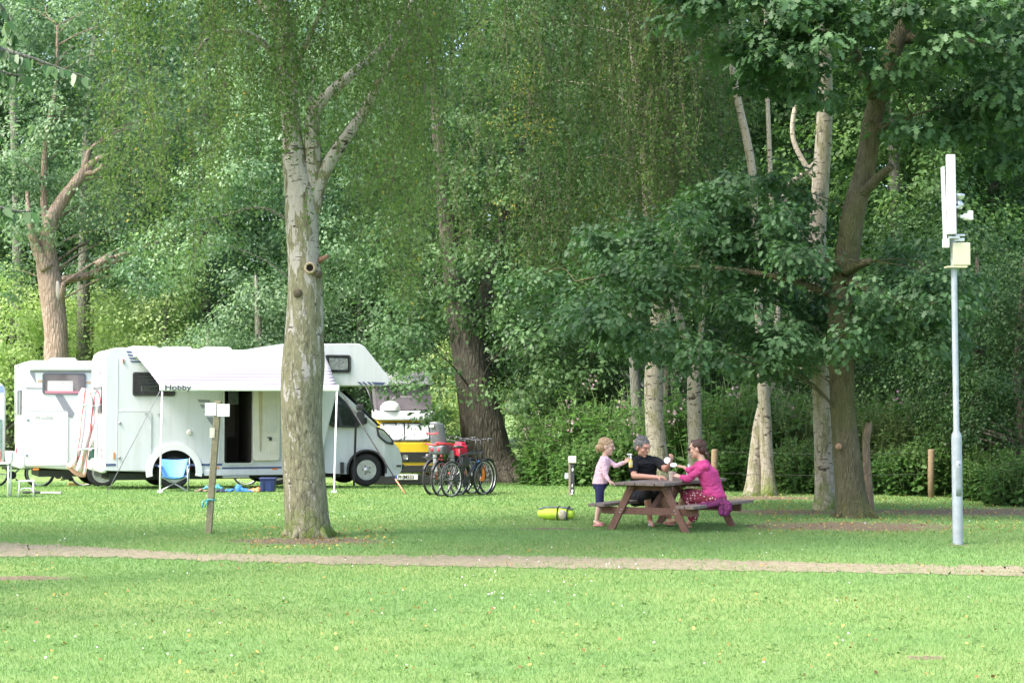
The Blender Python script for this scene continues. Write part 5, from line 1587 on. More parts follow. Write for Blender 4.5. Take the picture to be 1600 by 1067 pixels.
# ------------------------------------------------------------------ second camper, brighter, on the left
def camper_two():
    PHI = math.radians(20); d0 = 40.15; X0 = (38 - 800) / FPX * d0
    F = Frame((X0, d0, gz(0, 41)), PHI); A = F.at
    t = thing('camper', (X0, d0, gz(0, 41)), PHI, 'bright low white camper with grey diagonal stripe, left of the striped towel', 'camper van')
    W = 2.2
    poly = [(0, .48), (0, 2.62), (.12, 2.82), (5.0, 2.82), (5.9, 2.3), (6.9, 1.25), (7.0, .55), (6.6, .36), (1.5, .36)]
    mb = MB(); mb.prism(fillet(poly, [.15, .1, .1, .5, .4, .35, .1, .1, 0], 6), 0, W)
    rw = A(161, 742)[0]
    body = mb.build('body', [M_BODYW, M_DTRIM], t)
    cut(body, [arch_cutter((rw, .36), .44, -.2, .4, -.2), arch_cutter((5.7, .36), .42, -.2, .4, -.2)])
    m = body.modifiers.new('b', 'BEVEL'); m.width = .07; m.segments = 4; m.limit_method = 'ANGLE'; m.angle_limit = math.radians(55)
    for u in (rw, 5.7):
        wheel(t, (u, .14, .35), .35, .22, .235, spokes=5 if u == rw else 0); wheel(t, (u, W - .14, .35), .35, .22, .235, side=1)
    mb = MB(); mb.box((2.6, W / 2, .32), (4.5, 1.7, .14)); mb.build('chassis', M_DTRIM, t)
    mb = MB(); q = A(107, 747); mb.box((q[0], .4, q[1] + .02), (.16, .3, .12)); mb.box((q[0] + .1, .4, q[1] - .04), (.1, .2, .08)); mb.build('tow_coupling', M_DTRIM, t, bevel=.02)
    # roof rail and step
    mb = MB(); mb.box((2.6, -.0, 2.66), (5.0, .12, .13)); mb.build('awning_case', M_BODYW, t, bevel=.04, seg=3)
    def w_(px0, py0, px1, py1, r, frame, inner):
        a, b = A(px0, py1), A(px1, py0); return window(t, -.001, a[0], a[1], b[0], b[1], r, frame, plain('window_tint', (.20, .17, .18), .06, spec=.8, var=.3, scale=2, coat=.5), inner)
    def curt(o):
        a, b = A(74, 613), A(114, 595)
        panel(rrect(a[0], a[1], b[0], b[1], .02), -.017, .004, plain('pale_curtain', (.62, .60, .60), .8, var=.12, scale=18), o, 'curtain', 0)
        a, b = A(70, 614.5), A(124, 611)
        panel(rrect(a[0], a[1], b[0], b[1], .01), -.021, .004, plain('red_sill', (.55, .22, .28), .8), o, 'cushion', 0)
    w_(66, 583, 134, 616, .07, plain('window_frame_grey', (.12, .13, .16), .4), curt)
    a, b = A(38, 727), A(106, 642); sm = seam(t, -.001, a[0], a[1], b[0], b[1], .07, M_BODYW, 'rear_locker')
    for px, py in ((43.5, 656), (41.5, 711)):
        q = A(px, py); mb = MB(); mb.lathe([(.026, 0), (.026, -.022), (.001, -.024)], (q[0], -.01, q[1]), 'y', 12); mb.build('locker_latch', plain('latch_blue', (.16, .22, .32), .4), sm)
    q = A(54, 655); text('Profila', .105, plain('pale_letters', (.42, .43, .42), .5), sm, (q[0], -.013, q[1]), (math.pi / 2, 0, 0), .35, sx=1.45, bold=.001)
    for pxs, mt in (([(46, 578), (142, 578), (142, 582), (54, 582), (57, 600), (47, 584)], M_GREYD), ([(35, 605.3), (66, 606), (66, 607.5), (35, 607)], M_GREYD), ([(86, 617), (98, 617), (116, 645), (113, 653), (105, 651)], M_GREYD), ([(59, 594), (66, 594), (66, 597), (59, 597)], plain('tan_decal', (.55, .38, .24), .5)), ([(134, 596), (142, 596), (142, 599), (134, 599)], plain('tan_decal', (.55, .38, .24), .5))):
        panel([A(a, b) for a, b in pxs], 0, .006, mt, t, 'decal', 0)
    q = A(56, 733); mb = MB(); mb.box((q[0], -.012, q[1]), (.13, .02, .035)); mb.build('marker_lamp', M_ORANGE, t, bevel=.006)
    # rear: ladder, lamps, bumper, rear wall strip
    mb = MB(); mb.box((-.02, W / 2, .60), (.16, W - .04, .34)); mb.build('rear_bumper', M_BODYW, t, bevel=.06, seg=3)
    mb = MB(); mb.lathe([(.001, -.05), (.08, -.04), (.09, -.01)], (-.10, .25, .86), 'x', 14); mb.build('tail_light', plain('tail_pink', (.75, .12, .16), .25), t)
    mb = MB(); mb.box((-.015, W / 2, 1.9), (.03, 1.1, .55)); mb.build('rear_window', M_GLASS, t, bevel=.01)
    mb = MB()
    for y in (.45, .8): mb.tube([(-.02, y, 2.75), (-.12, y, 2.72), (-.12, y, 1.0), (-.02, y, .95)], .016, 7)
    for k in range(6): mb.tube([(-.12, .45, 1.15 + k * .27), (-.12, .8, 1.15 + k * .27)], .014, 6)
    mb.build('ladder', M_ALU, t)
    q = A(104, 560); mb = MB(); mb.box((q[0], .8, 2.86), (.6, .6, .08), taper=.85); mb.build('roof_hatch', M_BODYW, t, bevel=.03, seg=3)
camper_two()

# ------------------------------------------------------------------ glimpse of a third camper with an open awning at the left edge
def camper_three():
    PHI = math.radians(20); d0 = 42.3; X0 = (-75 - 800) / FPX * d0
    zg = gz(0, 43)
    F = Frame((X0, d0, zg), PHI); A = F.at
    t = thing('caravan', (X0 - 1.6, d0 - .6, zg), PHI, 'white caravan with blue trim cut off by the left edge of the picture', 'caravan')
    F = Frame((X0 - 1.6, d0 - .6, zg), PHI); A = F.at
    mb = MB(); u1 = A(9, 650)[0]
    mb.prism(fillet([(0, .55), (0, 2.5), (.3, 2.72), (u1 - .5, 2.72), (u1, 2.35), (u1, .55)], [.1, .25, .2, .4, .25, .15], 6), 0, 2.1)
    b = mb.build('body', M_BODYW, t); m = b.modifiers.new('b', 'BEVEL'); m.width = .06; m.segments = 3; m.limit_method = 'ANGLE'; m.angle_limit = math.radians(55)
    wheel(t, (u1 * .5, .1, .31), .31, .18, .19)
    mb = MB(); mb.box((u1 / 2, -.004, 2.30), (u1 - .1, .01, .16)); mb.build('stripe', plain('sky_blue_decal', (.25, .34, .62), .4), t)
    window(t, 0, u1 - 1.25, 1.25, u1 - .35, 1.9, .08)
    mb = MB(); mb.box((u1 - .16, -.02, 1.15), (.16, .03, .9)); mb.build('side_panel', plain('green_panel', (.18, .28, .26), .3, var=.4, scale=5), t, bevel=.02)
    mb = MB(); mb.tube([(u1, 1.0, .45), (u1 + 1.0, 1.0, .42)], .05, 8); mb.build('drawbar', M_ALU, t)
camper_three()

# ------------------------------------------------------------------ yellow and black van with raised roof
def van():
    d = 46.0
    zg = gz(0, d)
    c = P(635, 0, d); base = Vector((c.x, d, zg)); PHI = math.radians(6)
    F = Frame(base, PHI)
    t = thing('camper_van', base, PHI, 'yellow and black striped old van facing the camera with its grey pop up roof raised', 'camper van')
    def at(px, py, v=0): return F.at(px, py, v)
    YEL = plain('yellow_paint', (.80, .52, .03), .35, var=.05, coat=.4); BLK = plain('black_paint', (.02, .02, .022), .45, var=.2)
    hw = .79
    zw = at(636, 691)[1]; zr = at(636, 657)[1]; zt = at(636, 643)[1]
    # section of the front, side profile swept across the width
    prof = [(0, .32), (0, .62), (-.03, zw - .02), (.30, zr), (.32, zr + .04), (3.9, zr + .04), (4.1, zr - .2), (4.2, .9), (4.15, .34)]   # (depth, z)
    mb = MB(); vs = []; P2 = fillet(prof, [.05, .05, .06, .06, .03, .1, .2, .2, .05], 4); n = len(P2)
    for s_ in (-1, 1):
        for p in P2:
            k = max(0, (p[1] - zw) / (zr - zw)); k = min(1, k)
            vs.append((s_ * (hw - .10 * k), p[0], p[1]))
    mb._add(vs, [tuple(range(n)), tuple(reversed(range(n, 2 * n)))] + [((k + 1) % n, k, n + k, n + (k + 1) % n) for k in range(n)], False)
    b = mb.build('body', YEL, t); m = b.modifiers.new('b', 'BEVEL'); m.width = .09; m.segments = 4; m.limit_method = 'ANGLE'; m.angle_limit = math.radians(50)
    def band(py0, py1, mat, name, x0=-.75, x1=.75, y=-.012):
        z0, z1 = at(636, py1)[1], at(636, py0)[1]
        o = MB(); o.prism(rrect(x0, z0, x1, z1, .02), -.035, .02); q = o.build(name, mat, t, bevel=.008); return q
    band(706, 722, BLK, 'front_grille'); band(727, 738, BLK, 'lower_grille'); band(742, 756, BLK, 'bumper', -.81, .81)
    for s_ in (-1, 1):
        mb = MB(); mb.lathe([(.001, -.085), (.075, -.08), (.095, -.04), (.10, .0)], (s_ * .58, .0, (at(636, 714)[1])), 'y', 20); mb.build('headlight', plain('smoked_lamp', (.09, .09, .10), .15, spec=.8), t)
    mb = MB(); mb.lathe([(.07, -.05), (.07, -.035), (.055, -.035), (.055, -.05), (.07, -.05)], (0, 0, at(636, 714)[1]), 'y', 20); mb.build('badge_ring', M_CHROME, t)
    # windscreen with silver mats behind it
    vs = []
    zz0, zz1 = zw + .03, zr - .05
    def wp(x, z, off): k = (z - zw) / (zr - zw); return (x * (1 - .0), -.03 + .33 * k - off, z)
    mb = MB(); a = [(-.68, zz0), (.68, zz0), (.62, zz1), (-.62, zz1)]; a = fillet(a, .06, 3)
    mb._add([wp(x, z, .02) for x, z in a], [tuple(range(len(a)))], False); ws = mb.build('windscreen', M_DTRIM, t, solid=.01)
    mat_m = plain('silver_mat', (.72, .74, .76), .4, metal=.15, var=.16, scale=9, bmp=.8, bscale=6)
    mb = MB(); rr = random.Random(2)
    def fn(x0, x1):
        def f(a_, b_):
            x = x0 + (x1 - x0) * a_; z = zz0 + .03 + (zz1 - zz0 - .045 - .02 * abs(math.sin(a_ * 4 + x0 * 5))) * b_
            return wp(x, z, .034 + .012 * math.sin(a_ * 12) * math.sin(b_ * 5))
        return f
    mb.grid(fn(-.62, -.03), 16, 8); mb.grid(fn(.0, .60), 16, 8); mb.build('silver_screen', mat_m, ws, solid=.004)
    for x in (-.3, .35):
        mb = MB(); mb.tube([wp(x, zz0 - .02, .05), wp(x + .34, zz0 + .12, .05)], .008, 5); mb.build('wiper', BLK, ws)
    # roof rim, canvas, raised lid, dome lamp
    mb = MB(); mb.prism([(.10, zr + .01), (.16, zt + .02), (3.9, zt + .06), (3.9, zr + .01)], -.74, .74, ax='x')
    mb.build('roof_rim', M_BODYW, t, bevel=.05, seg=3)
    zc0 = zt + .05; ztop = P(636, 585, d + 3).z - zg
    xl = at(572, 600, 1.0)[0]
    CAN = plain('grey_canvas', (.10, .09, .10), .9, var=.2, scale=2.5, bmp=.4, bscale=8)
    xt0 = -.78; xt1 = .85
    mb = MB()
    vs = [(-.70, .55, zc0), (.70, .55, zc0), (.70, 3.6, zc0), (-.70, 3.6, zc0), (xt0, .70, ztop - .30), (xt1 - .2, .70, ztop - .30), (xt1 - .2, 3.7, ztop), (xt0, 3.7, ztop)]
    mb._add(vs, [(0, 1, 5, 4), (1, 2, 6, 5), (2, 3, 7, 6), (3, 0, 4, 7)], False); mb.build('canvas', CAN, t)
    # canvas wall seen beside the camper nose and the lid above it
    mb = MB(); R = Matrix.Rotation(math.radians(-6), 3, 'X')
    mb._add([(xt0 - .06, .55, ztop - .31), (xt1 - .1, .55, ztop - .31), (xt1 - .1, 3.8, ztop + .02), (xt0 - .06, 3.8, ztop + .02), (xt0 - .06, .55, ztop - .24), (xt1 - .1, .55, ztop - .24), (xt1 - .1, 3.8, ztop + .09), (xt0 - .06, 3.8, ztop + .09)],
            [(3, 2, 1, 0), (4, 5, 6, 7), (0, 1, 5, 4), (1, 2, 6, 5), (2, 3, 7, 6), (3, 0, 4, 7)], False)
    mb.build('raised_lid', plain('lid_grey', (.30, .30, .32), .5), t, bevel=.02)
    mb = MB(); z1 = ztop - .62; mb.tube(catmull([(-.30, .585, zc0), (-.32, .62, z1 - .1), (-.22, .64, z1), (.32, .64, z1), (.42, .62, z1 - .1), (.44, .585, zc0)], 4), .018, 6); mb.build('canvas_window_seam', plain('seam_pale', (.42, .40, .40), .8), t)
    mb = MB(); q = at(610, 640, .3); mb.lathe([(.26, 0), (.25, .09), (.20, .17), (.12, .22), (.001, .24)], (q[0], .32, zt + .03), 'z', 20); mb.build('roof_dome', M_WHITE, t)
    mb = MB(); mb.tube([(-.78, .45, zc0 - .05), (-.86, .50, zc0 + .3), (-.98, .6, ztop - .35)], .03, 6); mb.build('roof_strut', BLK, t)
    for s_ in (-1, 1):
        mb = MB(); mb.box((s_ * .96, .25, zw + .12), (.14, .08, .22)); mb.build('wing_mirror', BLK, t, bevel=.03)
        for y in (.75, 3.2):
            tt = MB(); tt.lathe([(.19, -.09), (.29, -.10), (.32, -.07), (.32, .07), (.29, .10), (.19, .09)], (s_ * .70, y, .32), 'x', 28); w_ = tt.build('wheel', M_RUBBER, t)
            r_ = MB(); r_.lathe([(.19, -.07), (.001, -.06)], (s_ * .70, y, .32), 'x', 20); r_.build('rim', M_RIM, w_)
    # number plate
    pl = MB(); q0, q1 = at(619, 749, -.04), at(652, 741, -.04)
    pl.box(((q0[0] + q1[0]) / 2, -.055, (q0[1] + q1[1]) / 2 - .0), (.56, .015, .135)); pp = pl.build('number_plate', plain('plate_white', (.75, .75, .73), .4), t, bevel=.006)
    mb = MB(); mb.box((q0[0] + .0, -.064, (q0[1] + q1[1]) / 2), (.045, .004, .125)); mb.build('plate_band', plain('plate_blue', (.05, .12, .5), .4), pp)
    text('PI·JM533', .135, BLK, pp, (q0[0] + .045, -.065, (q0[1] + q1[1]) / 2 - .046), (math.pi / 2, 0, 0), sx=.84, bold=.003)
van()

# ------------------------------------------------------------------ weathered wood
def wood(name, c1, c2, lichen=None, sc=1.0):
    m, nt, b, out = new_mat(name)
    co = coords(nt, (sc, sc, sc))
    n = ntex(nt, 5, 6, .7, coords(nt, (2, 2, 2)), 1.5); f = ntex(nt, 60, 4, .7, co)
    col = ramp(nt, [(.3, c1), (.7, c2)], n)
    col = mixc(nt, ramp(nt, [(.35, (.5, .5, .5)), (.6, (0, 0, 0))], f), col, tuple(c * .55 for c in c1))
    if lichen: col = mixc(nt, ramp(nt, [(.56, (0, 0, 0)), (.66, (.8, .8, .8))], ntex(nt, 11, 5, .7, co)), col, lichen)
    nt.links.new(col, b.inputs['Base Color']); b.inputs['Roughness'].default_value = .85
    bump(nt, b, f, .4, .006)
    return m
WD_TABLE = wood('stained_wood', (.13, .062, .045), (.22, .12, .085))
WD_TOP = wood('weathered_top', (.15, .115, .095), (.25, .20, .17), (.23, .21, .17))
WD_POST = wood('grey_post', (.20, .18, .11), (.34, .31, .20), (.26, .27, .12))
WD_NEW = wood('new_post', (.19, .135, .075), (.28, .205, .12))
WD_OLD = wood('old_post', (.22, .19, .14), (.34, .30, .23))

# ------------------------------------------------------------------ picnic table
TC = Vector((2.25, 25.66, 0)); TPHI = math.radians(60)
TF = Frame(TC, TPHI)
ZT, ZB = .67, .37
def picnic_table():
    t = thing('picnic_table', TC, TPHI, 'reddish brown wooden picnic table with attached benches where the two adults sit', 'picnic table')
    L = 2.1
    mb = MB()
    for k in range(5):
        v = -.30 + .15 * k
        mb.box((0, v, ZT - .02), (L + (.01 if k % 2 else -.008), .142, .042))
    mb.build('tabletop', WD_TOP, t, bevel=.006)
    for s in (-1, 1):
        mb = MB()
        for k in range(2): mb.box((0, s * (.60 + .13 * k), ZB - .02), (L - .01 * k, .122, .042))
        mb.build('bench', WD_TOP, t, bevel=.006)
    for e in (-1, 1):
        u = e * .78
        for s in (-1, 1):
            mb = MB(); mb.beam((u, s * .24, ZT - .05), (u, s * .585, -.03), .045, .10, up=(0, 1, 0)); mb.build('leg', WD_TABLE, t, bevel=.005)
        mb = MB(); mb.box((u - e * .047, 0, ZB - .10), (.045, 1.46, .10)); mb.build('cross_beam', WD_TABLE, t, bevel=.005)
        mb = MB(); mb.box((u - e * .047, 0, ZT - .08), (.045, .70, .075)); mb.build('top_bearer', WD_TABLE, t, bevel=.005)
        for s in (-1, 1):
            mb = MB()
            for z_, v_ in ((ZB - .08, .40), (ZB - .12, .42), (ZT - .08, .27)):
                mb.lathe([(.001, -.004), (.010, 0), (.010, .01)] if e < 0 else [(.010, -.01), (.010, 0), (.001, .004)], (u + e * .026, s * v_, z_), 'x', 8)
            mb.build('bolts', M_ALU, t)
    for s in (-1, 1):
        mb = MB(); mb.beam((s * .70, 0, ZB - .10), (s * .12, 0, ZT - .06), .045, .08, up=(0, 1, 0)); mb.build('brace', WD_TABLE, t, bevel=.005)
    return t
picnic_table()

# ------------------------------------------------------------------ people
SKIN = plain('skin', (.58, .34, .25), .5, var=.06, scale=20)
SKIN_M = plain('skin_tanned', (.52, .27, .19), .5, var=.08, scale=20)
SKIN_G = plain('skin_fair', (.62, .39, .30), .5, var=.05, scale=20)
LIPS = plain('lips', (.42, .17, .14), .5); EYEW = plain('eye_white', (.36, .31, .28), .5); EYED = plain('iris', (.05, .04, .035), .15)

def hand_to(mb, w, tip, palm_n, r=.0085, curl=.6, sc=1.0):
    """palm and five separate bent fingers; w wrist, tip direction point, palm_n the way the palm faces"""
    w, tip, n = Vector(w), Vector(tip), Vector(palm_n).normalized()
    d = (tip - w).normalized(); n = (n - d * n.dot(d)).normalized(); s = d.cross(n)
    pl = .085 * sc
    for k in (-1.5, -.5, .5, 1.5):
        mb.cone(w + s * k * .010 * sc, w + d * pl + s * k * .019 * sc, .017 * sc, .0125 * sc, 10)
    lens = (.066, .076, .072, .056)
    for i, k in enumerate((-1.5, -.5, .5, 1.5)):
        p0 = w + d * pl + s * k * .019 * sc; l = lens[i] * sc
        a1 = curl * .6; a2 = curl * 1.5; a3 = curl * 2.3
        p1 = p0 + (d * math.cos(a1) + n * math.sin(a1)) * l * .45
        p2 = p1 + (d * math.cos(a2) + n * math.sin(a2)) * l * .32
        p3 = p2 + (d * math.cos(a3) + n * math.sin(a3)) * l * .25
        mb.cone(p0, p1, r * 1.1 * sc, r * sc, 8); mb.cone(p1, p2, r * sc, r * .92 * sc, 8); mb.cone(p2, p3, r * .92 * sc, r * .8 * sc, 8)
    q0 = w + d * .025 * sc - s * .022 * sc; q1 = q0 + (d * .75 - s * .8 + n * .4).normalized() * .042 * sc; q2 = q1 + (d * .9 - s * .1 + n * .7).normalized() * .034 * sc
    mb.cone(q0, q1, .013 * sc, .0105 * sc, 8); mb.cone(q1, q2, .0105 * sc, .0085 * sc, 8)

def head_parts(mb, c, f, up, sc=1.0):
    """head with face forms facing f; returns the frame"""
    f, up = Vector(f).normalized(), Vector(up).normalized()
    s = up.cross(f).normalized(); up = f.cross(s).normalized()
    R = Matrix((f, s, up)).transposed()      # local x forward, y left, z up
    c = Vector(c)
    def w(x, y, z): return c + R @ Vector((x, y, z)) * sc
    mb.ball(w(-.012, 0, .022), (.098 * sc, .078 * sc, .092 * sc), R)
    mb.ball(w(.022, 0, -.045), (.066 * sc, .060 * sc, .072 * sc), R)      # face and jaw
    mb.ball(w(.058, 0, -.096), (.026 * sc, .026 * sc, .020 * sc), R)      # chin
    mb.cone(w(.088, 0, .012), w(.108, 0, -.022), .010 * sc, .014 * sc, 8)  # nose
    mb.ball(w(.078, 0, .030), (.022 * sc, .052 * sc, .012 * sc), R)      # brow
    for k in (-1, 1):
        mb.ball(w(.058, k * .040, -.026), (.026 * sc, .022 * sc, .022 * sc), R)   # cheek
        mb.ball(w(-.008, k * .078, -.012), (.020 * sc, .009 * sc, .031 * sc), R)  # ear
    mb.ball(w(.083, 0, -.060), (.014 * sc, .022 * sc, .010 * sc), R)
    return w, R

def face_bits(parent, w, R, sc, lipm=LIPS):
    for k in (-1, 1):
        mb = MB(); mb.ball(w(.082, k * .031, .006), (.009 * sc, .0115 * sc, .006 * sc), R, 10, 8); e = mb.build('eye', EYEW, parent)
        mb = MB(); mb.ball(w(.0905, k * .031, .005), (.004 * sc, .006 * sc, .006 * sc), R, 8, 6); mb.build('iris', EYED, e)
        mb = MB(); mb.cone(w(.094, k * .018, .026), w(.086, k * .048, .026), .0045 * sc, .0035 * sc, 6); mb.build('eyebrow', plain('brow_hair', (.14, .10, .075), .8), parent)
    mb = MB(); mb.ball(w(.0955, 0, -.058), (.006 * sc, .022 * sc, .0062 * sc), R, 10, 6); mb.build('lips', lipm, parent)

def hair_mat(name, c1, c2):
    m, nt, b, out = new_mat(name)
    n = ntex(nt, 40, 4, .7, coords(nt, (1, 1, .4)), 1.0)
    nt.links.new(ramp(nt, [(.3, c1), (.7, c2)], n), b.inputs['Base Color']); b.inputs['Roughness'].default_value = .55
    bump(nt, b, n, .8, .008)
    return m

def build_man():
    base = G(1004, 822); D = 26.2
    base = Vector((P(1004, 0, D).x, D, 0))
    t = thing('person', base, 0, 'seated man with short grey hair in a black t-shirt and dark shorts', 'person')
    def q(px, py, d): return P(px, py, d) - base
    head = q(1004, 698, 26.12); neck = q(1003.5, 712, 26.17); shR = q(988, 722, 26.02); shL = q(1026, 721, 26.22)
    chest = q(1006, 735, 26.20); belly = q(1004, 760, 26.28); hip = q(1002, 779, 26.30)
    elR = q(991, 745, 25.84); wrR = q(1027, 745.5, 25.50); haR = q(1041, 743, 25.42)
    elL = q(1041, 733, 25.95); wrL = q(1047, 724, 25.70); haL = q(1050, 714, 25.66)
    kneeR = q(1010, 771, 25.80); kneeL = q(1033, 769, 25.98)
    fR = q(1016, 815, 26.02); toeR = q(1020, 820.5, 25.80); fL = q(1046, 813, 26.10); toeL = q(1052, 818, 25.92)
    elR.z = max(elR.z, ZT + .05); wrR.z = ZT + .045; haR.z = ZT + .05
    up = Vector((0, 0, 1)); sd = (shL - shR).normalized(); fw = sd.cross(up) * -1
    fw = Vector((.42, -.9, 0)).normalized()
    mb = MB()
    w, R = head_parts(mb, head + Vector((0, 0, -.002)), Vector((.62, -.75, -.30)), up, 1.18)
    mb.cone(neck + Vector((0, .01, -.05)), head + Vector((-.01, .02, -.05)), .062, .056)
    # trunk
    mb.loft([(hip + Vector((0, 0, -.06)), sd * .15, fw * .11), (hip, sd * .175, fw * .13), (belly, sd * .165, fw * .135), (chest, sd * .185, fw * .125), ((shL + shR) / 2 + Vector((0, .0, -.02)), sd * .19, fw * .095), (neck + Vector((0, 0, -.05)), sd * .08, fw * .07)], 24)
    for a, b, c_, h, ra in ((shR, elR, wrR, haR, 1), (shL, elL, wrL, haL, 1)):
        mb.cone(a, b, .055, .043); mb.cone(b, c_, .042, .027)
    for kn, f, to in ((kneeR, fR, toeR), (kneeL, fL, toeL)):
        hp = hip + sd * (-.09 if kn is kneeR else .09)
        mb.cone(hp, kn, .088, .062); mb.cone(kn, f + Vector((0, 0, .03)), .058, .036); mb.cone(f + Vector((0, 0, -.0)), to, .036, .026)
        mb.cone(f.lerp(to, .1) + Vector((0, 0, -.01)), f.lerp(to, .9), .034, .028)
    hand_to(mb, wrR, haR, (0, .2, -1), curl=.45); hand_to(mb, wrL, haL, (-.6, .6, -.1), curl=.75)
    remesh(mb, 'body', SKIN_M, t, .0062, 3)
    face_bits(t, w, R, 1.18)
    sc = 1.18

    mb = MB()
    mb.ball(w(-.022, 0, .034), (.103 * sc, .084 * sc, .088 * sc), R)
    mb.ball(w(-.052, 0, -.01), (.064 * sc, .078 * sc, .070 * sc), R)
    for k in range(30):
        a = random.Random(k).random() * 6.28; z = random.Random(k + 99).random()
        mb.ball(w(-.03 + .088 * math.cos(a) * (1 - .4 * z), .072 * math.sin(a) * (1 - .3 * z), .040 + .075 * z), .018)
    h = remesh(mb, 'hair', hair_mat('grey_hair', (.05, .047, .043), (.20, .19, .175)), t, .007, 2, .007, .035)
    # clear the face: sink hair in front of the brow by lowering it (front hairline)
    for v in h.data.vertices:
        l = R.transposed() @ (v.co - (head + Vector((0, 0, -.002)))) / sc
        if l.x > .055 and l.z < .066: v.co -= (R @ Vector((.06, 0, 0))) * min(1, (l.x - .055) / .03)
    # shirt
    mb = MB()
    mb.loft([(belly + Vector((0, 0, -.13)), sd * .195, fw * .150), (belly, sd * .185, fw * .155), (chest, sd * .205, fw * .142), ((shL + shR) / 2 + Vector((0, 0, -.02)), sd * .208, fw * .11), (neck + Vector((0, 0, -.035)), sd * .088, fw * .078)], 28)
    for a in (shR, shL): mb.cone(neck + Vector((0, 0, -.03)), a + Vector((0, 0, .0)), .055, .066)
    for a, b in ((shR, elR), (shL, elL)):
        mb.cone(a + Vector((0, 0, -.004)), a.lerp(b, .62), .070, .064)
    s_ = remesh(mb, 'shirt', plain('black_cotton', (.016, .016, .018), .9, spec=.2, var=.3, bmp=.6, bscale=9), t, .008, 3, .007)
    mb = MB()
    mb.loft([(hip + Vector((0, 0, -.09)), sd * .17, fw * .13), (hip, sd * .20, fw * .15), (belly + Vector((0, 0, -.05)), sd * .18, fw * .145)], 24)
    for kn in (kneeR, kneeL):
        hp = hip + sd * (-.09 if kn is kneeR else .09)
        mb.cone(hp, hp.lerp(kn, .98), .108, .088)
    remesh(mb, 'shorts', plain('dark_shorts', (.022, .022, .026), .9, spec=.2, var=.4, bmp=.6, bscale=12), t, .008, 3, .008)
    for f, to in ((fR, toeR), (fL, toeL)):
        d = (to - f); d.z = 0; d.normalize(); g = f.lerp(to, .5); g.z = .022
        Rm = Matrix((d, up.cross(d), up)).transposed()
        mb = MB(); mb.ball(g, (.135, .048, .014), Rm); s1 = mb.build('sandal', plain('flipflop', (.35, .37, .48), .8, var=.3, scale=30), t)
        mb = MB(); mb.tube([g + Rm @ Vector((0.0, -.045, .0)), g + Rm @ Vector((.07, 0, .045)), g + Rm @ Vector((0.0, .045, .0))], .008, 6); mb.build('strap', M_WHITE, s1)
    return dict(hL=haL, base=base, wrL=wrL)
MAN = build_man()

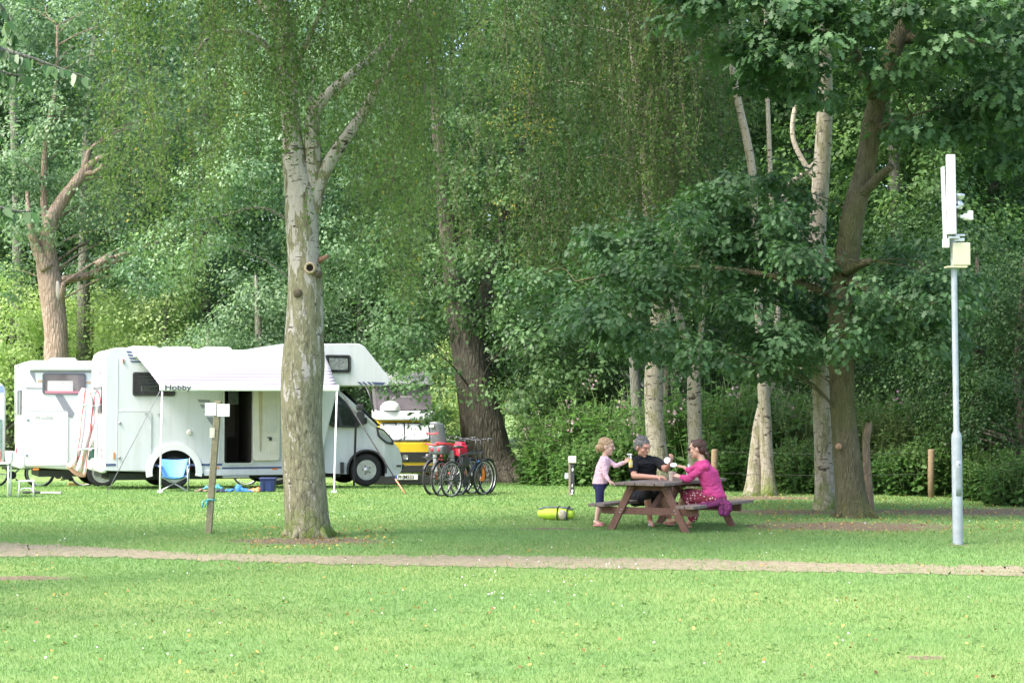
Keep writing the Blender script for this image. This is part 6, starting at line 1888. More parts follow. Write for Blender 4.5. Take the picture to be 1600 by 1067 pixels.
def build_woman():
    D = 25.05
    base = Vector((P(1108, 0, D).x, D, 0))
    t = thing('person', base, 0, 'seated woman in magenta cardigan and flowered maroon skirt, brown hair tied back', 'person')
    def q(px, py, d): return P(px, py, d) - base
    up = Vector((0, 0, 1))
    head = q(1089.5, 700.5, 25.14); neck = q(1097, 716, 25.12); shN = q(1102, 729, 24.96); shF = q(1093, 726, 25.28)
    chest = q(1106, 740, 25.10); belly = q(1113, 762, 25.12); hip = q(1117, 780, 25.12)
    elN = q(1075, 748, 25.02); wrN = q(1060, 744, 25.26); haN = q(1051, 740, 25.38)
    elF = q(1078, 736, 25.42); wrF = q(1068, 729.5, 25.46); haF = q(1056, 727, 25.50)
    elN.z = max(elN.z, ZT + .03)
    knN = q(1074, 777, 25.26); knF = q(1070, 772, 25.52)
    fN = q(1079, 814, 25.24); toN = q(1068, 822, 25.36); fF = q(1056, 812, 25.62); toF = q(1039, 817, 25.80)
    fwd = Vector((-.866, .5, 0)); sd = Vector((-.5, -.866, 0))      # her left, towards the camera
    mb = MB()
    w, R = head_parts(mb, head, Vector((-.93, .30, -.12)), up, 1.09)
    mb.cone(neck + Vector((.0, 0, -.03)), head + Vector((.02, 0, -.05)), .050, .048)
    ax = (neck - hip).normalized(); f2 = sd.cross(ax).normalized()
    if f2.dot(fwd) < 0: f2 = -f2
    mb.loft([(hip + Vector((0, 0, -.05)), sd * .15, f2 * .11), (hip, sd * .17, f2 * .13), (belly, sd * .145, f2 * .11), (chest, sd * .155, f2 * .115), ((shN + shF) / 2, sd * .16, f2 * .08), (neck + Vector((0.01, 0, -.03)), sd * .06, f2 * .055)], 24)
    for a, b, c_ in ((shN, elN, wrN), (shF, elF, wrF)):
        mb.cone(a, b, .044, .035); mb.cone(b, c_, .034, .022)
    hand_to(mb, wrN, haN, (.2, .6, -.6), curl=.9, sc=.9); hand_to(mb, wrF, haF, (-.1, .3, -.9), curl=.35, sc=.9)
    for s_, kn, f, to in ((.08, knN, fN, toN), (-.08, knF, fF, toF)):
        mb.cone(hip + sd * s_, kn, .085, .058); mb.cone(kn, f + Vector((0, 0, .03)), .052, .033); mb.cone(f, to, .034, .024); mb.cone(f.lerp(to, .1), f.lerp(to, .8), .03, .026)
    remesh(mb, 'body', SKIN, t, .006, 3)
    sc = 1.09
    face_bits(t, w, R, sc)
    mb = MB()
    mb.ball(w(-.028, 0, .036), (.100 * sc, .086 * sc, .080 * sc), R); mb.ball(w(-.062, 0, -.015), (.060 * sc, .074 * sc, .070 * sc), R)
    mb.cone(w(-.095, 0, -.055), w(-.125, 0, -.095), .030, .020); mb.cone(w(-.12, 0, -.09), w(-.13, 0, -.135), .024, .010)
    mb.cone(w(.045, 0, .085), w(-.05, .05, .07), .03, .035)
    remesh(mb, 'hair', hair_mat('brown_hair', (.025, .010, .007), (.085, .034, .022)), t, .007, 2, .005, .035)
    mb = MB(); mb.ball(w(-.108, 0, -.068), (.012, .026, .016), R); mb.build('hair_tie', M_WHITE, t)
    mb = MB()
    for k in (-1, 1):
        mb.tube([w(.104, k * .012, .006), w(.104, k * .045, .008), w(.03, k * .080, .008), w(-.02, k * .083, .0)], .0022, 5)
        mb.lathe([(.019, 0), (.021, 0), (.021, .002), (.019, .002), (.019, 0)], w(.106, k * .031, .002), 'y', 16)
    mb.build('glasses', plain('glasses_frame', (.30, .24, .20), .3, metal=.4), t)
    # cardigan
    mb = MB()
    mb.loft([(hip + Vector((.01, 0, .00)), sd * .190, f2 * .150), (belly + Vector((.0, 0, -.06)), sd * .178, f2 * .142), (belly, sd * .165, f2 * .128), (chest, sd * .172, f2 * .130), ((shN + shF) / 2 + Vector((0, 0, -.004)), sd * .178, f2 * .098), (neck + Vector((.005, 0, -.03)), sd * .072, f2 * .066)], 28)
    mb.cone(shN, elN, .058, .048); mb.cone(elN, elN.lerp(wrN, .55), .046, .038)
    mb.cone(shF, elF, .056, .046); mb.cone(elF, elF.lerp(wrF, .35), .044, .038)
    remesh(mb, 'cardigan', plain('magenta_knit', (.47, .055, .19), .85, spec=.2, var=.18, scale=10, bmp=.6, bscale=10), t, .007, 3, .007)
    # skirt with small pale flowers
    m, nt, b, out = new_mat('flowered_skirt')
    vo = nt.nodes.new('ShaderNodeTexVoronoi'); vo.inputs['Scale'].default_value = 26; nt.links.new(coords(nt), vo.inputs['Vector'])
    c = ramp(nt, [(.0, (.62, .50, .47)), (.26, (.62, .46, .44)), (.33, (.19, .02, .045))], vo.outputs['Distance'])
    nt.links.new(c, b.inputs['Base Color']); b.inputs['Roughness'].default_value = .9
    mb = MB()
    mb.loft([(hip + Vector((.02, 0, -.07)), sd * .19, fwd * .14), (hip, sd * .20, fwd * .15), (belly + Vector((0, 0, -.05)), sd * .17, fwd * .13)], 24)
    for s_, kn in ((.08, knN), (-.08, knF)): mb.cone(hip + sd * s_ + Vector((0, 0, .0)), kn + fwd * -.02, .105, .080)
    mb.cone(hip + Vector((0, 0, -.02)), (knN + knF) / 2 + fwd * -.05, .11, .085)
    mb.cone(knN + fwd * -.03 + Vector((0, 0, -.02)), fN + Vector((.03, 0, .05)), .075, .062); mb.cone(knN + fwd * -.10 + Vector((0, 0, -.05)), fN + Vector((.05, 0, .13)), .065, .055)
    remesh(mb, 'skirt', m, t, .008, 3, .010)
    for f, to in ((fN, toN), (fF, toF)):
        d = (to - f); d.z = 0; d.normalize(); g = f.lerp(to, .55); g.z = max(.02, g.z - .035)
        Rm = Matrix((d, up.cross(d), up)).transposed()
        mb = MB(); mb.ball(g, (.115, .040, .016), Rm); mb.ball(g + d * .045 + Vector((0, 0, .018)), (.055, .040, .026), Rm); remesh(mb, 'shoe', plain('brown_shoe', (.36, .17, .13), .6, var=.15), t, .006, 2)
    return dict(haN=haN, haF=haF, base=base, wrF=wrF, wrN=wrN)
WOM = build_woman()

def build_girl():
    D = 26.0
    base = Vector((P(936, 0, D).x, D, 0))
    t = thing('person', base, 0, 'standing girl with blonde hair, pale pink top and navy leggings', 'person')
    def q(px, py, d): return P(px, py, d) - base
    up = Vector((0, 0, 1))
    head = q(948, 697, D); neck = q(944.5, 710, D); shN = q(943, 718.5, D - .11); shF = q(946, 717, D + .11)
    chest = q(942, 728, D); belly = q(939, 743, D); hip = q(937, 757, D)
    elF = q(962, 728, D - .02); wrF = q(976, 722, D - .10); haF = q(984, 717, D - .13)
    elN = q(946, 742, D - .15); wrN = q(951.5, 751, D - .18); haN = q(958, 754.5, D - .20)
    kn1 = q(936, 787, D - .06); f1 = q(931.5, 815, D - .07); to1 = q(938, 820.5, D - .12)
    kn2 = q(938, 785, D + .07); f2 = q(933.5, 814, D + .09); to2 = q(940, 819, D + .07)
    sd = Vector((.12, -1, 0)).normalized(); fw = Vector((1, .12, 0)).normalized()
    mb = MB()
    w, R = head_parts(mb, head, Vector((.95, -.16, -.14)), up, 1.06)
    mb.cone(neck + Vector((0, 0, -.04)), head + Vector((-.015, 0, -.04)), .036, .036)
    mb.loft([(hip + Vector((0, 0, -.04)), sd * .09, fw * .075), (hip, sd * .105, fw * .09), (belly, sd * .095, fw * .078), (chest, sd * .108, fw * .078), (neck + Vector((0, 0, -.06)), sd * .10, fw * .05), (neck + Vector((0, 0, -.03)), sd * .045, fw * .04)], 22)
    for a, b, c_ in ((shN, elN, wrN), (shF, elF, wrF)): mb.cone(a, b, .030, .024); mb.cone(b, c_, .024, .016)
    hand_to(mb, wrF, haF, (.3, -.5, .4), r=.0078, curl=.9, sc=.78); hand_to(mb, wrN, haN, (.1, .2, -.9), r=.0078, curl=.4, sc=.78)
    for s_, kn, f, to in ((.05, kn1, f1, to1), (-.05, kn2, f2, to2)):
        mb.cone(hip + sd * s_, kn, .060, .042); mb.cone(kn, f + Vector((0, 0, .02)), .041, .025); mb.cone(f, to, .026, .019); mb.cone(f.lerp(to, .0) + Vector((-.02, 0, -.0)), f.lerp(to, .7), .024, .02)
    remesh(mb, 'body', SKIN_G, t, .0052, 3)
    face_bits(t, w, R, 1.06)
    sc = 1.06
    mb = MB()
    mb.ball(w(-.024, 0, .036), (.099 * sc, .083 * sc, .082 * sc), R); mb.ball(w(-.052, 0, -.015), (.066 * sc, .078 * sc, .068 * sc), R)
    mb.ball(w(-.118, 0, -.035), (.034, .036, .046), R); mb.cone(w(-.12, 0, -.05), w(-.115, 0, -.10), .026, .012)
    mb.cone(w(.05, .03, .078), w(-.02, .06, .03), .022, .028); mb.cone(w(.05, -.03, .078), w(-.02, -.06, .03), .022, .028)
    remesh(mb, 'hair', hair_mat('blonde_hair', (.25, .15, .08), (.50, .34, .19)), t, .0065, 2, .005, .035)
    m, nt, b, out = new_mat('pink_stripes')
    sep = nt.nodes.new('ShaderNodeSeparateXYZ'); nt.links.new(coords(nt), sep.inputs[0])
    f = mth(nt, 'FRACT', mth(nt, 'MULTIPLY', sep.outputs[2], 45))
    nt.links.new(ramp(nt, [(0, (.72, .42, .48)), (.4, (.72, .42, .48)), (.45, (.78, .56, .60))], f, 'CONSTANT'), b.inputs['Base Color']); b.inputs['Roughness'].default_value = .9
    bump(nt, b, ntex(nt, 14, 3, .6), .4, .02)
    mb = MB()
    mb.loft([(hip + Vector((0, 0, .015)), sd * .125, fw * .105), (belly, sd * .112, fw * .095), (chest, sd * .122, fw * .092), (neck + Vector((0, 0, -.058)), sd * .112, fw * .062), (neck + Vector((0, 0, -.022)), sd * .055, fw * .048)], 24)
    mb.cone(shN, elN, .043, .034); mb.cone(elN, elN.lerp(wrN, .85), .033, .025); mb.cone(shF, elF, .043, .034); mb.cone(elF, elF.lerp(wrF, .9), .033, .025)
    remesh(mb, 'top', m, t, .006, 3, .005, .07)
    mb = MB()
    mb.loft([(hip + Vector((0, 0, -.06)), sd * .10, fw * .09), (hip, sd * .118, fw * .104), (hip + Vector((0, 0, .05)), sd * .11, fw * .095)], 22)
    for s_, kn in ((.05, kn1), (-.05, kn2)): mb.cone(hip + sd * s_, kn + Vector((0, 0, -.015)), .072, .052)
    remesh(mb, 'leggings', plain('navy_jersey', (.035, .035, .10), .9, spec=.2, var=.2, bmp=.4, bscale=14), t, .006, 3)
    for f, to in ((f1, to1), (f2, to2)):
        d = (to - f); d.z = 0; d.normalize(); g = f.lerp(to, .5); g.z = .018
        Rm = Matrix((d, up.cross(d), up)).transposed()
        mb = MB(); mb.ball(g, (.100, .038, .014), Rm); mb.ball(g + d * .035 + Vector((0, 0, .018)), (.04, .036, .02), Rm); remesh(mb, 'clog', plain('pink_clog', (.50, .20, .20), .6), t, .006, 2)
    return dict(haF=haF, base=base)
GIRL = build_girl()

# ------------------------------------------------------------------ things on and by the table
def table_things():
    c = GIRL['base'] + GIRL['haF'] + Vector((.012, -.02, .01))
    t = thing('spray_bottle', c, 0, 'small yellow bottle with a white spray top in the raised hand of the girl', 'bottle')
    mb = MB(); mb.lathe([(.001, -.13), (.026, -.13), (.028, -.12), (.028, -.045), (.022, -.025), (.013, -.01), (.013, 0), (.001, 0)], (0, 0, 0), 'z', 18); b = mb.build('bottle_body', plain('yellow_label', (.70, .52, .05), .35, var=.2, scale=50), t)
    mb = MB(); mb.lathe([(.0285, -.11), (.0292, -.108), (.0292, -.055), (.0285, -.052)], (0, 0, 0), 'z', 18); mb.build('label', plain('cream_label', (.72, .62, .30), .5, var=.5, scale=60), b)
    mb = MB(); mb.lathe([(.015, -.005), (.015, .02), (.010, .03), (.009, .055), (.001, .055)], (0, 0, 0), 'z', 14); mb.box((-.018, 0, .058), (.075, .022, .018)); mb.box((-.030, 0, .038), (.008, .012, .03)); mb.build('spray_top', M_WHITE, t, bevel=.003)
    def disc(name, c, n, r, label, mat=M_WHITE):
        t = bpy.data.objects
        n = Vector(n).normalized(); q = n.to_track_quat('Z', 'Y')
        mb = MB(); mb.lathe([(.001, -.002), (r * .7, -.002), (r * .9, .003), (r, .008), (r, .011), (r * .88, .006), (r * .7, .002), (.001, .002)], (0, 0, 0), 'z', 26)
        o = mb.build(name, mat); o.location = c; o.rotation_mode = 'QUATERNION'; o.rotation_quaternion = q
        tag(o, label, 'disc')
    mh = MAN['base'] + MAN['hL']
    disc('white_disc', mh + Vector((-.070, -.050, -.045)), (-.35, -.85, .35), .047, 'small round white disc held up by the man')
    wh = WOM['base'] + WOM['haF']
    disc('white_disc', wh + Vector((-.035, -.02, .0)), (-.1, -.5, .8), .050, 'small white disc held flat in the far hand of the woman')
    hN = WOM['base'] + WOM['haN']
    def cup(x, y, label, r=.040, h=.10, mat=None, z=None):
        mb = MB(); mb.lathe([(.001, .004), (r * .78, 0), (r * .8, .004), (r, h - .004), (r * 1.06, h), (r * 1.0, h + .002), (r * .96, h - .006), (r * .76, .01), (.001, .01)], (0, 0, 0), 'z', 22)
        o = mb.build('cup', mat or plain('paper_cup', (.52, .44, .36), .6, var=.1)); o.location = (x, y, (ZT + .002) if z is None else z); tag(o, label, 'cup'); return o
    cup(hN.x - .015, hN.y + .005, 'beige paper cup with pale rim standing in the near hand of the woman', .042, .125)
    p = P(1052, 742, 26.1); cup(p.x, p.y, 'pale cup standing on the table behind the hands of the two adults', .036, .09, M_CREAM)
    p = P(1076, 745, 26.3); mb = MB(); mb.lathe([(.001, 0), (.032, 0), (.034, .01), (.034, .13), (.014, .17), (.014, .20), (.001, .20)], (0, 0, 0), 'z', 18)
    o = mb.build('bottle', plain('water_bottle', (.55, .60, .60), .15, var=.1)); o.location = (p.x, p.y, ZT + .002); tag(o, 'clear pale bottle on the table beyond the outstretched arm of the woman', 'bottle')
    # purple scarf lying over the bench behind the woman
    base = P(1128, 790, 24.9)
    t = thing('scarf', base, 0, 'purple scarf bunched on the bench and hanging over its edge behind the woman', 'scarf')
    mb = MB()
    def q(px, py, d): return P(px, py, d) - base
    pts = [q(1092, 790.5, 24.83), q(1104, 789, 24.85), (q(1118, 788, 24.9)), q(1128, 785, 24.95), q(1136, 789, 24.88), q(1137, 796, 24.82), q(1133, 803, 24.8)]
    for i in range(len(pts) - 1): mb.cone(pts[i], pts[i + 1], (.03, .04, .05, .06, .06, .055)[i], (.04, .05, .06, .06, .055, .035)[i])
    mb.cone(q(1126, 789, 24.84), q(1127, 802, 24.78), .04, .03); mb.cone(q(1120, 787, 24.8), q(1104, 791, 24.78), .03, .022)
    remesh(mb, 'cloth', plain('purple_cloth', (.12, .015, .075), .9, var=.3, scale=16, bmp=1.0, bscale=14), t, .007, 2, .010, .06)
    # lime bag on the grass
    c = G(869, 812); t = thing('sports_bag', c, math.radians(-14), 'lime green and grey holdall lying on the grass to the left of the picnic table', 'bag')
    mb = MB(); rr = random.Random(4)
    sec = []
    for k in range(13):
        u = -.27 + .54 * k / 12; e = math.sin(math.pi * (k + .8) / 13.6) ** .35
        sec.append(((u, 0, .095), (0, .125 * e + .006 * rr.uniform(-1, 1), 0), (0, 0, .098 * e + .006 * rr.uniform(-1, 1))))
    mb.loft(sec, 20)
    lime = plain('lime_fabric', (.52, .72, .06), .6, var=.12, scale=8, bmp=.8, bscale=10); slate = plain('slate_fabric', (.12, .14, .17), .7, var=.2)
    mb.build('bag_body', lime, t)
    mb = MB(); vs = []
    def topf(a, b): return (-.26 + .52 * a, .115 * (b - .5) * 1.1, .095 + .104 * math.sqrt(max(0, 1 - ((b - .5) * 1.0) ** 2)) - .03 * abs(a - .5) ** 3 * 8)
    mb.grid(topf, 20, 8); mb.build('top_panel', slate, t, solid=.006)
    mb = MB()
    for u in (.04, .19): mb.tube([(u, .12, .05), (u, .10, .18), (u + .01, 0, .205), (u, -.10, .17), (u, -.13, .06), (u, -.10, .0)], .012, 6)
    mb.build('strap', M_STRAP, t)
    mb = MB(); mb.ball((.115, -.105, .085), (.065, .03, .075)); mb.build('side_pocket', plain('mesh_pocket', (.42, .38, .30), .7, var=.4, scale=30), t)
table_things()

# ------------------------------------------------------------------ posts, stakes, fence
def sign_post():
    d = 24.5; base = G(325, 833)
    t = thing('sign_post', base, 0, 'leaning wooden post with two small blank white boards and a turquoise ribbon', 'sign post')
    top = P(341, 626, base.y) - base
    mb = MB(); mb.beam((0, 0, -.1), top, .085, .085, up=(0, 1, 0)); mb.build('post', WD_POST, t, bevel=.008)
    def q(px, py, dd=0): return P(px, py, base.y + dd) - base
    for pxs in ([(321, 630), (336.5, 629.5), (336, 649), (321.5, 648.5)], [(343, 631), (360, 631.5), (359.5, 651), (343.5, 650)]):
        c = q(sum(p[0] for p in pxs) / 4, sum(p[1] for p in pxs) / 4)
        w_, h_ = (pxs[1][0] - pxs[0][0]) / S(base.y), (pxs[2][1] - pxs[1][1]) / S(base.y)
        mb = MB(); mb.box((c.x + (.012 if c.x < top.x else -.012), -.052, c.z), (w_ + .02, .008, h_)); mb.build('board', plain('white_board', (.80, .80, .80), .4), t, bevel=.002)
    c = q(332.5, 676); mb = MB(); mb.box((c.x, -.055, c.z), (.065, .008, .13)); mb.build('notice', plain('yellowed_notice', (.68, .66, .52), .7, var=.2, scale=20), t)
    tq = plain('turquoise_tape', (.06, .42, .42), .5)
    c = q(330, 781); mb = MB(); mb.tube(catmull([c + Vector((-.05, -.05, .0)), c + Vector((0, -.055, .01)), c + Vector((.05, -.05, .0)), c + Vector((.05, .05, 0)), c + Vector((-.05, .05, 0)), c + Vector((-.05, -.05, 0))], 3), .010, 6)
    mb.tube([c + Vector((-.03, -.06, 0)), c + Vector((-.09, -.07, -.01)), c + Vector((-.11, -.07, -.10))], .012, 5); mb.tube([c + Vector((-.03, -.06, 0)), c + Vector((-.06, -.08, -.06)), c + Vector((-.07, -.06, -.09))], .010, 5)
    mb.build('ribbon', tq, t)
sign_post()

def hookup():
    base = G(892, 775)
    t = thing('hookup_post', base, 0, 'short dark post with pale cap on the lawn behind the lime bag', 'hookup post')
    h = 57 / S(base.y)
    mb = MB(); mb.box((.0, .03, h / 2 - .05), (.08, .07, h + .06)); mb.build('post', WD_OLD, t, bevel=.005)
    mb = MB(); mb.box((.028, -.028, h * .44 + .04), (.075, .045, h * .85)); mb.build('cable_duct', plain('dark_duct', (.04, .042, .05), .5, var=.3), t, bevel=.006)
    mb = MB(); mb.box((.03, 0, h + .0), (.145, .14, .13)); mb.build('cap', M_CREAM, t, bevel=.01)
    mb = MB(); mb.box((-.08, .02, h * .55), (.075, .03, .11)); mb.build('plate', plain('grey_plate', (.42, .45, .52), .5), t, bevel=.006)
    mb = MB(); mb.ball((.035, -.055, h * .72), (.018, .01, .03)); mb.build('switch', M_WHITE, t)
    mb = MB(); mb.ball((.03, -.05, .10), (.02, .01, .03)); mb.ball((.02, -.05, .05), (.022, .01, .02)); mb.ball((.025, -.05, .20), (.01, .01, .035)); mb.build('bird_droppings', M_WHITE, t)
hookup()

def stake():
    base = G(1362, 801)
    t = thing('dead_stake', base, 0, 'thick dead branch stuck upright in the soil beside the oak trunk', 'dead branch')
    pts = [(1362, 803, 9), (1359, 770, 11), (1355, 730, 12), (1353, 690, 12), (1357, 670, 12), (1358, 660, 9)]
    p, r = stem_path([(a, b, c) for a, b, c in pts], base.y)
    p[0] = (p[0][0], p[0][1], -.1)
    mb = MB(); mb.tube([Vector(a) - base for a in p], r, 12, jit=.12); mb.build('wood', bark_oak('dead_wood', (.16, .12, .085), (.26, .20, .14), (.36, .28, .21), 1.0), t)
stake()

def fence():
    posts = [(1116, 702, 776, 10, WD_NEW, 'pale new square fence post right of the seated woman'), (1455, 702, 778, 10, WD_NEW, 'orange brown round fence post among herbs right of the dead stake'),
             (840, 708, 757, 4, WD_OLD, 'thin grey fence stake farthest left, right of the old oak'), (867, 705, 757, 5, WD_OLD, 'thin grey fence stake left of the hookup post'), (915, 705, 758, 6, WD_OLD, 'dark fence stake right of the hookup post'), (926, 702, 760, 6, WD_OLD, 'dark fence stake just left of the girl'),
             (1060, 705, 762, 5, WD_OLD, 'thin grey fence stake behind the hands of the adults'), (864, 728, 758, 3, WD_OLD, 'short thin stake close to a taller one left of the hookup post')]
    ws = []
    for px, y0, y1, w_, m, lb in posts:
        b = G(px, y1); t = thing('fence_post', b, 0, lb, 'fence post', None)
        h = (y1 - y0) / S(b.y); r = w_ / 2 / S(b.y)
        mb = MB()
        if w_ == 10: mb.tube([(0, 0, -.2), (0, 0, h * .5), (0.01, 0, h - .02), (.01, 0, h)], [r, r, r, r * .85], 14, jit=.02)
        else: mb.tube([(0, 0, -.2), (0.01, 0, h * .5), (0.03, 0, h)], [r * 1.1, r, r * .9], 8, jit=.08)
        mb.build('post', m, t)
        mb = MB(); mb.tube([(-.01, -r - .004, h * .75), (.02, -r - .012, h * .75), (.03, -r - .004, h * .75)], .003, 4); mb.build('staple', M_ALU, t)
        ws.append((b, h))
    a, b = G(1115, 776), G(1455, 778)
    for k, z in enumerate((.45, .85)):
        o = MB(); pts = [Vector((a.x + (b.x - a.x) * i / 20, a.y + .1 + (b.y - a.y) * i / 20, z - .04 * math.sin(math.pi * i / 20))) for i in range(21)]
        o.tube(pts, .0025, 5); q = o.build('fence_wire', plain('old_wire', (.07, .07, .065), .6)); tag(q, ('lower' if k == 0 else 'upper') + ' wire of the fence running from the post behind the woman to the right post', 'wire')
fence()

# ------------------------------------------------------------------ antenna pole
def pole():
    base = G(1497, 850); D = base.y
    t = thing('antenna_pole', base, 0, 'tall galvanised steel pole carrying white panel antennas and a cream box', 'pole')
    GALV = plain('galvanised', (.30, .34, .37), .5, metal=.1, var=.14, scale=9)
    def q(px, py, dd=0): return P(px, py, D + dd) - base
    z1 = q(1495, 680).z; z2 = q(1495, 415).z; ztop = q(1495, 318).z
    r0 = 8.0 / S(D); r1 = 4.6 / S(D)
    mb = MB(); mb.lathe([(r0, -.2), (r0, z1 - .04), (r0 * .95, z1), (r1, z1 + .06), (r1, z2), (r1 * .8, ztop)], (0, 0, 0), 'z', 28)
    o = mb.build('pole', GALV, t); 
    for v in o.data.vertices: v.co.x -= .022 * max(0, v.co.z) / z2 * 1.0
    zd0, zd1 = q(1495, 774).z, q(1495, 719).z
    mb = MB()
    def dr(a, b): th = -math.pi / 2 + (a - .5) * 1.1 + .12; return ((r0 + .004) * math.cos(th) - .006, (r0 + .004) * math.sin(th), zd0 + (zd1 - zd0) * b)
    mb.grid(dr, 8, 4); dd = mb.build('service_door', plain('galvanised_door', (.25, .285, .31), .5, metal=.1, var=.12, scale=9), t, solid=.006)
    mb = MB(); mb.lathe([(.001, -.006), (.009, -.004), (.009, .0)], (.01, -r0 - .006, zd1 - .05), 'y', 8); mb.build('lock', M_DTRIM, dd)
    def box(px0, py0, px1, py1, dy, dep, mat, name, bev=.01, tilt=0):
        a, b = q(px0, py1), q(px1, py0)
        mb = MB(); mb.box(((a.x + b.x) / 2, dy, (a.z + b.z) / 2), (b.x - a.x, dep, b.z - a.z), Matrix.Rotation(tilt, 3, 'Y')); return mb.build(name, mat, t, bevel=bev)
    bx = box(1487.5, 380, 1514, 415.5, -.0, .16, plain('cream_box', (.50, .485, .34), .5, var=.05), 'junction_box', .012)
    mb = MB(); a = q(1490, 416); mb.box((.0, 0, a.z - .012), (.25, .17, .02)); mb.build('box_flange', plain('cream_box', (.50, .485, .34), .5), bx)
    box(1476, 244, 1489, 368, -.12, .06, plain('antenna_white', (.60, .61, .63), .4), 'panel_antenna', .012, math.radians(-.4))
    box(1472, 262, 1475, 374, -.04, .10, plain('antenna_white', (.60, .61, .63), .4), 'panel_antenna', .006, math.radians(-1.4))
    box(1472, 374, 1481, 388, -.05, .09, M_WHITE, 'small_box', .01)
    a = q(1498, 307); mb = MB(); mb.lathe([(.02, -.05), (.055, -.03), (.075, 0), (.075, .02), (.06, .03), (.001, .032)], (a.x, 0, a.z), 'z', 20); mb.lathe([(.035, -.16), (.045, -.15), (.045, -.08), (.035, -.06), (.02, -.05)], (a.x, 0, a.z), 'z', 16); mb.build('round_antenna', M_ALU, t)
    mb = MB(); mb.box((q(1497, 320).x, -.01, q(1497, 320).z), (.12, .05, .03)); mb.box((q(1497, 368).x, -.01, q(1497, 368).z), (.16, .06, .025)); mb.box((q(1498, 375).x, -.01, q(1498, 375).z), (.13, .05, .04)); mb.box((q(1488, 372).x, -.08, q(1488, 372).z), (.14, .03, .03)); mb.box((q(1488, 325).x, -.08, q(1488, 325).z), (.12, .03, .03))
    mb.build('bracket', M_ALU, t, bevel=.004)
    mb = MB(); c0, c1 = q(1500, 339), q(1512, 339); mb.tube([c0, c0.lerp(c1, .35), c0.lerp(c1, .45), c1], [.022, .022, .042, .042], 14)
    mb.box((q(1516, 337).x, 0, q(1516, 337).z), (.055, .09, .115)); mb.build('camera_lamp', M_WHITE, t, bevel=.008)
    for k in range(3):
        mb = MB(); mb.tube(catmull([q(1488 + k * 2, 370, -.08), q(1492 + k * 2, 350, -.06), q(1491 + 2 * k, 330, -.05), q(1495 + k, 318, -.03)], 4), .006, 5); mb.build('cable', M_DTRIM, t)
pole()

# ------------------------------------------------------------------ folding chair
def chair():
    c = G(272, 767); t = thing('folding_chair', c, math.radians(8), 'blue folding camping chair with white sides standing beside the rear wheel of the camper', 'chair')
    F = Frame(c, math.radians(8))
    BLU = plain('chair_blue', (.12, .32, .72), .7, var=.12, scale=8, bmp=.4, bscale=20); WHT = plain('chair_white', (.70, .72, .76), .7)
    # seen from behind-front: tall back sheet, seat, crossed legs
    def f(a, b):
        w = .34 - .10 * (1 - b) ** 1.3 + .0
        return ((a - .5) * 2 * w * .82 - .03 + .02 * b, .12 + .22 * b + .07 * (2 * a - 1) ** 2 * -1, .26 + .38 * b - .02 * (1 - (2 * a - 1) ** 2) * b)
    mb = MB(); mb.grid(f, 12, 10); mb.build('back_sheet', BLU, t, solid=.006)
    def g(a, b): return ((a - .5) * .48, -.22 + .40 * b, .27 + .05 * (2 * a - 1) ** 2 - .04 * math.sin(math.pi * b))
    mb = MB(); mb.grid(g, 10, 8); mb.build('seat', BLU, t, solid=.006)
    for s in (-1, 1):
        mb = MB(); mb._add([(s * .26, -.20, .28), (s * .29, .20, .28), (s * .29, .26, .50), (s * .27, -.05, .34)], [(0, 1, 2, 3)], False); mb.build('side_panel', WHT, t, solid=.008)
    for p in (((-.28, -.2, .0), (.27, .2, .30)), ((.28, -.2, .0), (-.27, .2, .30)), ((-.28, .24, .0), (.27, -.2, .30)), ((.28, .24, .0), (-.27, -.2, .30)), ((-.28, -.22, 0), (-.27, -.2, .5)), ((.28, -.22, 0), (.27, -.2, .5)), ((-.28, .24, 0), (-.29, .34, .66)), ((.28, .24, 0), (.29, .34, .66))):
        mb = MB(); mb.tube([p[0], p[1]], .011, 7); mb.build('leg' if p[0][2] == 0 and abs(p[1][0] - p[0][0]) > .3 else 'upright', M_ALU, t)
    for s in (-1, 1): mb = MB(); mb.box((s * .28, .02, .50), (.06, .46, .025)); mb.build('armrest', plain('chair_arm', (.16, .26, .50), .7), t, bevel=.008)
    mb = MB(); mb.box((-.1, .335, .60), (.07, .004, .012)); mb.build('label', M_WHITE, t)
chair()

